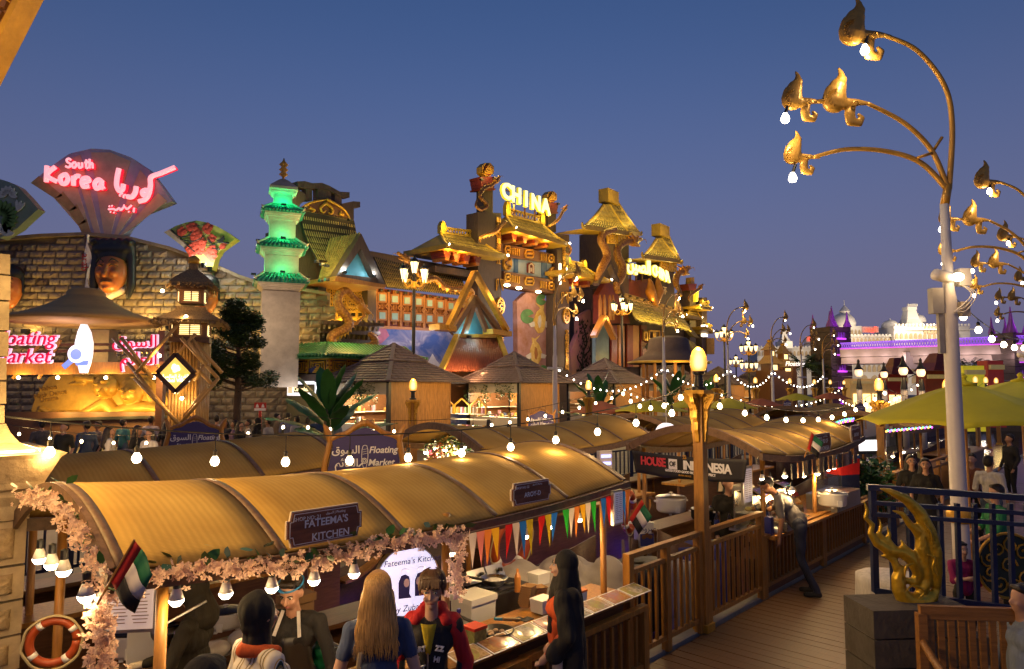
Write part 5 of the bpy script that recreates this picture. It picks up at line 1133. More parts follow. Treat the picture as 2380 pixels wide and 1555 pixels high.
def roof_slope(items,A,B,C,D,rows,m):
 for j in range(rows):
  w_=A.lerp(D,j/rows)-B.lerp(C,j/rows);cols=max(2,int(w_.length/.3))
  for i in range(cols):
   o=.5*(j%2);a0,a1=min(1,(i+o)/cols),min(1,(i+o+.96)/cols)
   if a1-a0<.02:continue
   P=[A.lerp(B,a0).lerp(D.lerp(C,a0),j/rows),A.lerp(B,a1).lerp(D.lerp(C,a1),j/rows),A.lerp(B,a1).lerp(D.lerp(C,a1),min(1,(j+1.15)/rows)),A.lerp(B,a0).lerp(D.lerp(C,a0),min(1,(j+1.15)/rows))]
   n_=(P[1]-P[0]).cross(P[3]-P[0]).normalized();n_=n_ if n_.z>0 else-n_
   P[0]=P[0]+n_*.05;P[1]=P[1]+n_*.05
   g=MB();mid=(P[0]+P[1])/2-(P[3]-P[0]).normalized()*.05
   g.add([P[0],mid,P[1],P[2],P[3]]+[p-n_*.03 for p in(P[0],mid,P[1],P[2],P[3])],[(0,1,2,3,4),(0,5,6,1),(1,6,7,2),(2,7,8,3),(4,9,5,0)]);items.append((g.mesh('shingle',m),I4))
def kiosk(u,d,label,detail,a=3.45,b=3.4,eave=2.78,plants=True,lit=260):
 p=at(u,900,d);t=thing('plank_kiosk',label,'kiosk',(p.x,p.y,0),CT,'plank kiosks along the promenade')
 o=.62;V=Vector
 for k in range(14):MB().box((a*(k+.5)/14,.04,eave/2),(a/14-.006,.05,eave)).build('wall_plank',M_plk,t)
 MB().box((a/2,.1,eave/2),(a-.02,.06,eave)).build('wall_core',M_brown,t)
 MB().box((-.03,-.0,eave/2),(.14,.14,eave)).build('corner_post',M_black,t);MB().box((0,b,eave/2),(.14,.14,eave)).build('corner_post',M_black,t);MB().box((a,b,eave/2),(.14,.14,eave)).build('corner_post',M_black,t)
 MB().box((a+.02,b/2,eave/2),(.06,b,eave)).build('side_wall',M_plk,t);MB().box((a/2,b,eave/2),(a,.06,eave)).build('back_wall',M_brown,t)
 MB().box((a/2,b/2,.06),(a,b,.12)).build('floor',M_plk,t)
 MB().box((0,b/2,eave-.25),(.1,b,.5)).build('fascia',M_int,t)
 E=[V((-o,-o,eave)),V((a+o,-o,eave)),V((a+o,b+o,eave)),V((-o,b+o,eave))];T_=[V((a*.27,b*.27,eave+.92)),V((a*.73,b*.27,eave+.92)),V((a*.73,b*.73,eave+.92)),V((a*.27,b*.73,eave+.92))]
 U=[V((a*.2,b*.2,eave+.86)),V((a*.8,b*.2,eave+.86)),V((a*.8,b*.8,eave+.86)),V((a*.2,b*.8,eave+.86))];ap=V((a/2,b/2,eave+1.62))
 g=MB();g.add(E+T_,[(0,1,5,4),(1,2,6,5),(2,3,7,6),(3,0,4,7)]);g.add([q+V((0,0,-.05))for q in E],[(3,2,1,0)]);g.add(U+[ap],[(0,1,4),(1,2,4),(2,3,4),(3,0,4)]);g.build('roof_board',M_shing,t)
 items=[]
 lift=V((0,0,.02))
 for(A,B,C,D)in((E[0],E[1],T_[1],T_[0]),(E[3],E[0],T_[0],T_[3])):roof_slope(items,A+lift,B+lift,C+lift,D+lift,9,M_shing)
 for(A,B)in((U[0],U[1]),(U[3],U[0])):roof_slope(items,A+lift,B+lift,ap+lift,ap+lift,6,M_shing)
 pieces('shingle',items,t,300 if detail else 0)
 for q,r in list(zip(E,T_))+[(x,ap)for x in U]:MB().bar(q+V((0,0,.04)),r+V((0,0,.06)),.16,.07).build('hip_cap',M_shing,t)
 MB().box((.25,b/2,.55),(.5,b-.3,1.0)).build('counter',M_int,t)
 rn=random.Random(int(u))
 for z in(.5,1.0,1.5):
  MB().box((a-.3,b/2,z),(.5,b-.3,.04)).build('shelf',M_int,t);MB().box((a*.5,b-.22,z),(a-.4,.35,.04)).build('shelf',M_int,t)
  MB().box((.12,b*.83,z+.3),(.22,b*.26,.03)).build('shelf',M_int,t)
 if detail:
  for k in range(46):
   z=rn.choice((1.06,.52,1.02,1.52));y=rn.uniform(.35,b-.3);x=rn.uniform(.1,.4)if z==1.06 else rn.uniform(a-.5,a-.2);h=rn.uniform(.12,.3)
   if k>30:x,y,z=rn.uniform(.4,a-.6),b-rn.uniform(.15,.3),rn.choice((.52,1.02,1.52))
   if rn.random()<.5:MB().box((x,y,z+h/2),(.12,.13,h)).build('goods_box',rn.choice(M_goods),t)
   else:MB().lathe([(.05,z),(.05,z+h*.7),(.025,z+h*.8),(.025,z+h)],8,(x,y,0)).build('goods_bottle',rn.choice(M_goods),t)
 for y in(b*.25,b*.6):MB().box((.6,y,eave-.12),(.9,.1,.04)).build('ceiling_lamp',glow('shop_lamp',(1,.84,.6),10,False),t);lamp('POINT',(.75,y,eave-.35),lit,(1,.8,.5),.15,t)
 if plants:
  g=MB()
  for k in range(10 if detail else 5):
   y=b*rn.random()*(1 if detail else .4);leaves(g,(-.15,y,eave-.3-.35*rn.random()),(.2,.28,.3+.3*rn.random()),60,.13,rn,.5)
  ob=g.build('hanging_plants',mat('hanging_leaf',(.06,.12,.03),.6,var=.4,vs=5),t);ob['kind']='stuff'
 lamp('POINT',(a*.7,-2.6,eave-.1),130,(1,.6,.2),.2,t)
 return t
kiosk(905,27,'nearest plank kiosk, right of the banana plant, shelves of bottles inside',True)
kiosk(1207,34,'second plank kiosk with white display shelves',True)
kiosk(1428,42,'third plank kiosk behind the orange umbrella',False,lit=80)
kiosk(1585,51,'fourth plank kiosk behind the big globe lamp',False,lit=90)
kiosk(1697,60,'fifth plank kiosk near the thatched pagodas',False,lit=90)
kiosk(1775,69,'farthest plank kiosk before the white palace',False,lit=90)
t=thing('display_shelf','glowing white display shelf with little house frames by the second kiosk','shelf',at(1150,1000,31),CT);t.location.z=0
for k in range(3):
 y=.2+k*1.0
 for z in(0.02,.55,1.1,1.35):MB().box((-.2,y+.4,z),(.5,.95,.04)).build('board',M_int,t)
 g=MB();q=[(-.45,y-.05,1.35),(-.45,y-.05,1.75),(-.45,y+.4,2.05),(-.45,y+.85,1.75),(-.45,y+.85,1.35)]
 for a_,b_ in zip(q,q[1:]):g.bar(a_,b_,.06)
 g.build('house_frame',M_gold,t)
 for j in range(9):
  z=(.06,.59,1.39)[j%3];MB().box((-.3,y+.05+.09*j,z+.13),(.2,.08,.26)).build('carton',M_goods[(j+k)%4],t)
lamp('POINT',(-1.0,1.5,1.5),60,(1,.85,.6),.3,t)
# ================================================================== green roofed custard shop
p=at(765,900,29);t=thing('green_roof_shop','small shop with green tiled roof, gold fretwork band and white lit sign','shop',(p.x,p.y,0),CT)
M_green=mat('green_glaze',(.03,.17,.05),.35,var=.3,vs=4);M_fblue=mat('fret_blue',(.02,.03,.1),.5);V=Vector
zv=lambda v,d=30:at(742,v,d).z
a,b_=4.6,3.0;ze,zr=zv(832),zv(797)
def shop_tile(ex,ey,f,tx,ty):
 hx,hy=-.85+1.35*f,-.75+1.6*f;z=ze+(zr-ze)*f;q=V((ex,ey,ze));p_=V((tx,ty,z));MB().tube(cr([p_,p_.lerp(q,.5)+V((0,0,-.1*f)),q+V((0,0,.06))],4),.085,7).build('tile',M_green,t,smooth=True)
for k in range(32):x=-.8+(a+1.2)*k/31;f=min(1,(x+.85)/1.35);shop_tile(x,-.78,f,x,-.75+1.6*f)
for k in range(20):y=-.7+4.6*k/19;f=min(1,(y+.75)/1.6);shop_tile(-.88,y,f,-.85+1.35*f,y)
MB().add([V((-.9,-.8,ze-.06)),V((a+.5,-.8,ze-.06)),V((a+.5,4,ze-.06)),V((-.9,4,ze-.06)),V((.4,.8,zr-.05)),V((a,.8,zr-.05)),V((a,3.5,zr-.05)),V((.4,3.5,zr-.05))],[(3,2,1,0),(0,1,5,4),(0,4,7,3),(4,5,6,7)]).build('roof_board',M_green,t)
z0,z1=zv(868),zv(834)
MB().box((a/2,b_/2+.05,(z0+z1)/2),(a,b_+.1,z1-z0)).build('fret_band',M_fblue,t)
def fret(Mx,n,w_):
 for k in range(n):
  x=w_*(k+.5)/n;s=w_/n*.44;h=(z1-z0)*.42;zc=(z0+z1)/2;g=MB(Mx)
  for q in range(4):r_=1-q*.26;g.bar((x-s*r_,-.06,zc-h*r_),(x-s*r_,-.06,zc+h*r_),.05);g.bar((x-s*r_,-.06,zc+h*r_*(1-.2*(q%2))),(x+s*r_,-.06,zc+h*r_*(1-.2*(q%2))),.05);g.bar((x+s*r_,-.06,zc+h*r_),(x+s*r_,-.06,zc-h*r_*.4),.05);g.bar((x-s*r_,-.06,zc-h*r_),(x+s*r_*.5,-.06,zc-h*r_),.05)
  g.build('fretwork',M_gold,t)
  MB(Mx).box((x-s*1.12,-.05,zc),(.1,.06,z1-z0)).build('fret_post',M_gold,t)
  for q in(-.3,0,.3):MB(Mx).sph((x-s*1.12,-.1,zc+q*(z1-z0)),(.045,.03,.045),8,5).build('red_stud',M_redp2,t)
fret(I4,5,a);fret(Matrix.Rotation(PI/2,4,'Z')@Matrix.Scale(-1,4,(0,1,0)),2,b_)
MB().box((a/2,b_/2,zv(878)),(a+.2,b_+.2,.3)).build('dark_cornice',M_char,t)
MB().box((a/2,b_/2+.4,1.3),(a-.1,b_-.5,2.6)).build('shop_body',M_black,t)
MB().box((.02,b_/2,zv(903)),(.06,b_+.1,zv(886)-zv(920))).build('sign_box',glow('lightbox_white',(.95,.93,1),1.0,False),t)
Ms=Matrix.Rotation(-PI/2,4,'Z')
MB().box((-.03,b_*.58,zv(903)),(.04,b_*.5,.36)).build('sign_face',M_black,t)
write('lettering','Custaphoria',.26,glow('sign_cream',(1,.8,.45),1.5,False),t,(-.07,b_*.6,zv(905)),rot=(PI/2,0,-PI/2),bold=.02)
MB().box((-.04,b_*.92,zv(903)),(.04,.3,.42)).build('sign_picture',mat('sign_picture',(.7,.55,.35),.5,var=.4,vs=6,emit=(1,.8,.5),es=.6),t)
MB().box((-.3,b_/2,.5),(.5,b_,1)).build('counter',M_black,t)
lamp('POINT',(-1.2,.9,zv(925)),26,(.9,.9,1),.2,t);lamp('POINT',(2,-2.5,zv(850)),30,(1,.75,.4),.3,t)
# ================================================================== plants
M_leaf=mat('tree_leaf',(.035,.07,.018),.55,var=.4,vs=3);M_bark=mat('bark',(.09,.06,.04),.9,var=.3,bump=.5,bs=12)
M_ban=mat('banana_leaf',(.035,.14,.03),.4,var=.3,vs=2);M_stem=mat('banana_stem',(.2,.17,.07),.7,var=.3)
def tree(name,label,u,d,v0,v1,wpx,n=5200,cone=True):
 p=at(u,900,d);t=thing(name,label,'tree',(p.x,p.y,0));z0,z1=at(u,v1,d).z,at(u,v0,d).z;rn=random.Random(u);r=wpx/2*d/FPX
 MB().tube([(0,0,0),(.05,.02,z0),(0,0,z0+(z1-z0)*.85)],[.16,.13,.03],9).build('trunk',M_bark,t,smooth=True)
 g=MB();lim=MB()
 for k in range(80):
  f=rn.random()**.9;a=rn.uniform(0,6.28);rr=r*((1-f)**.7*.85+.12)*rn.uniform(.45,1.0);c=Vector((math.cos(a)*rr,math.sin(a)*rr,z0+(z1-z0)*(.1+.88*f)))
  leaves(g,c,(r*.24,r*.24,(z1-z0)*.06),n//80,.13,rn);lim.tube([(0,0,c.z-.3*rr),c],[.04,.012],5)
 lim.build('limbs',M_bark,t);o=g.build('crown',M_leaf,t);o['kind']='stuff';return t
tree('broadleaf_tree','dark green tree with a pointed crown left of the green pagoda',550,25,700,915,190,26000)
def banana(u,d,v0,label,n=13,s=1.0,z0=0,seed=1):
 p=at(u,900,d);t=thing('banana_plant',label,'plant',(p.x,p.y,z0),0,'banana plants by the kiosks');rn=random.Random(seed);H=at(u,v0,d).z-z0;hs=H*.58
 for k in range(3):MB().tube([(.1*(k-1),.08*(k%2),0),(.07*(k-1),0,hs*(1-.12*k))],[.1,.06],8).build('stem',M_stem,t,smooth=True)
 for k in range(n):
  a=2.4*k+rn.uniform(-.3,.3);f=k/n;up=1.15-.85*f;ln=(H-hs)*(1.05+.25*f);wd=.17*s*rn.uniform(.85,1.2);D=Vector((math.cos(a),math.sin(a),0));sd=Vector((-D.y,D.x,0));b0=Vector((0,0,hs*(1-.5*f)))
  def fn(q,r_):
   x=q*ln;c=b0+D*(x*math.cos(up*1.3)+.3*x*x/ln*.8)+Vector((0,0,x*math.sin(max(-.2,up*1.4))-.38*x*x/ln*(1-up*.6)))
   w_=wd*(.12 if q<.12 else math.sin(PI*min(1,(q-.08)/.95))**.5)if q<1 else .01
   return c+sd*(r_-.5)*2*w_+Vector((0,0,-abs(r_-.5)*w_*.7+.02*math.sin(q*22+r_*4)))
  MB().grid(fn,12,4).build('leaf',M_ban,t,smooth=True)
 return t
banana(766,19.5,838,'tall banana plant in front of the green roofed shop',15,1.5,seed=3)
banana(1392,30,855,'banana plant between the second and third kiosks',10,1.3,seed=4)
banana(1562,38,846,'banana plant right of the third kiosk',10,1.4,seed=5)
banana(1640,44,868,'small banana plant behind the string lights',8,1.3,seed=6)
def palm(u,d,v0,label,seed):
 p=at(u,900,d);t=thing('date_palm',label,'palm',(p.x,p.y,0),0,'palms under the bridge');H=at(u,v0,d).z;rn=random.Random(seed)
 MB().tube([(0,0,0),(.1,0,H*.75)],[.3,.22],8).build('trunk',M_bark,t,smooth=True);g=MB()
 for k in range(34):
  a=2.4*k;e_=rn.uniform(-.4,1.2);L_=H*.34
  for q in range(9):
   x=L_*(q+.5)/9;c=Vector((math.cos(a)*x*math.cos(e_),math.sin(a)*x*math.cos(e_),H*.76+x*math.sin(e_)-.35*x*x/L_));s_=Vector((-math.sin(a),math.cos(a),-.5))*.55*(1-q/12)
   for k2 in(1,-1):sv=Vector((s_.x*k2,s_.y*k2,s_.z))+Vector((math.cos(a),math.sin(a),0))*.3;g.add([c,c+sv,c+Vector((math.cos(a),math.sin(a),0))*.22],[(0,1,2)])
 o=g.build('crown',M_leaf,t);o['kind']='stuff'
palm(1868,62,812,'left date palm before the purple tower',1);palm(1905,64,815,'right date palm touching the purple tower',2);palm(2168,60,828,'dark palm under the middle of the bridge',3);palm(2255,52,822,'dark palm beside the yellow shop front',4)
# ================================================================== lantern candelabra
M_lant=glow('lantern_glass',(1,.74,.38),2.6,False)
def candelabra(u,d,v0,label,n=4,two=False,power=25):
 p=at(u,900,d);t=thing('street_lantern',label,'street lamp',(p.x,p.y,0),.4,'ornate lantern posts');H=at(u,v0,d).z
 MB().tube([(0,0,0),(0,0,1.2),(0,0,H-.9)],[.14,.09,.07],10).build('post',M_black,t,smooth=True)
 def lant(c,s=1):
  MB().lathe([(.09*s,0),(.17*s,.42*s)],6,c).build('lantern',M_lant,t);MB().lathe([(.2*s,.42*s),(.2*s,.47*s),(.12*s,.55*s),(.05*s,.6*s),(.05*s,.66*s),(.0,.7*s)],8,c).build('lantern_cap',M_black,t)
  for k in range(6):a=k*PI/3;MB().bar(Vector(c)+Vector((.09*math.cos(a),.09*math.sin(a),0))*s,Vector(c)+Vector((.175*math.cos(a),.175*math.sin(a),.42))*s,.016).build('lantern_bar',M_black,t)
 def ring(z,top):
  for k in range(n):
   a=k*2*PI/n+.5;D=Vector((math.cos(a),math.sin(a),0))
   MB().tube(cr([D*.06+Vector((0,0,z-.15)),D*.35+Vector((0,0,z-.3)),D*.6+Vector((0,0,z-.15)),D*.62+Vector((0,0,z))],5),.035,6).tube([D*(.28+.13*math.cos(q))+Vector((0,0,z-.1+.13*math.sin(q)))for q in np.linspace(0,5,12)],.022,5).build('scroll_arm',M_gold,t,smooth=True)
   lant(D*.62+Vector((0,0,z)))
  if top:lant(Vector((0,0,z+.35)),1.1);MB().tube([(0,0,z-.8),(0,0,z+.36)],.05,8).build('spindle',M_black,t)
  MB().lathe([(.05,z-.4),(.14,z-.3),(.1,z-.2),(.12,z-.1),(.05,z)],10).build('hub',M_gold,t)
 ring(H-1.15,True)
 if two:ring(H-2.6,False)
 if power:lamp('POINT',(0,-.95,H-1.0),power,WARM,.2,t)
candelabra(960,29.5,592,'lantern post standing over the nearest kiosk',4,power=70)
candelabra(1447,46,682,'lantern post before the straw roofed palace',5,power=70)
candelabra(1686,56,752,'lantern post right of the far gate',4,power=30);candelabra(1742,58,785,'two tiered lantern post against the open sky',4,True,20);candelabra(1712,75,822,'small low lantern post among the far kiosks',4,power=0)
# ================================================================== gold arm lamp trees on white poles
M_wpole=mat('white_pole_paint',(.62,.58,.57),.45,var=.12,vs=2,bump=.05)
M_arm=mat('bronze_gold',(.52,.28,.05),.35,metal=.4,var=.25,vs=5,bump=.25,bs=16)
hq=[[(462,228,58),(468,195,54),(482,160,42),(500,125,26),(500,95,14),(490,72,7)],[(470,240,42),(520,238,26),(575,234,16),(634,241,6)],[(548,245,16),(532,290,26),(535,325,24),(575,335,17),(588,310,14),(575,293,8)]]
PXM=.4485*8/FPX;pr=[]
for ch in hq:
 for(x,y,r),(x2,y2,r2_)in zip(ch,ch[1:]):pr.append(('c',((x-600)*PXM,0,-(y-236)*PXM),((x2-600)*PXM,0,-(y2-236)*PXM),r*PXM,r2_*PXM,0))
hq0=1
ho=blob('lamp_head',pr,[M_arm],None,.011,1);head_me=ho.data
for v in head_me.vertices:v.co.y*=.55
for k in range(12):pass
g=MB()
for k in range(7):a=.5+k*.42;g.tube([((455-600)*PXM+math.cos(a+1.4)*38*PXM,-.055,-(225-236)*PXM+math.sin(a+1.4)*42*PXM),((462-600)*PXM,-.065,-(180-236)*PXM)],[.008,.004],4)
g.tube([((548+(18-1.6*k)*math.cos(k*.6)-600)*PXM,-.05,-(250-(18-1.6*k)*math.sin(k*.6)-236)*PXM)for k in range(11)],.008,5)
orn_me=g.mesh('lamp_head_relief',M_arm);COL.objects.unlink(ho);bpy.data.objects.remove(ho)
bulb_me=MB().lathe([(.0,-.06),(.035,-.052),(.05,-.02),(.046,.01),(.028,.045),(.022,.06)],14).mesh('lamp_bulb',M_bulbw,True)
def lamp_tree(u,d,label,rz=0,flip=1,box=False,power=20,bar=True,dz=0):
 p=at(u,900,d);t=thing('lamp_tree',label,'lamp post',(p.x,p.y,dz),rz,'white poles with gold leaf lamp arms');N0=at(2200,900,8.0)
 def Q(u_,v_,y=0):q=at(u_,v_,8.0);return Vector(((q.x-N0.x)*flip,y,q.z))
 zt=Q(2190,475).z
 MB().tube([(0,0,-.3),(0,0,.9),(0,0,3.6),(0,0,3.75),(0,0,zt)],[.095,.09,.08,.06,.05],16).build('pole',M_wpole,t,smooth=True)
 MB().lathe([(.12,1.02),(.135,1.05),(.14,1.15),(.12,1.2)],16).build('gold_collar',M_gold,t,smooth=True)
 MB().tube([(0,0,zt-.02),Q(2188,430)*1],[.05,.045],10).build('arm_socket',M_arm,t,smooth=True)
 arms=[[(2190,440),(2190,300),(2165,210),(2095,135),(2012,106)],[(2188,440),(2150,350),(2085,285),(2000,240)],[(2186,440),(2130,375),(2055,345),(1965,337),(1892,352)],[(1905,235),(1882,236)]]
 for k,a in enumerate(arms):MB().tube([Q(x,y,-.25*(k==0)*(i/4)+.2*(k==2)*(i/4))for i,(x,y)in enumerate(a)]if len(a)<3 else cr([Q(x,y,(-.25 if k==0 else .2 if k==2 else 0)*i/4)for i,(x,y)in enumerate(a)],7),[.034,.024],9).build('arm',M_arm,t,smooth=True)
 for a,b_ in(((2172,320),(2152,355)),((2148,357),(2118,366))):MB().tube([Q(*a,-.02),Q(*b_,.02)],.018,8).build('arm_brace',M_arm,t,smooth=True)
 for(x,y,s,yo),(bx_,by_)in(((2012,106,1,-.25),(1968,140)),((1992,239,.95,0),None),((1884,236,.85,0),(1808,276)),((1894,352,.72,.2),(1841,402)))if 0 else(((2012,106,1,-.25),(1968,141)),((1992,239,.95,0),(0,0)),((1884,236,.82,0),(1808,276)),((1894,352,.72,.2),(1841,402))):
  o=put('lamp_head',head_me,t,Matrix.Translation(Q(x,y,yo))@Matrix.Scale(s*1.2,4)@Matrix.Scale(flip,4,(1,0,0)));put('relief',orn_me,o)
  if bx_:
   c=Q(bx_,by_,yo-.02);put('bulb',bulb_me,t,Matrix.Translation(c));MB().tube([c+Vector((0,0,.05)),c+Vector((.04*flip,0,.16))],.02,8).build('bulb_socket',M_black,t)
   if power:lamp('POINT',c+Vector((0,-.04,-.13)),power,(1,.74,.42),.05,t)
 if bar:
  MB().tube([(-.42,0,3.22),(.42,0,3.22)],.055,10).build('cross_bar',M_wpole,t,smooth=True);MB().lathe([(.07,3.15),(.09,3.18),(.09,3.26),(.07,3.3)],12).build('cross_joint',M_wpole,t)
 if box:
  c=Q(2190,645);MB().tube([c+Vector((-.22,-.1,.02)),c+Vector((.2,.05,-.04))],.068,14).build('floodlight_tube',M_wpole,t,smooth=True)
  MB().sph(c+Vector((.0,-.16,-.02)),(.07,.05,.05),12,8).build('floodlight_lens',M_bulb,t);lamp('POINT',c+Vector((.0,-.3,-.05)),2.5,WARM,.05,t)
  MB().box(c+Vector((.16,.0,.0)),(.13,.12,.2)).build('junction_box',M_wpole,t);MB().box(c+Vector((.13,-.02,-.38)),(.1,.12,.17)).build('junction_box',mat('cable_box',(.5,.42,.33),.5),t)
  MB().box(c+Vector((-.17,0,-.28)),(.13,.1,.3)).build('meter_box',mat('grey_box',(.33,.31,.3),.5),t);MB().box(c+Vector((-.13,0,-.65)),(.06,.05,.5)).build('cable_tray',mat('grey_box',(.33,.31,.3)),t)
  for k in range(3):MB().tube(cr([c+Vector((.12,-.05,-.1)),c+Vector((.2+.03*k,-.08,-.2)),c+Vector((.12,-.1,-.3-.05*k)),c+Vector((-.02,-.1,-.42))],6),.007,6).build('cable',M_wpole,t)
 return t
lamp_tree(2216,8,'nearest white pole with gold leaf lamp arms and cable boxes',box=True,bar=False,power=13)
lamp_tree(2420,13.8,'second gold lamp tree, its white pole outside the right edge',power=12);lamp_tree(2432,18.8,'third gold lamp tree low at the right edge',power=10);lamp_tree(2440,26,'fourth gold lamp tree, smallest at the right edge',power=0)
lamp_tree(1290,24,'white lamp pole with gold arms in front of the koi mural',R(52),-1,power=14);lamp_tree(1544,29.6,'white lamp pole with gold arms before the dark hat roof',R(50),-1,power=12)
lamp_tree(1694,35,'white lamp pole with gold arms beside the far lantern post',R(30),-1,power=10);lamp_tree(1796,40,'white lamp pole with gold arms before the thatched pagodas',R(35),-1,power=0);lamp_tree(1864,45,'white lamp pole with gold arms left of the purple tower',R(30),-1,power=0);lamp_tree(1915,52,'white lamp pole with gold arms in front of the purple tower',R(30),-1,power=0)
# ================================================================== string lights
def bulb_mesh(r,m,nm='bulb'):return MB().lathe([(0,-r*1.15),(r*.6,-r),(r,-r*.3),(r*.95,r*.2),(r*.55,r*.9),(r*.42,r*1.2)],12).mesh(nm,m,True)
_bm={}
def string_lights(label,A,B,sag,n,drop=.12,r=.03,m=None,power=0,skip=(),t0=0,t1=1):
 A,B=Vector(A),Vector(B);t=thing('string_light',label,'string lights',A,0,'strings of bare bulbs over the market');m=m or M_bulb
 f=lambda q:(B-A)*q+Vector((0,0,-sag*4*q*(1-q)));key=(round(r,3),m.name)
 MB().tube([f(k/24)for k in range(25)],max(.006,r*.16),5).build('cable',M_cable,t,smooth=True)
 if key not in _bm:_bm[key]=(bulb_mesh(r,m),MB().lathe([(r*.5,r*1.1),(r*.55,r*2.2),(r*.25,r*2.6)],8).mesh('socket',M_cable))
 for k in range(n):
  if k in skip:continue
  q=t0+(t1-t0)*(k+.5)/n;c=f(q)-Vector((0,0,drop));o=put('bulb',_bm[key][0],t,TR(c));put('socket',_bm[key][1],o)
  if drop>r*3:MB().tube([c+Vector((0,0,r*2.4)),f(q)],r*.12,4).build('drop_wire',M_cable,t)
  if power:lamp('POINT',c+Vector((0,-.02,-r*1.6)),power,WARM,r,t)
 return t
string_lights('nearest string of big bare bulbs running over the boat roofs',at(10,968,4.4),at(1600,905,7.5),.28,12,.2,.032,power=1.8)
string_lights('string of bulbs across the first plank kiosk wall',at(690,965,12.5),at(1440,898,15),.35,17,.2,.028,power=1.6)
string_lights('string of bulbs over the crowd before the relief',at(10,985,14),at(700,965,13),.3,9,.15,.028,power=14)
for k,(a,b_,n,s,r,lb)in enumerate((((1292,846,24),(1543,848,29.6),18,.9,.028,'festoon between the first and second white poles'),((1545,848,29.6),(1694,852,35),14,.8,.031,'festoon between the second and third white poles'),((1694,852,35),(1796,858,40),14,.9,.034,'festoon between the third and fourth white poles'),((1796,858,40),(1915,868,52),16,.9,.04,'festoon between the fourth pole and the purple tower'),((1440,890,15),(1605,880,8.2),6,.3,.032,'short string of bulbs left of the big globe lamp post'),((1640,905,8),(2043,905,14.5),11,.35,.032,'string of bulbs over the tan boat roof'),((1665,905,24),(1960,895,44),22,.8,.034,'long string of small bulbs over the umbrellas'),((1930,905,40),(2140,880,24),22,.9,.032,'string of bulbs under the purple tower'),((2043,890,14.5),(2200,908,16.5),7,.25,.035,'string of bulbs left of the lime umbrella'),((2218,690,8),(2440,760,12.6),9,.35,.04,'string of bulbs hanging from the white pole over the bridge'),((2300,880,30),(2140,905,26),9,.4,.03,'string of bulbs behind the lime umbrella'),((1460,905,26),(1665,905,24),14,.4,.032,'string of bulbs over the lime umbrella row'))):
 string_lights(lb,at(*a),at(*b_),s,n,.14,r,M_bulbw if k<4 else M_bulb,power=2.5 if k in(4,5)else 0)
 # ================================================================== umbrellas
def umbrella(u,v0,d,half,label,m,vr=None,n=8,finial=False,rz=.2):
 p=at(u,v0,d);t=thing('market_umbrella',label,'umbrella',(p.x,p.y,0),rz,'market umbrellas');zt=p.z;zr=at(u,vr,d).z
 def fn(a,b_):
  an=2*PI*a;k=a*n;e_=abs(math.sin(PI*k));r=half*b_*(1-.055*e_*b_);return(r*math.cos(an),r*math.sin(an),zt-(zt-zr)*(b_**1.25)+.04*e_*b_**2*(half/1.2)-.03*math.sin(PI*b_)*e_)
 MB().grid(fn,n*8,10,.008).build('canopy',m,t,smooth=True)
 MB().tube([(0,0,0),(0,0,zt-.02)],.024,8).build('pole',M_gold_wood,t)
 for k in range(n):a=2*PI*k/n;MB().bar((0,0,zt-.06),(half*.98*math.cos(a),half*.98*math.sin(a),zr-.015),.02).build('rib',M_gold_wood,t)
 if finial:MB().lathe([(.14,zt-.03),(.16,zt),(.05,zt+.04),(.04,zt+.07),(.06,zt+.1),(.02,zt+.14)],12).build('finial',m,t,smooth=True)
M_lime=mat('lime_canvas',(.6,.52,.012),.75,var=.12,vs=2);M_oran=mat('orange_canvas',(.5,.13,.04),.75,var=.12)
umbrella(2238,892,9.4,1.36,'large lime umbrella behind the nearest white pole',M_lime,985,8,True);umbrella(2372,884,12.5,1.3,'second lime umbrella at the right edge',M_lime,932,8,True)
for u,v,d,h,lb,m_,vr in((1395,932,22,1.0,'orange umbrella left of the lime one by the third kiosk',M_oran,960),(1513,930,21,1.15,'lime umbrella between the orange one and the globe lamp post',M_lime,957),(1693,925,23,.95,'lime umbrella right of the globe lamp post',M_lime,950),(1768,926,27,.9,'orange umbrella behind the tiny purple sign',M_oran,944),(1852,914,30,.95,'lime umbrella before the purple tower',M_lime,931),(1930,912,33,.95,'far orange umbrella at the foot of the purple tower',M_oran,928),(1600,928,24,.9,'lime umbrella partly behind the near globe post',M_lime,948)):
 umbrella(u,v,d,h,lb,m_,vr)
 # ================================================================== far hats and thatched pagodas
p=at(1556,900,47);t=thing('hat_pavilion','dark pavilion with a hat shaped roof behind the third kiosk','pavilion',(p.x,p.y,0));kz_=lambda v:at(1556,v,47).z;s_=47/FPX
MB().lathe([(r*s_,kz_(v))for r,v in((92,846),(94,842),(60,826),(50,815),(45,790),(40,786),(25,782),(2,781))],40).build('hat_roof',mat('dark_felt',(.12,.085,.075),.8,var=.2),t,smooth=True)
MB().lathe([(91*s_,kz_(846)),(96*s_,kz_(844)),(96*s_,kz_(841)),(91*s_,kz_(840))],40).build('rim',M_yell,t)
for k in range(8):a=k*PI/4;MB().tube([(60*s_*math.cos(a),60*s_*math.sin(a),0),(60*s_*math.cos(a),60*s_*math.sin(a),kz_(845))],.12,8).build('pillar',M_gold_wood,t)
lamp('POINT',(0,-3.2,kz_(862)),60,WARM,.3,t)
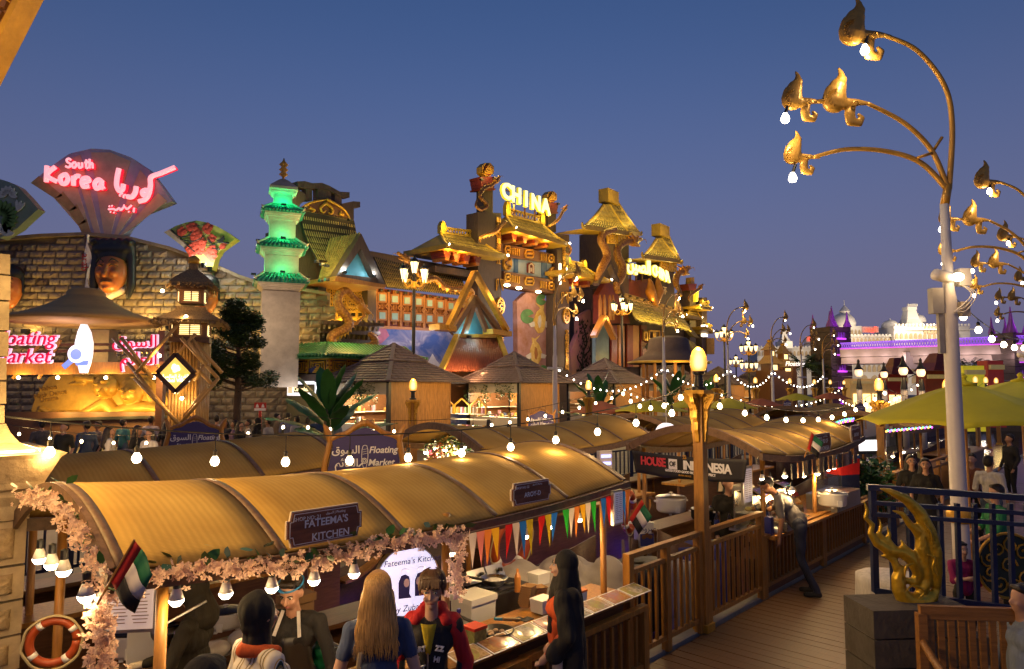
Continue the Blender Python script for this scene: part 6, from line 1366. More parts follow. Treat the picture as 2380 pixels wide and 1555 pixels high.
for u,d,v0,lb in((1791,58,788,'left thatched pagoda before the white palace'),(1822,62,796,'right thatched pagoda before the white palace')):
 p=at(u,900,d);t=thing('thatched_pagoda',lb,'pagoda',(p.x,p.y,0),.4,'far thatched pagodas');s_=d/FPX
 for k,(va,vb,r)in enumerate(((v0+8,v0+26,16),(v0+34,v0+58,26))):
  za,zb=at(u,va,d).z,at(u,vb,d).z;MB().lathe([(r*s_*1.35,zb),(r*s_*.8,zb+(za-zb)*.35),(r*s_*.35,za)],4,a0=PI/4).build('thatched_roof',M_thatch,t)
  MB().box((0,0,zb-.35),(r*s_*1.1,r*s_*1.1,.9)).build('body',M_brown,t);MB().box((0,0,zb-.35),(r*s_*.6,r*s_*1.14,.5)).build('window',M_win,t)
 MB().lathe([(.1,at(u,v0+8,d).z),(.25,at(u,v0+4,d).z),(.02,at(u,v0,d).z)],10).build('finial',M_gold,t);MB().box((0,0,2),(1.6,1.6,4)).build('base',M_brown,t)
 lamp('POINT',(0,-2.5,at(u,v0+40,d).z),60,(1,.65,.15),.3,t)
p=at(1846,846,56);t=thing('neon_sign','small white neon Floating sign below the thatched pagodas','sign',(p.x,p.y,0));MB().box((0,.1,p.z/2),(.3,.2,p.z)).build('post',M_brown,t);write('lettering','Floating',.5,M_em,t,(0,-.1,p.z),shear=.2,bold=.02)
# ================================================================== white palace far behind
ID=150;t=thing('white_palace','white domed palace lit from below behind the purple bridge','palace',at(2050,900,ID));t.location.z=0;ix=t.location.x
M_ivory=mat('white_stucco',(.72,.66,.58),.8,var=.12,vs=.2);kI=.3286
def ZI(x,y):p=at(1598+kI*x,668+kI*y,ID);return(p.x-ix,p.z)
def wall(nm,x0,x1,y0,y1,th,off,m=M_ivory):a,b_=ZI(x0,y0),ZI(x1,y1);MB().box(((a[0]+b_[0])/2,off+th/2,(a[1]+b_[1])/2),(abs(b_[0]-a[0]),th,abs(a[1]-b_[1]))).build(nm,m,t)
for q in(('west_wing',515,935,425,760,6,2),('middle_block',930,1450,345,760,8,0),('east_block',1440,2000,275,760,8,-1),('porch_wing',1170,1850,520,760,4,-3),('far_wing',1850,1945,270,760,6,0),('dome_drum',1085,1255,270,350,5,1),('tower',670,745,380,430,4,0)):wall(*q)
def dome(cx,by,r,h,n=24,fin=1):
 c=ZI(cx,by);w_=r*kI*ID/FPX;hh=h*kI*ID/FPX
 MB().lathe([(w_,0),(w_*1.04,hh*.25),(w_*.93,hh*.55),(w_*.65,hh*.82),(w_*.25,hh*.97),(.15,hh),(.12,hh*1.12*fin),(0,hh*1.2*fin)],n,(c[0],3,c[1])).build('dome',M_ivory,t,smooth=True)
dome(1150,272,80,105);dome(1488,282,58,62,16);dome(1690,240,50,60,16);dome(614,425,22,55,16);dome(757,400,14,40,12)
a=ZI(1158,185);MB().lathe([(1.0,0),(1.0,1.6),(1.2,1.8),(.6,2.6),(.1,3.2),(.05,4.4)],12,(a[0],3,a[1]-1)).build('cupola',M_ivory,t)
for x0,x1,y0,y1 in((1545,1680,125,272),(672,742,305,385)):
 a,b_=ZI((x0+x1)/2,y1),ZI(x1,y0);w_=(x1-x0)/2*kI*ID/FPX
 MB().lathe([(w_*1.41,0),(w_*.9,(b_[1]-a[1])*.35),(w_*.62,(b_[1]-a[1])*.8),(w_*.72,(b_[1]-a[1])*.81),(w_*.72,(b_[1]-a[1])*.95)],4,(a[0],2,a[1]),a0=PI/4).build('tapered_tower',M_ivory,t)
 for k in range(5):MB().box((a[0]+w_*(-.45+.22*k),.8,b_[1]+.1),(w_*.12,.5,.5)).build('battlement',M_ivory,t)
def arch(x,y,w_,h):
 P=[(x-w_,y),(x-w_,y-h*.55),(x-w_*.6,y-h*.85),(x,y-h),(x+w_*.6,y-h*.85),(x+w_,y-h*.55),(x+w_,y)];return[ZI(*p)for p in P]
M_niche=mat('gold_lit_niche',(.5,.36,.2),.8,var=.2)  # gold light in the recesses is put into their colour
for x0,n,dx,y,w_,h,off in((530,14,28,480,8,34,1.9),(545,7,55,560,15,50,1.9),(950,18,28,385,8,28,-.1),(1460,14,33,365,10,40,-1.1),(1200,18,34,600,11,50,-3.1),(1200,9,70,680,22,60,-3.1),(1660,4,24,330,9,55,-1.1),(1100,6,26,330,7,34,.9)):
 for k in range(n):MB().prism(arch(x0+k*dx,y,w_,h),.12,off-.1).build('window',M_niche,t)
for x0,x1,y,off in((515,935,425,1.7),(930,1450,345,-.3),(1440,2000,300,-1.3),(1440,1990,372,-1.4),(1170,1850,520,-3.3),(1085,1255,345,.8)):a,b_=ZI(x0,y),ZI(x1,y);MB().box(((a[0]+b_[0])/2,off+.1,a[1]),(b_[0]-a[0],.5,.28)).build('cornice',M_ivory,t)
for k in range(60):x=515+24.5*k;y=418 if x<930 else 338 if x<1440 else 268;a=ZI(x,y);MB().box((a[0],1.6 if x<930 else-.4 if x<1440 else-1.4,a[1]),(.4,.3,.4)).build('battlement',M_ivory,t)
M_rsign=glow('sign_red',(1,.1,.06),1.3,False)
for s,x,y in(('INDIA',888,368),(AR_HIND,1282,300)):
 a=ZI(x,y);MB().box((a[0],-.6,a[1]),(3.6,.3,1.3)).build('sign_board',mat('sign_backing',(.45,.2,.18),.6),t);write('lettering',s,1.15 if s=='INDIA' else 1.5,M_rsign,t,(a[0],-.85,a[1]),bold=.03,ext=.1)
MB().prism(arch(1585,640,30,110),.4,-4.2).build('red_arch',M_redp2,t);MB().prism(arch(1587,640,20,85),.4,-4.5).build('arch_opening',M_win,t)
for x,y,e_,o in((560,640,6000,-12),(760,600,6000,-12),(1000,520,5000,-10),(1150,300,9000,-5),(690,360,6000,-4),(1690,240,5000,-4),(1250,620,7000,-14),(1450,620,7000,-14),(1480,300,6000,-4),(1620,220,8000,-5),(1750,600,6000,-14),(1750,330,2500,-6)):a=ZI(x,y);lamp('POINT',(a[0],o,a[1]),e_*.09,(1,.84,.62),.5,t)
# ================================================================== bridge with purple lit towers
M_brick=mat('tower_brick',(.1,.07,.065),.8,var=.3,vs=2,bump=.4,bs=8);M_pur=glow('purple_light',(.35,.12,1),.8,False);M_pink=glow('pink_light',(.7,.1,.95),.8,False);M_cream=mat('bridge_cream',(.5,.4,.36),.7,var=.1)
def btower(u,d,wpx,vt,label):
 p=at(u,900,d);t=thing('bridge_tower',label,'tower',(p.x,p.y,0),.35,'brick bridge towers lit purple');s=d/FPX;w_=wpx*s*.8;zt=at(u,vt,d).z
 n=int(zt/.5)
 for k in range(n):MB().box((0,0,zt*(k+.5)/n),(w_*(1+.01*(k%2)),w_*(1+.01*(k%2)),zt/n-.03)).build('brick_course',M_brick,t)
 for x,y,h,r in((-.42,-.42,2.4,.22),(.42,-.42,2.4,.22),(0,-.1,3.4,.34),(.42,.42,2.2,.2),(-.42,.42,2.2,.2)):MB().lathe([(w_*r*.7,zt),(w_*r*.6,zt+.2),(w_*r*.28,zt+h*.26),(.03,zt+h*.6)],8,(x*w_,y*w_,0)).build('spire',mat('spire_purple',(.3,.1,.42),.6),t)
 for k in range(5):
  z=zt*(.16+.185*k)
  for f in range(2):
   Mx=Matrix.Rotation(f*PI/2,4,'Z')
   o=MB(Mx).box((0,-w_*.51,z),(w_*.42,.1,.62)).build('window',mat('tower_pane',(.25,.12,.35),.4),t)
   MB(Mx).box((0,-w_*.53,z-.3),(w_*.44,.1,.16)).build('light_bar',M_pink,o)
   for j in range(4):MB(Mx).box((w_*(-.18+.12*j),-w_*.525,z),(.06,.08,.62)).build('bar',M_brick,o)
   if k%2==0:lamp('POINT',Mx@Vector((0,-w_*.53-.35,z-.2)),5,(.6,.08,1),.1,t)
 lamp('POINT',(0,-w_*.8,zt+.8),22,(.75,.05,1),.2,t);lamp('POINT',(w_*.9,0,zt+.9),22,(.75,.05,1),.2,t)
btower(1934,64,76,762,'purple lit brick tower at the left end of the bridge');btower(2352,52,70,775,'purple lit brick tower at the right end of the bridge')
t=thing('footbridge','cream footbridge with purple lit lattice rail','bridge',(0,0,0))
A0,A1=at(1955,820,62),at(2390,812,50.5);dv=A1-A0;perp=Vector((-dv.y,dv.x,0)).normalized()*2.2
zt0,zt1=at(1955,812,62).z,at(2390,800,50.5).z
def bridge_bar(nm,v0,v1,w0,w1,m,off=0,th=.4):
 a,b_=at(1955,v0,62),at(2390,v1,50.5);a2,b2=at(1955,w0,62),at(2390,w1,50.5);o=perp.normalized()*-off;q=perp.normalized()*th
 V8=[a+o,b_+o,b2+o,a2+o];MB().add(V8+[x+q for x in V8],[(0,1,2,3),(7,6,5,4),(0,4,5,1),(1,5,6,2),(2,6,7,3),(3,7,4,0)]).build(nm,m,t)
bridge_bar('girder',812,800,830,822,M_cream,.2,4);bridge_bar('lower_girder',831,823,846,840,M_cream,0,3.6);bridge_bar('top_rail',797,779,799,781,M_pur,.2,.12);bridge_bar('rail_glow',810,797,812,799.5,M_pink,.25,.12)
n=70;g=MB()
for k in range(n):
 for s_ in(0,1):
  f0,f1=(k+s_)/n,(k+1-s_)/n;a,b_=at(1955,811,62).lerp(at(2390,798,50.5),f0),at(1955,798,62).lerp(at(2390,780,50.5),f1);g.bar(a,b_,.07)
g.build('lattice',mat('lattice_lit_violet',(.3,.2,.5),.5,emit=(.35,.1,1),es=.45),t)  # purple lighting is put into the lattice colour and emission
for k in range(9):lamp('POINT',A0.lerp(A1,(k+.5)/9)-perp*.35+Vector((0,0,-.5)),16,(1,.75,.75),.3,t)
MB().box(at(2125,838,57)+Vector((0,1,0)),(1.4,2,1.4)).build('pier_cap',M_cream,t)
# ================================================================== lanterns on white posts, far shop fronts
for k,(u,v,d)in enumerate(((1997,868,27),(2101,864,24),(2142,868,25),(2056,872,30))):
 p=at(u,900,d);z=at(u,v,d).z;t=thing('lantern_post',['leftmost','biggest','rightmost','farthest'][k]+' round white lantern on a white post below the bridge','street lamp',(p.x,p.y,0),0,'round lanterns on white posts')
 MB().tube([(0,0,0),(0,0,z-.6)],.1,10).build('post',M_wpole,t,smooth=True);MB().tube([(0,0,z-.62),(0,0,z-.2)],[.12,.06],8).build('neck',M_black,t)
 MB().lathe([(.08,z-.12),(.13,z-.06),(.15,z+.05),(.12,z+.15)],14).build('lantern',glow('lantern_round',(1,.66,.42),1.15,False),t,smooth=True);MB().lathe([(.19,z+.15),(.1,z+.25),(.05,z+.4),(.05,z+.5),(0,z+.58)],12).build('cap',M_black,t)
 lamp('POINT',(0,-.4,z),14,WARM,.1,t)
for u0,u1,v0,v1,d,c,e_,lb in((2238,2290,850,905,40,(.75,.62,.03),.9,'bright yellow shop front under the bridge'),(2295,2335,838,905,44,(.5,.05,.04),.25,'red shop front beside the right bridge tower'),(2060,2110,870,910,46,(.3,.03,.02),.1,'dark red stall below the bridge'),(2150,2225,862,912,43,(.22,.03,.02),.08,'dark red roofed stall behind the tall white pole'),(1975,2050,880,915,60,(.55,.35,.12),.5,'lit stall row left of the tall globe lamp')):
 p,q=at(u0,v0,d),at(u1,v1,d);cx=(p.x+q.x)/2;w_=q.x-p.x;t=thing('market_stall',lb,'stall',(cx,d,0),0,'far shop fronts')
 MB().box((0,.5,p.z/2),(w_,1,p.z)).build('wall',mat('shop_%d'%u0,c,.6,var=.2,emit=c,es=e_*.4),t);MB().box((0,-.1,p.z*.9),(w_*.9,.2,p.z*.07)).build('sign',mat('shop_sign_%d'%u0,(.5,.35,.12),.6,emit=(1,.75,.3),es=.12),t)  # wall emission stands in for lighting on the stall front
 for k in range(3):MB().box((w_*(-.3+.3*k),-.06,p.z*.35),(w_*.22,.12,p.z*.5)).build('window',M_win,t)
 if u0 in(2150,2060):MB().lathe([(w_*.8,p.z),(w_*.5,p.z+.5),(w_*.3,p.z+1.1)],4,a0=PI/4).build('roof',M_redp2,t)
 # ================================================================== foreground boat: trimmings, signs and kitchen things
def sheer(nm,c):
 m=mat(nm,c,.7,var=.1);N,K=m.node_tree.nodes,m.node_tree.links;tr=N.new('ShaderNodeBsdfTranslucent');tr.inputs[0].default_value=(*c,1);mx=N.new('ShaderNodeMixShader');mx.inputs[0].default_value=.5;K.new(N['Principled BSDF'].outputs[0],mx.inputs[1]);K.new(tr.outputs[0],mx.inputs[2]);K.new(mx.outputs[0],N['Material Output'].inputs[0]);return m
M_petal=sheer('pink_blossom',(.92,.66,.52));M_gleaf=mat('garland_leaf',(.03,.1,.02),.4,var=.4,vs=12)
arc_z=lambda w_:EAVE+.1+RISE*(1-(2*w_/RW-1)**2)
t=thing('flower_garland','pink and cream flower garland along the edge of the golden roof','garland',(0,0,0))
rn=random.Random(11);g=MB();gl=MB()
path=[L(-.06,w_,arc_z(w_)-.02)for w_ in np.linspace(1.5,0,22)]+[L(s,-.07,EAVE+.1*(2*s/4.25-1)**2-.03+.02*math.sin(s*5))for s in np.linspace(0,2.15,46)]
strand=[at(243,1375+7.5*k,3.25)+Vector((.012*math.sin(k),0,0))for k in range(25)]+[L(2.1,-.08,EAVE-.06-.022*k)for k in range(18)]
for k,p in enumerate(path+strand):
 side=k>=len(path)
 for q in range(13 if not side else 9):
  c=p+Vector((rn.gauss(0,.026),rn.gauss(-.01,.026),rn.gauss(-.018,.025)))
  ax=Vector((rn.gauss(0,1),rn.gauss(0,1)-.6,rn.gauss(0,1)+.3)).normalized();e1=ax.orthogonal().normalized();e2=ax.cross(e1);r=rn.uniform(.016,.028)
  for j in range(5):
   a=j*1.2566+rn.random()*.3;d=e1*math.cos(a)+e2*math.sin(a);s_=e1*-math.sin(a)+e2*math.cos(a)
   g.add([c,c+d*r*.6+s_*r*.34+ax*r*.25,c+d*r+ax*r*.15,c+d*r*.6-s_*r*.34+ax*r*.25],[(0,1,2,3)])
 for q in range(1 if not side else 0):
  c=p+Vector((rn.gauss(0,.045),rn.gauss(.03,.03),rn.gauss(.035,.035)));d=Vector((rn.gauss(0,1),rn.gauss(0,1),rn.gauss(.3,.6))).normalized()*rn.uniform(.03,.05);e_=d.cross(Vector((rn.random(),rn.random(),1))).normalized()*d.length*.6
  gl.add([c-d,c+e_-d*.3,c+e_*.8+d*.4,c+d,c-e_*.8+d*.4,c-e_-d*.3],[(0,1,2,3,4,5)])
for o in(g.build('blossoms',M_petal,t),gl.build('leaves',M_gleaf,t)):o['kind']='stuff'
M_sgn=wood('sign_brown',(.24,.085,.04),.6)
def shop_sign(s,w_,h,label,no,l1,l2=None,ww=-.05,zc=None,grp='brown shop name boards'):
 t=thing('shop_sign',label,'sign',L(s,ww,zc or EAVE+.13),TH,grp)
 o=[(-.5,.25),(-.46,.25),(-.44,.5),(.44,.5),(.46,.25),(.5,.25),(.5,-.25),(.46,-.25),(.44,-.5),(-.44,-.5),(-.46,-.25),(-.5,-.25)]
 MB().prism([(x*w_,z*h)for x,z in o],.018,0).build('edge',mat('sign_cream_edge',(.6,.48,.36),.5),t)
 MB().prism([(x*w_*.975,z*h*.93)for x,z in o],.006,-.006).build('board',M_sgn,t)
 g=MB();P=[(x*w_*.93,-.009,z*h*.84)for x,z in o]
 for a,b_ in zip(P,P[1:]+P[:1]):g.bar(a,b_,.003)
 g.build('border_line',M_lett,t)
 write('lettering',no,h*.15,M_lett,t,(-w_*.25,-.01,h*.27),ext=.001);write('lettering',l1,h*.3,M_lett,t,(0,-.01,.02 if l2 else-h*.08),ext=.001,bold=.02)
 if l2:write('lettering',l2,h*.3,M_lett,t,(.03,-.01,-h*.3),ext=.001,bold=.01)
 write('lettering',AR_SOUQ+' | Floating',h*.1,M_lett,t,(w_*.12,-.01,h*.33),ext=.001)
shop_sign(1.1,.5,.2,'brown SHOP NO: 21 FATEEMA\'S KITCHEN board on the golden roof','SHOP NO: 21',"FATEEMA'S",'KITCHEN',ww=-.03,zc=EAVE+.15)
shop_sign(2.9,.46,.17,'brown SHOP NO: 22 AROY-D board on the golden roof','SHOP NO: 22','AROY-D',zc=EAVE+.14)
shop_sign(9.35,.7,.27,'dark HOUSE OF INDONESIA shop board on the tan roof','SHOP NO: 23','HOUSE OF','INDONESIA',zc=EAVE+.14);shop_sign(10.9,.5,.26,'small dark shop board at the far end of the tan roof','SHOP NO: 24','SATAY',zc=EAVE+.2)
M_fr,M_fg,M_fw,M_fk=mat('flag_red2',(.62,.03,.02),.7,var=.1),mat('flag_green',(.01,.14,.06),.7,var=.1),mat('flag_white2',(.7,.64,.6),.7,var=.1),mat('flag_black',(.015,.013,.012),.7,var=0)
def uae_flag(loc,h,label,rot=.35,drape=.12,rz=0):
 t=thing('hand_flag',label,'flag',loc,rz,'red, green, white and black flags');t.rotation_euler[1]=rot;w_=h*.62
 MB().tube([(0,0,-h*.25),(0,0,h)],.006,6).build('stick',M_gold_wood,t)
 def fn(a,b_):return(a*w_,drape*h*math.sin(a*5+b_*2)*a,h*(1-b_*.8)-a*h*.3)
 MB().grid(lambda a,b_:fn(a*.28,b_),2,8,.003).build('red_band',M_fr,t,smooth=True)
 for k,m_ in enumerate((M_fg,M_fw,M_fk)):MB().grid(lambda a,b_:fn(.28+a*.72,(k+b_)/3),6,3,.003).build(('green_band','white_band','black_band')[k],m_,t,smooth=True)
uae_flag(at(243,1375,3.15),.26,'flag hanging at the flower garland corner',.5);uae_flag(at(1873,1052,9.1),.28,'flag on the tan roof of the Indonesian boat',.3);uae_flag(at(1455,1215,8.4),.34,'flag tied to the orange life ring',.6)
def led_string(label,pts,power,r=.036):
 t=thing('bulb_row',label,'bulbs',pts[0],0,'hanging light bulbs under boat roofs');o0=Vector(pts[0])
 for p in pts:
  c=Vector(p)-o0;b=MB().lathe([(0,-r),(r*.55,-r*.86),(r*.95,-r*.35),(r,0)],14,c).build('bulb',M_bulbw,t,smooth=True)
  MB().lathe([(r,0),(r*.75,r*.8),(r*.5,r*1.5)],14,c).build('bulb_neck',M_white,b,smooth=True);MB().lathe([(r*.5,r*1.5),(r*.5,r*2.8),(.004,r*3)],10,c).build('socket',M_black,b)
  lamp('POINT',c+Vector((0,0,-r*1.5)),power,(1,.63,.25),r,t)
dE=lambda u,w_=.12:(lambda k:(3.28+.73*k+.68*w_))((1.86+.73*w_+(u-1190)/FPX*(3.28+.68*w_))/(.68-.73*(u-1190)/FPX))
led_string('row of white bulbs hanging below the flower garland',[at(u,v,dE(u,w_))for u,v,w_ in((92,1297,1.1),(120,1310,.8),(148,1325,.55),(200,1383,.05),(410,1393,.02),(525,1377,.06),(632,1364,.06),(730,1347,.06),(823,1331,.06))],2.2)
led_string('row of bulbs behind the coloured pennants',[at(u,v,dE(u,.25))for u,v in((1048,1283),(1221,1243),(1281,1220),(1346,1205))],5,.034)
led_string('row of bulbs under the tan roof of the Indonesian boat',[at(u,v,d)for u,v,d in((1772,1112,8.9),(1790,1116,9),(1824,1106,9.3),(1840,1140,8.7),(1868,1104,9.8),(1900,1100,10.2),(1925,1090,10.8),(1938,1086,11))],6.5)
led_string('cluster of bulbs in the fruit hung boat',[at(u,v,9.8)for u,v in((990,1050),(1012,1040),(1018,1062),(1035,1045),(1050,1035),(1060,1050),(1078,1038),(1000,1075),(1045,1062))],4)
led_string('bulbs beside the round snacks sign',[at(u,v,12.5)for u,v in((1500,1007),(1501,1019),(1516,1017),(1532,1003),(1576,1008))],4)
led_string('bulbs inside the far fairy light boat',[at(u,v,15)for u,v in((1958,1058),(2075,1060),(2100,1050))],6)
t=thing('pennant_string','string of coloured triangular pennants under the golden roof','bunting',(0,0,0))
pc=[sheer('pennant_%d'%i,c)for i,c in enumerate(((.7,.6,.55),(.65,.2,.18),(.7,.22,.04),(.75,.42,.02),(.6,.02,.02),(.55,.4,.02),(.02,.15,.6),(.03,.4,.04)))]
cs=[0,1,2,3,None,4,0,6,5,None,4,5,6,None,7,0,2,3,0,7,None,6,4,4,0,6,2]
MB().tube([L(s,-.1,EAVE-.05+.1*(2*s/4.25-1)**2)for s in np.linspace(2.1,4.2,20)],.004,5).build('cord',M_rope,t)
for k,c in enumerate(cs):
 if c is None:continue
 s=2.18+2.0*k/len(cs);z=EAVE-.06+.1*(2*s/4.25-1)**2;h=rn.uniform(.22,.27);tw=rn.uniform(-.03,.03)
 MB().add([L(s,-.1,z),L(s+.085,-.1,z),L(s+.042,-.1+tw,z-h),L(s+.042,-.1+tw*.3-.008,z-h*.4)],[(0,3,1),(0,2,3),(1,3,2)]).build('pennant',pc[c],t)
def menu_frame(loc,w_,h,label,rz=TH,lit=.0):
 t=thing('menu_board',label,'menu board',loc,rz,'framed menus');MB().box((0,0,0),(w_,.03,h)).build('frame',M_steel,t);MB().box((0,-.018,0),(w_*.86,.006,h*.88)).build('menu_sheet',mat('menu_paper',(.6,.56,.62),.6,var=.08,emit=(.8,.7,.9),es=lit),t)
 for j in range(2):
  for k in range(14):ln=w_*rn.uniform(.2,.36);MB().box((w_*(-.21+.4*j),-.0225,h*(.38-.055*k)),(ln,.002,h*.012)).build('menu_line',M_brown,t)
menu_frame(at(308,1395,3.75),.26,.33,'silver framed menu above the big white rice cooker',R(8),.12);menu_frame(L(3.95,-.12,EAVE-.1),.14,.3,'slim framed menu at the end of the pennants');menu_frame(L(7.12,.12,1.36),.26,.46,'framed menu hanging right of the black banner')
p=at(950,1352,4.85);t=thing('round_lightbox','round glowing white FATEEMA\'S KITCHEN lightbox sign','sign',p,R(32));t.scale=(1.2,)*3;M_lb=glow('lightbox_lilac',(.78,.74,1),.92,False);rL=.2
o=MB().lathe([(0,-.05),(rL*.97,-.05),(rL*.97,-.02),(0,-.02)],40).build('lit_face',M_lb,t);o.rotation_euler[0]=PI/2
o=MB().lathe([(rL*.97,-.055),(rL,-.055),(rL,-.01),(rL*.97,-.01),(rL*.97,-.055)],40).build('rim',M_steel,t);o.rotation_euler[0]=PI/2
M_lbi=mat('lightbox_ink',(.03,.02,.12),.6,var=0);M_lbs=mat('lightbox_skin',(.75,.5,.45),.6,var=0)
write('lettering',"Fateema's Kitchen",.048,M_lbi,t,(0,-.056,.13),shear=.15,ext=.001);write('lettering','by Zubaidah',.048,M_lbi,t,(0,-.056,-.13),shear=.15,ext=.001)
for sx in(-1,1):
 x=sx*.05;MB().prism([(x-.035,-.07),(x-.036,.02),(x-.02,.055),(x+.005,.06),(x+.028,.045),(x+.035,.01),(x+.03,-.05),(x+.045,-.075)],.002,-.056).build('painted_scarf',M_lbi,t)
 MB().prism([(x-sx*.012+.017*math.cos(a),.012+.024*math.sin(a))for a in np.linspace(0,6,12)],.002,-.059).build('painted_face',M_lbs,t);MB().tube([(x+.022*math.cos(a)-.0,-.057,.078+.014*math.sin(a))for a in np.linspace(-.4,3.6,10)],.0015,4).build('painted_hat',M_steel,t)
lamp('POINT',(0,-.3,0),.35,(.8,.75,1),.15,t)
def cooker(loc,r,label,lid=True,m=None,z=.0,knob=True):
 t=thing('rice_cooker',label,'rice cooker',loc,rn.uniform(-.4,.4),'rice cookers');h=r*1.15
 MB().lathe([(r*.86,.02),(r*.98,.05),(r,h*.8),(r*1.04,h*.86),(r*1.04,h*.92),(r*.9,h*.92)],28).build('body',m or M_white,t,smooth=True)
 for a in range(3):MB().box((r*.7*math.cos(a*2.1),r*.7*math.sin(a*2.1),.01),(.03,.03,.03)).build('foot',M_white,t)
 for s_ in(-1,1):MB().box((s_*r*1.07,0,h*.72),(r*.22,r*.3,r*.12)).build('handle',M_white,t)
 MB().box((0,-r*1.0,h*.32),(r*.32,r*.1,r*.42)).build('switch_panel',M_white,t)
 if lid:
  MB().lathe([(r*1.02,h*.93),(r*.95,h*.98),(r*.5,h*1.06),(0,h*1.08)],28).build('lid',M_steel if knob else M_black,t,smooth=True)
  MB().lathe([(r*.08,h*1.07),(r*.07,h*1.16),(r*.15,h*1.2),(0,h*1.24)],12).build('knob',M_white,t)
cooker(atz(308,1522,.58),.17,'big white rice cooker at the left end of the counter',knob=False);cooker(atz(523,1462,.6),.14,'white rice cooker with a black lid behind the hooded cook',knob=False);cooker(atz(1560,1192,.78),.21,'big white rice cooker with steel lid on the Indonesian boat')
cooker(atz(1632,1210,.75),.15,'black rice cooker half hidden by the globe lamp post',m=M_black);cooker(atz(1935,1178,.8),.2,'white soup pot with lid beside the glass case')
def item(nm,label,cat,loc,rz=TH,group=None):return thing(nm,label,cat,loc,rz,group)
t=item('styrofoam_box','white foam cooler box behind the menu photos','cooler',atz(1100,1478,.5));MB().box((0,0,.15),(.27,.24,.3),tap=1.04).build('box',M_white,t);MB().box((0,0,.32),(.3,.27,.05)).build('lid',M_white,t)
t=item('gas_stove','steel two burner stove with control knobs','stove',atz(1158,1372,.72));MB().box((0,0,-.12),(.5,.36,.3)).build('cabinet',M_steel,t);MB().box((0,.02,.04),(.5,.34,.02)).build('hob',M_black,t)
for x in(-.12,.12):
 MB().box((x,.2,.1),(.22,.1,.12),(-.5,0,0)).build('control_box',M_steel,t);MB().lathe([(.025,0),(.022,.03)],10,(x+.04,.13,.12)).build('knob',M_black,t);MB().tube([(x+.09*math.cos(a),.09*math.sin(a),.06)for a in np.linspace(0,6.28,15)],.008,5).build('burner_ring',M_black,t)
t=item('wok','shiny steel wok full of rice on the stove','wok',atz(1148,1362,.8));MB().lathe([(.04,0),(.09,.02),(.125,.07),(.13,.075),(.12,.07),(.05,.03)],20).build('bowl',M_steel,t,smooth=True);MB().lathe([(0,.06),(.06,.06),(.1,.045)],14).build('rice',M_white,t);MB().bar((-.1,.03,.07),(-.27,.1,.12),.03,.02).build('handle',M_black,t)
t=item('food_tub','clear food tub with a red lid on the counter','container',atz(1103,1500,.74));MB().box((0,0,.06),(.12,.12,.12)).build('tub',mat('tub_salad',(.3,.33,.1),.3,var=.5,vs=30),t);MB().box((0,0,.13),(.13,.13,.02)).build('lid',mat('red_lid',(.6,.03,.02),.4),t)
t=item('frying_pan','black frying pan with dumplings beside the red lid tub','pan',atz(1155,1478,.74));MB().lathe([(.1,0),(.13,.045),(.12,.045),(.095,.012),(0,.012)],24).build('pan',M_black,t,smooth=True);MB().tube([(-.02,.12,.04),(-.1,.3,.1)],[.014,.012],8).build('handle',M_black,t)
for k in range(6):MB().sph((.05*math.cos(k),.05*math.sin(k),.022),(.026,.02,.014),8,6).build('dumpling',mat('dumpling',(.6,.42,.25),.6),t)
for k,(u,v)in enumerate(((1222,1410),(1250,1396))):
 t=item('bowl_stack',['tall','leaning'][k]+' stack of brown paper bowls behind the tubs','bowls',atz(u,v,.74),0,'stacks of paper bowls')
 for j in range(8-3*k):MB().lathe([(.05,0),(.075,.05),(.07,.05),(.045,.006),(0,.006)],4,(0.004*j,0,.018*j),a0=.3+k).build('bowl',mat('kraft',(.34,.2,.09),.7),t)
for k,(u,v,w_,m_,lb)in enumerate(((1262,1420,.16,M_white,'white plastic tub beside the paper bowls'),(1340,1400,.14,M_white,'white tub with an orange lid beside the black scarf'),(1252,1356,.16,M_white,'white tub by the grey tarpaulin'))):
 t=item('plastic_tub',lb,'container',atz(u,v,.74));MB().box((0,0,.045),(w_,w_*.8,.09),tap=1.06).build('tub',m_,t);MB().box((0,0,.098),(w_*1.08,w_*.9,.016)).build('lid',mat('orange_lid',(.7,.17,.03),.4)if k==1 else M_white,t)
t=item('wire_tray','silver wire rack tray at the counter corner','tray',atz(1375,1412,.74));MB().box((0,0,.006),(.3,.2,.012)).build('tray',M_steel,t)
for k in range(12):MB().bar((-.14+.025*k,-.09,.02),(-.14+.025*k,.09,.02),.004).build('wire',M_white,t)
t=item('sauce_bottle','orange squeeze bottle by the stove','bottle',atz(1203,1375,.74));MB().lathe([(.03,0),(.03,.13),(.012,.17),(.012,.2)],12).build('bottle',mat('orange_sauce',(.55,.22,.05),.3),t)
for k,(u,v,lb)in enumerate(((985,1525,'clear water bottle in front of the boy'),(1066,1490,'small sauce bottle with a blue cap by the white box'))):
 t=item('water_bottle',lb,'bottle',atz(u,v,.74));MB().lathe([(.03,0),(.032,.1),(.03,.15),(.012,.19),(.012,.2)],12).build('bottle',M_glass if k==0 else M_brown,t,smooth=True);MB().lathe([(.015,.2),(.015,.225)],10).build('cap',M_white if k==0 else mat('blue_cap',(.03,.06,.4),.4),t)
for k,c in enumerate(((.05,.3,.5),(.5,.3,.1))):t=item('spatula',['blue handled','wooden'][k]+' spatula lying behind the frying pan','spatula',atz(1185+20*k,1445,.76));MB().tube([(-.12,.05,.04),(.02,0,.01)],.012,8).build('handle',mat('spatula_%d'%k,c,.5),t);MB().box((.07,-.02,.006),(.1,.07,.006)).build('blade',M_black,t)
M_food=[]
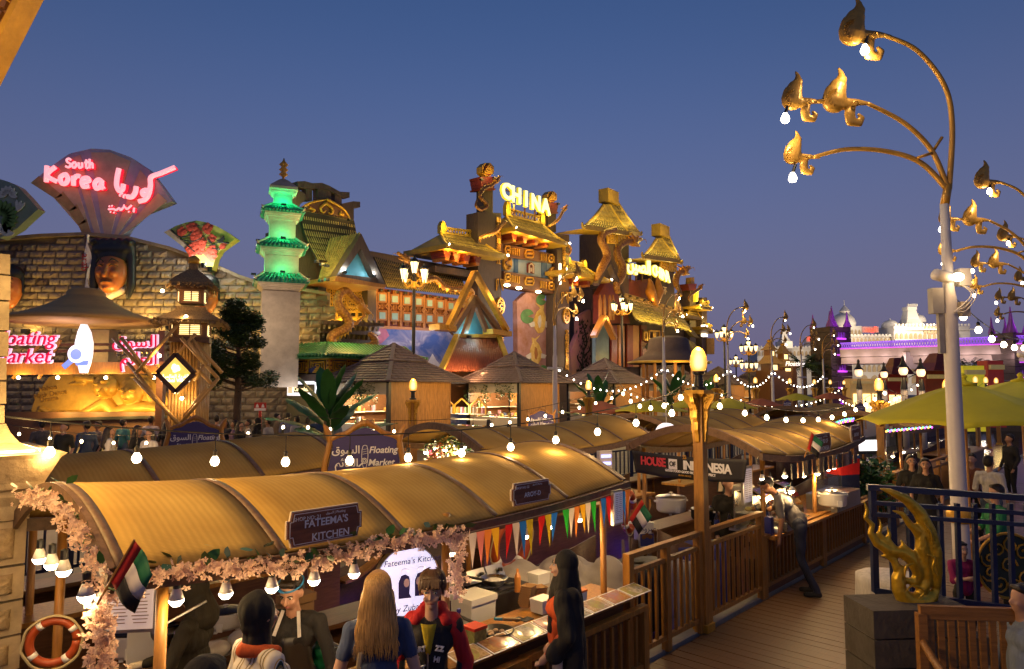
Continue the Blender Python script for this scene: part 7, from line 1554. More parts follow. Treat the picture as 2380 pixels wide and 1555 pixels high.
for k,(a,b_)in enumerate((((.5,.3,.1),(.65,.5,.3)),((.45,.12,.04),(.6,.4,.15)),((.6,.35,.2),(.35,.4,.1)),((.65,.5,.35),(.5,.15,.05)),((.3,.3,.1),(.7,.6,.45)))):M_food.append(mat('food_photo_%d'%k,a,.2,var=.5,vs=26,col2=(*b_,1)if 0 else b_,coat=.6))
for k in range(8):
 s=2.02+.29*k;t=item('menu_photo','glossy food photo card on the counter ledge, '+['nearest the boy','second from the boy','third from the boy','fourth from the boy','fifth from the boy','sixth from the boy','behind the black robe','nearest the tray'][k],'menu card',L(s,-.13,.765),TH,'food photo cards')
 t.rotation_euler[0]=.18;MB().box((.14,0,0),(.275,.19,.004)).build('card',M_white,t);MB().box((.14,.0,.004),(.25,.165,.003)).build('photo',M_food[k%5],t)
 MB().lathe([(0,0),(.07,0),(.075,.001),(.05,.003),(0,.004)],16,(.14,0,.006)).build('printed_dish',M_food[(k+2)%5],t)
t=item('tarpaulin','grey tarpaulin bundle on the bow behind the black scarf','tarpaulin',L(4.55,.9,.4));rn2=random.Random(5)
blob('bundle',[('e',(rn2.uniform(-.55,.5),rn2.uniform(-.3,.35),rn2.uniform(.0,.25)),(rn2.uniform(.15,.3),rn2.uniform(.15,.3),rn2.uniform(.1,.2)),(rn2.random(),rn2.random(),rn2.random()),0)for k in range(16)],[mat('tarp_grey',(.4,.37,.33),.75,var=.15,vs=4,bump=.5,bs=9)],t,.03,2)
for k in range(5):
 u,v=860+9*(k%3),1370+8*k;t=item('bag_stack','stack of brown paper bags on the rear shelf, '+['lowest','second','third','fourth','topmost'][k],'paper bags',L(1.75+.02*k,1.55,.56+.07*k),TH+rn.uniform(-.2,.2),'stacked paper bags');MB().box((0,0,.033),(.26,.18,.062)).build('bag',mat('kraft',(.34,.2,.09)),t)
for k,(s,h)in enumerate(((1.2,.12),(1.45,.16),(.9,.1))):t=item('plastic_bag',['crumpled clear','full clear','small clear'][k]+' plastic bag on the rear shelf','bag',L(s,1.6,.55));blob('bag',[('e',(rn2.uniform(-.08,.08),rn2.uniform(-.06,.06),h*.5),(.1,.07,h*.5),(rn2.random(),0,0),0)for _ in range(4)],[mat('cloudy_plastic',(.55,.5,.45),.25,var=.2,bump=.6,bs=20)],t,.02,1)
t=item('cutting_board','white cutting board leaning behind the rice cooker','cutting board',L(.75,1.75,.78),TH+.1);MB().box((0,0,0),(.22,.012,.3)).build('board',M_white,t);MB().box((0,-.008,.12),(.07,.004,.02)).build('grip_slot',M_black,t)
t=item('juice_jug','clear jug of yellow juice near the ladle','jug',atz(398,1500,.6));MB().lathe([(.06,0),(.065,.16),(.06,.16)],16).build('jug',M_glass,t,smooth=True);MB().lathe([(0,.01),(.054,.01),(.054,.1),(0,.1)],16).build('juice',mat('mango_juice',(.55,.4,.02),.2),t)
t=item('ladle','steel ladle held over the white cooker','ladle',at(395,1440,3.9));MB().tube([(-.03,0,-.02),(.22,.05,.04)],.008,8).build('handle',M_steel,t);MB().sph((-.06,0,-.05),(.04,.035,.05),12,8).build('cup',M_steel,t)
t=item('green_bag','green plastic bag beside the chef','bag',at(756,1490,4.7),0);blob('bag',[('e',(rn2.uniform(-.06,.06),rn2.uniform(-.04,.04),rn2.uniform(-.16,0)),(rn2.uniform(.05,.09),.05,rn2.uniform(.04,.08)),(rn2.random(),rn2.random(),0),0)for _ in range(9)],[mat('green_plastic',(.02,.25,.1),.3,var=.3,bump=.5,bs=15)],t,.014,1)
for k in range(3):t=item('steel_tray',['first','second','third'][k]+' steel food tray before the chef, counted from the striped scarf','tray',atz(672+40*k,1530-4*k,.72),TH);MB().lathe([(.1,0),(.125,.06),(.115,.06),(.09,.01),(0,.01)],4,a0=PI/4).build('tray',M_steel,t);MB().lathe([(0,.04),(.1,.04)],4,a0=PI/4).build('food',M_food[k],t)
def life_ring(loc,r,label,rot):
 t=thing('life_ring',label,'life ring',loc,0,'orange life rings');t.rotation_euler=rot
 MB().tube([(r*math.cos(a),0,r*math.sin(a))for a in np.linspace(0,2*PI,33)],r*.2,12).build('ring',mat('ring_orange',(.36,.06,.012),.45,var=.15),t,smooth=True)
 for k in range(4):a=.6+k*PI/2;MB().tube([(r*math.cos(a+q),0,r*math.sin(a+q))for q in(-.12,0,.12)],r*.21,12).build('white_band',M_white,t,smooth=True)
 MB().tube([(r*1.28*math.cos(a)*(1+.03*math.sin(a*8)),-.02,r*1.28*math.sin(a))for a in np.linspace(0,2*PI,33)],.008,5).build('rope',M_rope,t)
life_ring(at(124,1492,4.3),.125,'orange life ring under the left bulbs beside the stone pillar',(0,0,R(20)));life_ring(at(1188,1262,7.4),.27,'orange life ring on the dark hull behind the pennants',(.1,0,R(50)));life_ring(at(1462,1190,8.6),.22,'orange life ring at the stern with the flag',(0,0,R(65)))
# ================================================================== Indonesian boat: banner and kitchen
c4=[at(1468,1046,9.9),at(1737,1068,8.2),at(1728,1122,8.2),at(1478,1098,9.9)]
cx=(c4[0]+c4[1])/2;t=thing('black_banner','black banner reading HOUSE OF INDONESIA across the boat end','banner',cx,math.atan2(c4[1].y-c4[0].y,c4[1].x-c4[0].x));q0=t.matrix_basis.inverted()
lc=[q0@p for p in c4]
MB().grid(lambda a,b_:(lc[0].lerp(lc[1],a)).lerp(lc[3].lerp(lc[2],a),b_)+Vector((0,.02*math.sin(a*14)*b_,-.03*math.sin(PI*a))),30,6,.004).build('cloth',mat('banner_black',(.02,.017,.018),.6,var=.2,bump=.3,bs=6),t,smooth=True)
hB=(lc[0].z-lc[3].z);wB=(lc[1]-lc[0]).length;zb=(lc[0].z+lc[3].z)/2*.5+(lc[1].z+lc[2].z)/2*.5;sl=math.atan2(lc[1].z-lc[0].z,lc[1].x-lc[0].x)
M_bred=mat('banner_red',(.6,.05,.06),.6,var=0)
def bt(s,x,z,size,m_,**k):write('lettering',s,size,m_,t,(x*wB,-.035,zb+z*hB+x*wB*math.tan(sl)),rot=(PI/2,-sl,0),ext=.003,**k)
bt('HOUSE',-.27,.04,hB*.5,M_bred,bold=.03,space=.92);bt('INDONESIA',.2,.02,hB*.5,M_lett,bold=.03,space=.92);bt('GOOD FOOD GOOD MOOD GOOD PRICE',.06,-.25,hB*.14,M_lett,bold=.015);bt('23',0.02,.35,hB*.22,M_gold,bold=.02);bt('GLOBAL VILLAGE',.02,-.4,hB*.09,M_gold)
MB().box((-.085*wB,-.034,zb+.03*hB-.085*wB*math.tan(sl)),(.075*wB,.004,hB*.42),(0,-sl,0)).build('of_square',M_lett,t);write('lettering','OF',hB*.28,M_black,t,(-.085*wB,-.04,zb+.03*hB-.085*wB*math.tan(sl)),rot=(PI/2,-sl,0),ext=.003,bold=.03)
def crate(nm,label,cat,u,v,z,dims,m,extra=None,rz=TH):
 t=item(nm,label,cat,atz(u,v,z),rz);MB().box((0,0,dims[2]/2),dims).build('body',m,t)
 if extra:extra(t,dims)
 return t
M_blue=mat('blue_cloth',(.03,.04,.22),.7,var=.2);M_gryc=mat('grey_cloth',(.25,.24,.27),.8,var=.2,bump=.4,bs=6)
for k,(s,w_,z,h,m_,lb)in enumerate(((6.6,.62,-.3,.8,M_gryc,'grey draped table on the stern of the Indonesian boat'),(6.2,1.1,-.3,.72,M_black,'low black draped stand under the big white rice cooker'),(6.85,.58,-.3,.9,M_blue,'blue draped table beside the globe lamp post'))):
 t=item('draped_table',lb,'table',L(s,w_,z));o=.02;rn3=random.Random(k);MB().grid(lambda a,b_:((.34+.02*math.sin(a*40)*b_)*(1 if b_>0 else 1)*math.cos(2*PI*a)*(1.12 if abs(math.cos(2*PI*a))<.9 else 1.25)*(.2+.8*min(1,b_*4)),.3*math.sin(2*PI*a)*(1+.05*math.sin(a*44)*b_)*(.2+.8*min(1,b_*4)),h-h*max(0,b_-.25)/.75),48,8).build('cloth',m_,t,smooth=True);MB().box((0,0,h/2-.02),(.5,.4,h-.04)).build('table_block',M_brown,t)
def tin(t,d):MB().box((0,-d[1]/2-.002,d[2]*.3),(d[0]*.96,.004,d[2]*.5)).build('label_band',M_blue,t);write('lettering','ﻙﻭﺮﺒﻣ',.11,M_blue,t,(0,-d[1]/2-.004,d[2]*.75),ext=.001);[MB().sph((-.05+.05*k,-d[1]/2-.002,d[2]*(.42+.06*(k%2))),(.04,.006,.035),10,6).build('printed_nut',M_brown,t)for k in range(3)]
crate('oil_tin','white and blue cooking oil tin with Arabic writing','tin',1497,1268,.3,(.22,.2,.34),M_white,tin,.25)
crate('foam_boxes','stack of white foam boxes by the tablet stand','boxes',1725,1160,.95,(.3,.24,.2),M_white);crate('chip_box','white cup box with red sauces','box',1700,1150,.95,(.14,.14,.14),M_white)
t=item('tablet_stand','black tablet till on a stand glowing softly','till',atz(1683,1165,.95),.2);MB().box((0,0,.1),(.05,.05,.3)).build('stand',M_black,t);MB().box((0,-.02,.26),(.2,.02,.28),(.25,0,-.1)).build('tablet',M_black,t);MB().box((0,-.034,.262),(.175,.006,.25),(.25,0,-.1)).build('screen',mat('warm_screen',(.3,.2,.1),.1,emit=(1,.6,.25),es=.25),t)
for k,u in enumerate((1666,1696)):t=item('water_bottle',['left','right'][k]+' clear water bottle on the grey draped table','bottle',atz(u,1228,.72));MB().lathe([(.03,0),(.033,.1),(.03,.15),(.012,.19),(.012,.21)],12).build('bottle',M_glass,t,smooth=True);MB().lathe([(.034,.06),(.034,.11)],12).build('label',M_blue,t)
t=item('soup_cup','white paper cup with a blue spoon','cup',atz(1648,1205,.75));MB().lathe([(.045,0),(.06,.1),(.055,.1),(.04,.02)],16).build('cup',M_white,t,smooth=True);MB().bar((0,0,.05),(.06,0,.17),.008).build('spoon',M_blue,t)
for s,lb in((8.6,'curved glass food case beside the bending man'),(7.75,'glass case with fried snacks left of the bending man')):
 t=item('glass_case',lb,'display case',L(s,.28,.72));w_=.62
 MB().grid(lambda a,b_:((a-.5)*w_,-.2+.4*(1-math.cos(b_*PI/2))*.8,.5*math.sin(b_*PI/2)),2,10,.006).build('curved_glass',M_glass,t,smooth=True);MB().box((0,.16,.25),(w_,.02,.5)).build('back',M_steel,t);MB().box((0,0,.01),(w_+.04,.46,.03)).build('base',M_steel,t);MB().box((0,0,.22),(w_-.02,.3,.01)).build('glass_shelf',M_steel,t)
 for k in range(9):MB().sph((-.24+.06*k,-.02+.05*(k%2),.27 if k%3 else .06),(.045,.05,.03),8,6).build('fried_snack',M_food[k%2+1],t)
 lamp('POINT',(0,-.05,.42),2.5,WARM,.05,t)
t=item('satay_grill','long charcoal grill laid with satay skewers','grill',L(7.95,-.02,.74));MB().box((.1,0,.05),(.7,.24,.1)).build('trough',M_steel,t)
for k in range(16):MB().bar((-.22+.042*k,-.16,.12),(-.2+.042*k,.1,.115),.012).build('skewer',M_food[k%3],t)
for k,(u,v,c)in enumerate(((1755,1163,(.6,.03,.02)),(1767,1168,(.7,.5,.05)),(1784,1166,(.7,.5,.05)))):t=item('squeeze_bottle',['red sauce bottle','left yellow sauce bottle','right yellow sauce bottle'][k]+' near the grill','bottle',L(8.0+.09*k,.2,.72));MB().lathe([(.035,0),(.035,.09),(.01,.12),(.006,.16)],10).build('bottle',mat('sauce_%d'%(k>0),c,.35),t,smooth=True)
for k in range(3):t=item('paper_bowl',['left','middle','right'][k]+' white paper bowl on the grill counter','bowl',L(7.62+.13*k,-.03,.72));MB().lathe([(.05,0),(.07,.07),(.065,.07),(.045,.01)],16).build('bowl',M_white,t,smooth=True)
t=item('juice_carton','blue juice carton near the paper bowls','carton',L(7.48,0,.72));MB().box((0,0,.11),(.1,.08,.22)).build('carton',M_blue,t)
t=item('cool_box','red cool box with blue lid at the end of the counter','cool box',L(11.15,.25,1.12),.4);MB().box((0,0,.13),(.42,.3,.26),tap=1.05).build('box',mat('cooler_red',(.55,.02,.02),.35),t);MB().box((0,.02,.29),(.46,.34,.06)).build('lid',mat('cooler_blue',(.02,.1,.35),.4),t);MB().box((0,0,-.2),(.4,.3,.4)).build('crate_stand',M_navy,t)
t=item('sink_unit','steel sink unit at the far end of the Indonesian boat','sink',L(10.2,.1,.72));MB().box((0,0,.12),(1.1,.45,.24)).build('basin',M_steel,t);MB().box((0,.1,.3),(1.1,.02,.25)).build('splash_glass',M_glass,t)
t=item('hanging_packets','row of dark snack packets hanging under the tan roof','packets',L(8.2,-.05,EAVE-.05))
for k in range(14):MB().box((.2*k,rn.uniform(-.02,.02),-.12),(.15,.02,.2)).build('packet',[M_black,M_brown,M_food[0]][k%3],t)
t=thing('fruit_garland','bunches of plastic fruit and leaves hanging in the bright boat end','garland',at(1060,1050,9.7));fr=[mat('fruit_%d'%k,c,.35)for k,c in enumerate(((.5,.02,.05),(.45,.5,.05),(.7,.45,.02),(.25,.02,.1),(.6,.15,.02)))]
for k in range(22):
 c=Vector((rn.uniform(-.42,.5),rn.uniform(-.2,.2),rn.uniform(-.22,.12)));g=MB()
 for j in range(16):g.sph(c+Vector((rn.gauss(0,.025),rn.gauss(0,.02),-.012*j)),.02,7,5)
 g.build('fruit_bunch',fr[k%5],t)
g=MB();leaves(g,(0,0,.0),(.5,.25,.25),500,.07,rn);o=g.build('leaves',M_ban,t);o['kind']='stuff'
p=at(1549,1012,12.2);t=thing('round_sign','round white snacks sign reading SU Snacks','sign',p,R(20));o=MB().lathe([(0,-.04),(.22,-.04),(.22,.04),(0,.04)],30).build('lit_face',glow('snack_white',(.95,.9,.95),1.0,False),t);o.rotation_euler[0]=PI/2;write('lettering','SU',.17,M_lbi,t,(.05,-.05,.04));write('lettering','Snacks',.1,M_lbi,t,(0,-.05,-.1),shear=.2);write('lettering',"Ma'am",.06,M_lbi,t,(.03,-.05,.14));MB().tube([(0,0,.2),(0,0,.7)],.012,6).build('hanger',M_steel,t)
t=thing('fairy_lights','coloured fairy lights along the arch and eave of the far boat','fairy lights',(0,0,0));fc=[glow('fairy_%d'%k,c,3,False)for k,c in enumerate(((.1,.9,.3),(.9,.1,.9),(.2,.3,1),(1,.5,.1)))]
for k in range(54):s=k/53;p=at(1915+140*s,995-22*math.sin(PI*s)+(k%2)*5,14.6-1.3*s)if k<27 else at(2060+110*(k-27)/27,1001+2*(k%2)-10*(k-27)/27,13.2+2*(k-27)/27);MB().sph(p,.022,6,5).build('light',fc[k%4],t)
p=at(2028,1035,14.5);t=thing('light_panel','bright white menu light panel in the fairy light boat','sign',p,.2);MB().box((0,0,0),(.62,.05,.22)).build('panel',glow('panel_white',(1,.97,.95),1.6),t);MB().box((0,.03,-.15),(.64,.04,.06)).build('frame',M_black,t)
t=thing('potted_bamboo','leafy bamboo plant between the two tan boats','plant',L(12.3,.3,-.3));g=MB()
for k in range(9):x,y=rn.uniform(-.4,.4),rn.uniform(-.3,.3);MB().tube([(x*.4,y*.4,0),(x,y,1.5)],.012,5).build('cane',M_stem,t);leaves(g,(x,y,1.1),(.3,.3,.55),130,.16,rn,.3)
o=g.build('leaves',M_ban,t);o['kind']='stuff';MB().lathe([(.25,0),(.32,.3),(.3,.3)],14).build('pot',M_black,t)
p=at(1405,1068,9.6);t=thing('bug_lamp','blue lit insect lamp on the second row boat','lamp',p,.4);MB().box((0,0,0),(.2,.08,.24)).build('housing',M_wpole,t);[MB().box((0,-.045,-.05+.1*k),(.15,.01,.04)).build('tube',glow('blue_tube',(.35,.4,1),2.5,False),t)for k in range(2)]
for s,w_ in((5.1,1.4),(5.6,2.3),(6.3,2.2),(9.8,2.4),(11.9,.3),(4.6,1.9)):t=thing('underwater_lamp','blue violet lamp under the water, '+{5.1:'by the near bow',5.6:'behind the tall railing',6.3:'below the black banner',9.8:'between the tan roofed boats',11.9:'under the long counter',4.6:'behind the tarpaulin'}[s],'lamp',L(s,w_,-.62),0,'blue lamps at the water line');MB().lathe([(.06,-.1),(.07,0),(.05,.01)],10).build('housing',M_black,t);lamp('POINT',(0,0,.14),3.5,(.12,.06,1),.08,t)
# ================================================================== people
SKIN=[mat('skin_%d'%k,c,.5,var=.12,vs=8)for k,c in enumerate(((.48,.26,.17),(.36,.18,.1),(.55,.33,.24)))]
M_hair=mat('dark_hair',(.018,.012,.009),.45,var=.3,vs=20,stretch=(8,8,1),bump=.3,bs=30)
def cloth(nm,c,**k):return mat('cloth_'+nm,c,.85,var=k.pop('var',.25),vs=k.pop('vs',5),bump=.8,bs=3.2,stretch=(5,5,1.1),**k)
K_blk,K_nav,K_wht,K_gry,K_den=cloth('black',(.014,.013,.013)),cloth('navy',(.02,.025,.05)),cloth('white',(.6,.57,.54)),cloth('grey',(.09,.085,.085)),cloth('denim',(.06,.09,.16))
def person(label,u,vt,d,h,yaw,top,bot,skin=0,hair='short',sleeve=.5,arms=None,legs=None,lean=0,side=0,tilt=(0,0),turn=0,skirt=None,vox=.02,hm=None,z0=None,grp=None,fem=False,face=None,width=1,extra=None,loc=None,kid=1):
 p=Vector(loc)if loc else at(u,vt,d);t=thing('person',label,'person',(p.x,p.y,p.z-h if z0 is None else z0),R(yaw),grp);s=h/1.75;t.scale=(s,)*3
 ca,sa=math.cos(lean),math.sin(lean)
 def B(x,y,z):
  z-=.95;x+=side*z;return(x*width,y*ca+z*sa,.95+z*ca-y*sa)
 def Hd(x,y,z):
  z-=1.5;x*=kid;y*=kid;z*=kid;cy,sy=math.cos(turn),math.sin(turn);x,y=x*cy-y*sy,x*sy+y*cy;ct,st=math.cos(tilt[0]),math.sin(tilt[0]);y,z=y*ct+z*st,z*ct-y*st;return B(x+tilt[1]*z,y,1.5+z)
 sw=.165 if fem else .19;hw_=.1
 P=[('e',B(0,0,1.0),(.165*width,.11,.12),1),('c',B(0,0,1.02),B(0,.01,1.18),.135,.13,2),('c',B(-.06,.0,1.3),B(.06,.0,1.3),.125,.125,2),('c',B(-sw*.8,-.01,1.41),B(sw*.8,-.01,1.41),.068,.068,2),('c',B(0,-.01,1.42),Hd(0,.01,1.56),.055,.05,0),('e',Hd(0,-.01,1.655),(.074,.093,.1),0),('e',Hd(0,.028,1.6),(.056,.064,.075),0),('e',Hd(0,.05,1.555),(.03,.035,.025),0),('c',Hd(0,.088,1.645),Hd(0,.108,1.615),.009,.015,0)]
 for k in(-1,1):P+=[('e',Hd(k*.078,-.01,1.63),(.014,.025,.032),0),('e',Hd(k*.035,.07,1.605),(.022,.02,.02),0)]
 if fem:P+=[('e',B(k*.07,.085,1.29),(.065,.06,.065),2)for k in(-1,1)]
 A=arms or(((.25,-.03,1.14),(.24,.1,.9)),((-.25,-.03,1.14),(-.24,.1,.9)))
 for k,(el,ha)in zip((1,-1),A):
  S=B(k*sw,-.01,1.41);E_=Vector(el);H=Vector(ha);mid=Vector(S).lerp(E_,sleeve*2 if sleeve<.5 else 1)
  if sleeve<=.5:P+=[('c',S,tuple(mid),.062,.055,2),('c',tuple(mid),tuple(E_),.046,.04,0),('c',tuple(E_),tuple(H),.04,.028,0)]
  else:P+=[('c',S,tuple(E_),.06,.05,2),('c',tuple(E_),tuple(E_.lerp(H,.92)),.05,.038,2)]
  dv=(H-E_).normalized();sd=dv.cross(Vector((0,1,0)if abs(dv.y)<.8 else(0,0,1))).normalized();q=dv.cross(sd);pl=H+dv*.07
  P.append(('c',tuple(H),tuple(pl),.03,.034,3))
  for j in range(4):f0=pl+sd*(.013*(j-1.5)*1.3);f1=f0+dv*(.04-.004*abs(j-1.2))+q*.012*k;P+=[('c',tuple(f0),tuple(f1),.0095,.0088,3),('c',tuple(f1),tuple(f1+dv*.028+q*.02*k),.0088,.007,3)]
  P+=[('c',tuple(H+dv*.02+sd*.03),tuple(H+dv*.06+sd*.052),.011,.01,3),('c',tuple(H+dv*.06+sd*.052),tuple(H+dv*.095+sd*.045),.01,.008,3)]
 G=legs or(((.1,.02,.5),(.1,-.02,.09)),((-.1,.02,.5),(-.1,-.02,.09)))
 for k,(kn,an)in zip((1,-1),G):
  P+=[('c',(k*hw_,0,.93),kn,.085,.06,1),('c',kn,an,.055,.042,1),('c',(an[0],an[1]-.02,an[2]-.045),(an[0]+.02*k,an[1]+.15,an[2]-.055),.04,.035,4)]
 if skirt:P+=[('c',B(0,0,1.0),(0,0,skirt),.15,.2+.12*(1-skirt),1)]
 mats=[SKIN[skin],bot,top,(extra or{}).get('glove',SKIN[skin]),K_blk]
 blob('body',P,mats,t,vox,3 if vox<.012 else 2,fold=.0055 if vox<.02 else 0)
 if hair!='scarf':
  hm=hm or M_hair
  Q=[('e',Hd(0,-.036,1.69),(.087,.09,.088),0),('e',Hd(0,-.05,1.64),(.082,.07,.085),0),('c',Hd(-.04,.04,1.735),Hd(.04,.04,1.735),.026,.026,0)]
  if hair=='blond':Q+=[('c',Hd(x,-.06-.02*abs(j%3-1),1.7-9*x*x),Hd(x*1.35,-.115-.012*(j%2),1.5),.034,.03,0)for j,x in enumerate((-.075,-.05,-.025,0,.025,.05,.075))]+[('c',Hd(x*1.35,-.115-.012*(j%2),1.5),Hd(x*1.5+.012*(-1)**j,-.13,1.3+.03*(j%3)),.03,.016,0)for j,x in enumerate((-.075,-.05,-.025,0,.025,.05,.075))]
  if hair=='long':Q+=[('c',Hd(k*.05,-.05,1.66),Hd(k*.085,-.07,1.42),.055,.06,0)for k in(-1,1)]+[('c',Hd(0,-.07,1.66),Hd(0,-.12,1.3),.08,.09,0),('c',Hd(-.05,-.11,1.4),Hd(-.07,-.12,1.2),.06,.035,0),('c',Hd(.05,-.11,1.4),Hd(.07,-.12,1.22),.06,.035,0)]
  if hair=='hood':Q=[('e',Hd(0,-.03,1.65),(.11,.12,.14),0),('c',Hd(0,-.05,1.55),B(0,-.06,1.45),.1,.13,0)]
  if hair=='cap':Q+=[('e',Hd(0,.0,1.705),(.09,.105,.06),0),('e',Hd(0,.12,1.7),(.06,.07,.012),0)]
  blob('hair' if hair not in('hood','cap')else hair,Q,[hm],t,min(vox,.012)if vox<.015 else vox,2)
 else:
  fx=.0
  Q=[('e',Hd(0,-.03,1.665),(.098,.108,.112),0),('c',Hd(-.04,-.03,1.6),B(-.06,-.01,1.45),.07,.085,0),('c',Hd(.04,-.03,1.6),B(.06,-.01,1.45),.07,.085,0),('c',Hd(0,-.05,1.6),B(0,-.05,1.42),.085,.095,0),('c',Hd(0,.03,1.535),B(0,.04,1.44),.055,.08,0)]+((extra or{}).get('scarf',[]))
  if(extra or{}).get('short'):Q=[Q[0],('e',Hd(0,-.025,1.6),(.085,.095,.09),0),('c',Hd(0,-.02,1.58),B(0,-.02,1.47),.075,.08,0)]
  Q=[(q[0],B(*q[1][1:])if q[1][0]=='b' else q[1],B(*q[2][1:])if hasattr(q[2],'__len__')and q[2][0]=='b' else q[2])+tuple(q[3:])for q in Q]
  blob('headscarf',Q,[hm or K_blk],t,min(vox,.012),3,fold=.004)
 if face:
  for k in(-1,1):
   e_=MB().sph(Hd(k*.032,.073,1.648),(.0135,.011,.0085),12,8).build('eye',M_white,t,smooth=True);MB().sph(Hd(k*.032,.0825,1.648),(.0062,.004,.0066),10,6).build('iris',M_ink,e_)
   MB().tube([Hd(k*.014,.09,1.668),Hd(k*.034,.09,1.674),Hd(k*.054,.073,1.667)],[.0035,.0045,.002],6).build('eyebrow',M_hair,t)
   MB().tube([Hd(k*.018,.0845,1.656),Hd(k*.033,.087,1.6595),Hd(k*.049,.075,1.655)],.0022,5).build('eyelid',M_hair,t)
  MB().tube([Hd(-.024,.084,1.578),Hd(0,.0965,1.5805),Hd(.024,.084,1.578)],[.003,.0065,.003],8).build('lips',mat('lip',(.4,.11,.09),.5),t)
 return t,B,Hd
m,N,K,b=nodes('striped_cloth');MATS['striped_cloth']=m
tc=N.new('ShaderNodeTexCoord');w=N.new('ShaderNodeTexWave');w.inputs['Scale'].default_value=3.4;w.inputs['Distortion'].default_value=.4;K.new(tc.outputs['Object'],w.inputs[0])
rp=N.new('ShaderNodeValToRGB');rp.color_ramp.interpolation='CONSTANT';e=rp.color_ramp.elements;e[0].color=(.62,.58,.52,1);e[1].position=.62;e[1].color=(.5,.3,.03,1)
for q,c in((.72,(.62,.58,.52)),(.8,(.03,.05,.03)),(.9,(.35,.22,.06)),(.96,(.62,.58,.52))):x_=rp.color_ramp.elements.new(q);x_.color=(*c,1)
K.new(w.outputs[1],rp.inputs[0]);K.new(rp.outputs[0],b.inputs['Base Color']);b.inputs['Roughness'].default_value=.8
t,B,Hd=person('person in a black scarf and striped shirt at the counter, seen from behind',608,1380,3.5,1.5,-38,m,K_blk,hair='scarf',sleeve=1,fem=True,vox=.011,extra={'short':1})
blob('neck_scarf',[('c',B(-.12,.0,1.45),B(.0,-.11,1.46),.04,.04,0),('c',B(0,-.11,1.46),B(.13,.02,1.45),.04,.035,0)],[cloth('orange',(.6,.1,.02))],t,.012,2)
t,B,Hd=person('chef in a black apron and blue headband looking down',694,1327,4.6,1.5,172,K_blk,K_blk,sleeve=1,tilt=(.28,0),lean=.12,vox=.009,face=1,arms=(((.3,.08,1.12),(.2,.36,.98)),((-.33,.1,1.1),(-.36,.34,.82))),extra={'glove':mat('blue_glove',(.08,.25,.6),.4)})
MB().tube([Hd(.088*math.sin(a),-.015+.1*math.cos(a),1.705)for a in np.linspace(0,2*PI,25)],.017,6,flat=.45).build('headband',mat('headband_blue',(.03,.25,.6),.6),t,smooth=True)
MB().grid(lambda a,b_:B((a-.5)*(.26+.14*min(1,b_*2)),.145-.35*(a-.5)**2+.01*math.sin(a*15),1.34-.75*b_),10,10,.006).build('apron',mat('black_leather',(.02,.018,.016),.35,var=.3),t,smooth=True)
for k in(-1,1):MB().bar(B(k*.1,.13,1.34),B(k*.06,.05,1.5),.026,.006,(0,1,0)).build('apron_strap',K_wht,t)
M_blond=mat('blond_hair',(.42,.23,.075),.4,var=.45,vs=16,stretch=(9,9,.8),bump=.6,bs=26)
t,B,Hd=person('person with long blond hair and blue shirt, seen from behind',880,1336,3.92,1.47,8,cloth('blue',(.05,.075,.16)),K_den,skin=2,hair='blond',hm=M_blond,sleeve=.28,fem=True,vox=.011,turn=.0)
def strands(nm,n,fn,r,m_):
 g=MB()
 for k in range(n):g.tube(cr(fn(k),4),[r,r,r*.4],4)
 o=g.build(nm,m_,t,smooth=True);o['kind']='stuff'
rs=random.Random(8);M_bl2=mat('blond_strand',(.55,.32,.11),.35,var=.5,vs=9,stretch=(12,12,1))
def lock(k):
 a=rs.uniform(-1,1);x=.088*math.sin(a*1.5);f=rs.uniform(-.008,.008);e_=rs.uniform(1.24,1.36)
 return[Hd(x*.5,.0,1.787-abs(a)*.02),Hd(x*.9,-.07-.02*math.cos(a),1.776-.03*abs(a)),Hd(x*1.05,-.09-.055*math.cos(a*1.4),1.69-.03*abs(a)),Hd(x*1.3+f,-.12-.03*math.cos(a*1.4),1.55),Hd(x*1.45-f*1.5,-.135-.025*math.cos(a*1.4),1.43),Hd(x*1.5+f*2.5,-.15,e_)]
strands('hair_strands',260,lock,.0042,M_bl2)
MB().tube([B(-.1,.06,1.44),B(-.11,-.03,1.48),B(-.1,-.15,1.3),B(-.13,-.17,1.05)],.018,6,flat=.5).build('bag_strap',cloth('bag',(.4,.3,.17)),t)
blob('shoulder_bag',[('e',B(-.12,-.17,.92),(.13,.07,.15),0)],[cloth('bag',(.4,.3,.17))],t,.015,2)
def jk(co,idx):return idx
t,B,Hd=person('child with brown hair in a red hooded jacket facing the camera',1004,1346,4.25,1.36,176,cloth('black_print',(.02,.018,.02)),K_nav,skin=2,hm=mat('brown_hair',(.1,.05,.022),.45,var=.3,vs=20,stretch=(8,8,1),bump=.4,bs=26),sleeve=1,vox=.008,face=1,turn=.08,kid=1.14)
blob('fringe',[('c',Hd(x,.07,1.725),Hd(x*1.15+.006,.092,1.678),.02,.009,0)for x in(-.055,-.035,-.015,.008,.03,.05)]+[('c',Hd(k*.07,.03,1.71),Hd(k*.08,.03,1.63),.02,.008,0)for k in(-1,1)],[MATS['brown_hair']],t,.008,1)
rs=random.Random(9)
def tuft(k):
 a=rs.uniform(-2.6,2.6);s_,c_=math.sin(a),math.cos(a);l_=rs.uniform(.0,.03)+(.03 if abs(a)>1 else 0);return[Hd(.03*s_,-.03+.03*c_,1.785),Hd(.075*s_,-.03+.085*c_,1.755),Hd(.093*s_,-.025+.108*c_,1.7),Hd(.094*s_+rs.uniform(-.008,.008),-.02+.112*c_,1.704-l_)]
strands('hair_strands',220,tuft,.0034,mat('brown_strand',(.14,.07,.03),.4,var=.5,vs=9))
M_jred=cloth('red',(.5,.015,.02))
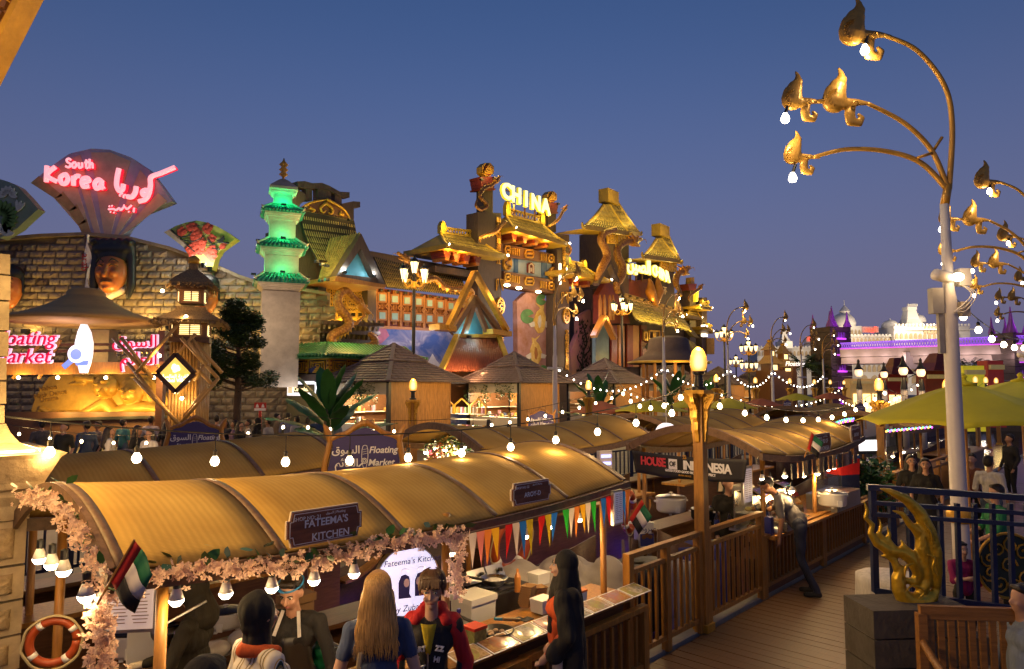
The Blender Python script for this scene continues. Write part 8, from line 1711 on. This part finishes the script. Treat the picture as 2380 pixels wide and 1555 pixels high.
blob('jacket_sleeves',[('c',B(k*.17,-.02,1.41),(k*.27,-.03,1.13),.075,.062,0)for k in(-1,1)]+[('c',(k*.27,-.03,1.13),(k*.25,.07,.93),.06,.05,0)for k in(-1,1)]+[('c',B(-.16,-.03,1.44),B(.16,-.03,1.44),.062,.062,0),('c',B(k_*.1,.06,1.46),B(k_*.075,-.08,1.5),.045,.06,0)if 0 else('c',B(.12,.04,1.45),B(.06,-.1,1.5),.04,.06,0),('c',B(-.12,.04,1.45),B(-.06,-.1,1.5),.04,.06,0)],[M_jred],t,.01,2,fold=.005)
MB().grid(lambda a,b_:B((a-.5)*.12*(1-b_*.7),.122+.02*math.cos((a-.5)*3),1.45-.22*b_),6,6,.006).build('yellow_shirt',cloth('yellow',(.6,.45,.02)),t,smooth=True)
MB().bar(B(0,.142,1.24),B(0,.15,.98),.012,.006,(0,1,0)).build('zip',M_steel,t)
for s_,x,z in(('HI',-.07,1.2),('NOT',.07,1.13),('ART',.06,1.27),('MOO',-.06,1.06),('*',.08,1.2),('ZZ',-.09,1.28)):write('print',s_,.05,M_lett,t,B(x,.15,z),rot=(PI/2,rn.uniform(-.3,.3),PI),ext=.012,bold=.02)
t,B,Hd=person('person in a black headscarf and open black robe over orange top, walking past',1308,1284,4.85,1.4,82,cloth('orange_top',(.6,.09,.02)),cloth('white_trousers',(.6,.55,.52)),skin=2,hair='scarf',sleeve=1,fem=True,vox=.009,face=1,arms=(((.25,-.06,1.12),(.22,.12,.9)),((-.25,-.03,1.14),(-.2,.12,.95))),extra={'scarf':[('c',('b',.0,.07,1.4),('b',-.07,.1,1.12),.06,.035,0),('c',('b',-.1,-.02,1.4),('b',-.12,-.05,1.2),.09,.07,0),('c',('b',.1,-.02,1.4),('b',.1,-.08,1.15),.1,.06,0),('c',('b',0,-.05,1.4),('b',0,-.07,1.15),.095,.06,0)]})
blob('robe',[('c',B(k*.13,-.08,1.42),B(k*.16,-.1,1.0),.08,.085,0)for k in(-1,1)]+[('c',B(k*.16,-.1,1.0),(k*.2,-.1,.3),.085,.12,0)for k in(-1,1)]+[('c',B(0,-.07,1.4),(0,-.09,.3),.1,.15,0)]+[('c',B(k*.17,-.01,1.42),(k*.25,-.05,1.12),.08,.075,0)for k in(-1,1)]+[('c',(k*.25,-.05,1.12),(k*.225,.06,.97),.07,.08,0)for k in(-1,1)],[K_blk],t,.012,3,fold=.008)
MB().tube([Vector((.225,.1,.92))+Vector((.036*math.cos(a),.0,.034*math.sin(a)))for a in np.linspace(0,6.28,16)],.007,6).build('bracelet',M_gold,t,smooth=True)
person('cook in a dark hooded top at the left end of the boat',455,1335,4.6,1.5,95,cloth('olive',(.022,.018,.011)),K_blk,hair='hood',hm=cloth('olive',(.022,.018,.011)),sleeve=1,vox=.013,tilt=(.3,0),arms=(((.25,.12,1.1),(.12,.42,1.05)),((-.25,.1,1.1),(-.12,.4,1.0))),extra={'glove':cloth('glove',(.6,.52,.42))})
t,B,Hd=person('person in grey shirt and dark trousers bending over the grill railing',1800,1118,9.35,1.55,62,cloth('slate',(.13,.12,.12)),K_nav,sleeve=.42,lean=.64,tilt=(.3,0),turn=.2,vox=.013,z0=0,loc=L(7.72,-.3),skin=1,face=1,arms=(((.24,.38,1.13),(.2,.6,1.02)),((-.25,.22,1.06),(-.22,.26,.78))),legs=(((.1,.03,.5),(.1,-.12,.09)),((-.1,.0,.5),(-.1,-.2,.09))));
for a in(dict(label='person with glasses in a black shirt standing beside the black dress',u=2118,vt=1062,d=11.2,h=1.46,yaw=160,top=K_blk,bot=K_den,hair='long',sleeve=.4,fem=True,face=1,z0=0),dict(label='person in a black off shoulder dress left of the white pole',u=2150,vt=1064,d=10.8,h=1.45,yaw=150,top=K_blk,bot=K_blk,hair='long',sleeve=.5,fem=True,skirt=.55,face=1,z0=0),dict(label='person in an orange brown top right of the white pole',u=2257,vt=1052,d=11.5,h=1.46,yaw=140,top=cloth('rust',(.25,.08,.03)),bot=K_blk,hair='short',fem=True,z0=0),dict(label='person in a white shirt turned away at the right',u=2298,vt=1058,d=10.9,h=1.48,yaw=-60,top=K_wht,bot=K_den,z0=0),dict(label='seated person in a green shirt behind the navy railing',u=2312,vt=1128,d=8.6,h=1.5,yaw=80,top=cloth('green',(.01,.16,.06)),bot=K_den,arms=(((.24,.1,1.12),(.2,.35,1.0)),((-.24,.1,1.12),(-.2,.35,1.0)))),dict(label='small child in a magenta shirt holding the navy railing',u=2236,vt=1262,d=6.75,h=1.0,yaw=175,top=cloth('magenta',(.25,.01,.1)),bot=K_blk,skin=2,hair='short',vox=.014,face=1,arms=(((.22,.1,1.15),(.1,.26,1.22)),((-.22,.1,1.1),(-.3,.26,1.0)))),dict(label='person in a pale blue shirt at the lower right corner',u=2372,vt=1362,d=4.9,h=1.4,yaw=95,top=cloth('pale_blue',(.25,.3,.38)),bot=K_gry,hair='long',sleeve=1,vox=.014),dict(label='vendor in a black cap behind the tablet',u=1692,vt=1106,d=9.6,h=1.62,yaw=190,top=K_blk,bot=K_blk,hair='cap',hm=K_blk,sleeve=.6),dict(label='person in a dark cap seen from behind below the garland pole',u=478,vt=1532,d=2.7,h=1.5,yaw=0,top=K_blk,bot=K_blk,hair='cap',hm=K_blk,sleeve=1)):
 a.setdefault('vox',.018);person(**a)
crowd=((98,988,18,1.7,40,K_gry,K_blk,'short','person in grey half behind the stone pillar'),(228,978,19,1.62,150,cloth('tan',(.35,.25,.16)),K_blk,'short','person in a tan shirt between the denim and the white top'),(288,975,19.5,1.66,-20,cloth('teal',(.05,.2,.2)),K_den,'short','person in a teal shirt behind the white top'),(425,972,20,1.6,30,cloth('wine',(.2,.03,.05)),K_blk,'long','person in a wine red top behind the purple sign'),(505,964,21,1.7,10,K_wht,K_den,'short','person in a white shirt between lantern tower and tree'),(524,968,20.4,1.6,170,K_nav,K_blk,'long','person in navy under the tree, left of the mauve top'),(645,956,22.5,1.7,-60,cloth('khaki',(.25,.2,.12)),K_gry,'short','person in khaki left of the queue at the counter'),(738,960,22,1.68,30,K_den,K_blk,'short','person in a denim shirt behind the banana plant'),(150,980,16.5,1.72,170,cloth('dark_olive',(.03,.03,.02)),K_blk,'short','person in a dark olive shirt looking at a phone by the stone pillar'),(202,985,17.5,1.7,60,K_den,K_den,'cap','person in denim and a dark cap before the relief'),(257,992,15.5,1.58,-60,K_wht,K_blk,'long','person in a white top with a small white bag'),(322,990,15.8,1.58,-100,K_blk,K_den,'long','person with a black backpack left of the purple sign'),(347,998,15.4,1.56,170,K_wht,K_wht,'long','person in white holding a white bag'),(352,966,20,1.72,0,cloth('lilac',(.3,.28,.35)),K_blk,'short','person in a lilac shirt behind the group'),(390,968,19,1.66,0,K_blk,K_blk,'long','person in black just left of the purple sign'),(545,962,20,1.6,100,cloth('mauve',(.3,.2,.3)),K_den,'long','person in a mauve top right of the purple sign'),(560,966,19.6,1.58,-100,K_blk,K_blk,'long','person in black facing the mauve top'),(577,964,20.5,1.6,120,K_wht,K_wht,'short','person in white under the tree'),(598,958,21,1.62,90,K_blk,K_blk,'scarf','person in a long black robe below the red sign'),(624,956,20.2,1.66,80,cloth('stripe_grey',(.4,.38,.38)),K_gry,'short','person in a pale striped shirt by the red sign'),(671,948,22,1.74,10,cloth('shirt_blue',(.25,.28,.38)),K_blk,'short','person in a pale blue shirt before the lit counter'),(690,955,21,1.68,60,K_wht,K_den,'short','person in a white tee before the lit counter'),(716,962,20.6,1.66,5,K_blk,K_blk,'short','person in black queueing by the banana plant'),(776,962,20,1.7,20,cloth('plaid',(.25,.33,.42),vs=16,var=.6),K_den,'short','person in a blue plaid shirt by the open shelves'),(1182,985,26,1.5,0,cloth('rose',(.5,.3,.3)),K_den,'short','seated person in a rose shirt before the white display'),(1135,975,27,1.5,30,K_blk,K_blk,'long','person with dark hair left of the white display'),(1958,968,21,1.7,30,K_wht,K_den,'short','person in white beyond the boats'),(2345,1010,17,1.7,90,K_blk,K_blk,'short','dark figure beneath the lime umbrella'),(2090,960,26,1.7,0,K_gry,K_blk,'short','grey figure beyond the white lantern posts'))
for k,(u,v,d,h,yw,a,b_,hr,lb)in enumerate(crowd):person(lb,u,v,d,h,yw,a,b_,skin=k%2,hair=hr,sleeve=.45 if k%3 else 1,vox=.024,fem=hr in('long','scarf'),skirt=.3 if hr=='scarf' else None,z0=0 if d>16 and u<1000 else None,grp='people strolling on the far bank')
# ================================================================== right hand side: navy stair railing, naga, bench
t=thing('stair_railing','navy metal railing above the stone plinth at the right','railing',at(2025,1372,6.2));q0=t.location.copy();rp_=lambda u,v,d=6.2:at(u,v,d)-q0
MB().bar(rp_(2015,1132),rp_(2420,1160,5.9),.06,.05).build('top_rail',M_navy,t)
for v,v2 in((1168,1196),(1195,1222)):MB().bar(rp_(2022,v),rp_(2420,v2,5.9),.035).build('middle_rail',M_navy,t)
MB().bar(rp_(2032,1372),rp_(2420,1424,5.9),.05).build('bottom_rail',M_navy,t)
for k,u in enumerate((2025,2070,2112,2182,2222,2262,2304,2345,2385)):MB().bar(rp_(u+2,1170 if k else 1135,6.2-.03*k),rp_(u+10,1376+6*k,6.2-.03*k),.05 if k<2 else .035).build('baluster',M_navy,t)
t=thing('naga_ornament','gilded curling flame ornament on the end of the navy railing','ornament',at(2115,1405,5.75));q0=t.location.copy();M_naga=mat('gilt',(.68,.42,.03),.3,metal=.6,var=.25,vs=8,bump=.5,bs=22)
nz_=lambda x,y,r:((tuple(at(1917.5+.4021*x,929.7+.4021*y,5.75)-q0)),r*.84*.4021*5.75/FPX)
pr=[]
for ch in([(320,512,8),(380,530,22),(470,575,34),(545,650,42),(600,760,48),(630,880,50),(635,980,46),(640,1060,36),(655,1085,18)],[(545,1165,60),(470,1160,60),(430,1100,48),(420,1030,40),(440,980,34)],[(560,1170,55),(620,1140,38),(640,1100,26)],[(228,590,7),(245,640,14),(232,680,14),(275,720,17),(262,770,20),(300,830,28),(370,870,34),(440,880,38),(500,920,40),(540,1000,36),(520,1060,28),(470,1040,20)],[(315,690,6),(325,730,13),(312,770,15),(350,820,22)],[(360,735,6),(372,775,14),(365,810,18),(400,860,24)],[(395,640,8),(450,660,18),(490,720,24),(540,760,34)],[(470,710,8),(510,745,18),(560,810,34)],[(440,810,8),(460,850,18),(500,890,28)],[(330,900,8),(365,905,18),(400,930,24),(420,980,30)],[(585,655,6),(565,690,22),(570,740,34)],[(560,780,40),(560,860,44),(580,950,40),(590,1040,36),(560,1100,40)]):
 for a,b_ in zip(ch,ch[1:]):(p,r),(q,r2_)=nz_(*a),nz_(*b_);pr.append(('c',p,q,r,r2_,0))
blob('flame_scroll',pr,[M_naga],t,.012,1)
for ch in([(440,1090),(470,1060),(520,1070),(540,1100),(510,1130)],[(560,880),(600,900),(590,960),(620,1000)],[(480,930),(440,950),(430,1010)],[(540,700),(580,760),(590,830)]):MB().tube([Vector(nz_(x,y,1)[0])+Vector((0,-.075,0))for x,y in cr2(ch)],[.004,.012,.004],6).build('raised_vein',M_naga,t,smooth=True)
t=thing('stone_plinth','grey concrete block plinth under the gilded ornament','plinth',at(2060,1400,5.6),R(4));zt=t.location.z;M_cb=mat('grey_block',(.1,.085,.07),.9,var=.3,vs=6,bump=.5,bs=25);xw=px(2010,2200,5.6)
for r_ in range(5):
 for c_ in range(2):o=(r_%2)*.14;MB().box((-.176+.2+.41*c_-o*(1-c_)*0+(o if c_ else 0),.1,-.135-.225*r_),(.405,.42,.212)).build('block',M_cb,t)
MB().box((.24,.12,-.68),(.8,.34,1.3)).build('mortar_core',M_conc,t)
t=thing('wooden_bench','slatted wooden bench with curled arm at the lower right','bench',(at(2130,900,5.0).x,5.0,0),R(-6));M_bench=wood('bench_teak',(.3,.13,.03),.45,(.8,8,8));zb_=at(2130,1412,5.0).z
MB().box((.5,0,zb_-.03),(1.1,.04,.09)).build('top_rail',M_bench,t);MB().box((.5,0,.5),(1.1,.04,.06)).build('back_rail',M_bench,t)
for k in range(15):MB().box((.02+.069*k,0,(zb_+.46)/2-.02),(.042,.022,zb_-.56)).build('back_slat',M_bench,t)
for k in range(5):MB().box((.5,-.08-.085*k,.44),(1.1,.07,.025)).build('seat_slat',M_bench,t)
for x,y in((-.04,0),(1.04,0),(-.04,-.44),(1.04,-.44)):MB().box((x,y,.32 if y else zb_/2-.02),(.06,.06,.64 if y else zb_-.04)).build('leg',M_bench,t)
MB().tube(cr([(-.04,0,.78),(-.05,-.2,.7),(-.07,-.42,.66),(-.07,-.5,.64),(-.07,-.52,.6)],5),[.03,.028,.032,.042,.03],8).build('arm',M_bench,t,smooth=True)
t=thing('wrought_table','round gold scroll table top tipped up behind the railing','table',at(2345,1315,6.6));rT=.3;MB().tube([(rT*math.cos(a),0,rT*math.sin(a))for a in np.linspace(0,6.283,40)],.014,6).build('rim',M_gold,t)
for k in range(9):
 a=k*.7;c=Vector((.19*math.cos(a),0,.19*math.sin(a)))if k else Vector((0,0,0));MB().tube([c+Vector((math.cos(q*.7+a),0,math.sin(q*.7+a)))*(.085-.006*q)for q in range(13)],.009,5).build('scroll',M_gold,t)
o=MB().lathe([(0,0),(rT,0),(rT,.01),(0,.01)],30).build('dark_top',mat('table_green',(.02,.035,.02),.4),t);o.rotation_euler[0]=PI/2;o.location.y=.02;MB().tube([(0,.05,-rT),(0,.05,-t.location.z)],.03,8).build('leg',M_black,t)
t=thing('cloth_table','small white cloth covered table below the navy railing','table',atz(2110,1420,.72)*1.0);t.location=(3.75,6.9,0);MB().grid(lambda a,b_:((.32+.03*math.sin(a*50)*b_)*math.cos(6.2832*a)*min(1,.05+b_*5),(.32+.03*math.cos(a*44)*b_)*math.sin(6.2832*a)*min(1,.05+b_*5),.74-.55*max(0,b_-.2)),40,8).build('cloth',K_wht,t,smooth=True);MB().box((0,0,.36),(.1,.1,.72)).build('leg',M_brown,t)
t=thing('notice_sign','red and white notice board on a red post below the tree','sign',at(605,945,22));MB().box((0,0,0),(.38,.03,.26)).build('board',mat('notice_red',(.5,.02,.02),.5),t);MB().box((0,-.02,-.09),(.36,.01,.08)).build('white_strip',M_lett,t);MB().box((0,.02,-1.0),(.08,.06,1.9)).build('post',mat('notice_red',(.5,.02,.02)),t)
for k in(-1,1):MB().prism([(k*.09-.05,-.03),(k*.09+.05,-.03),(k*.09+.03,.05),(k*.09,.09),(k*.09-.03,.05)],.01,-.025).build('bag_symbol',M_lett,t)
bpy.data.scenes.remove(TMP)
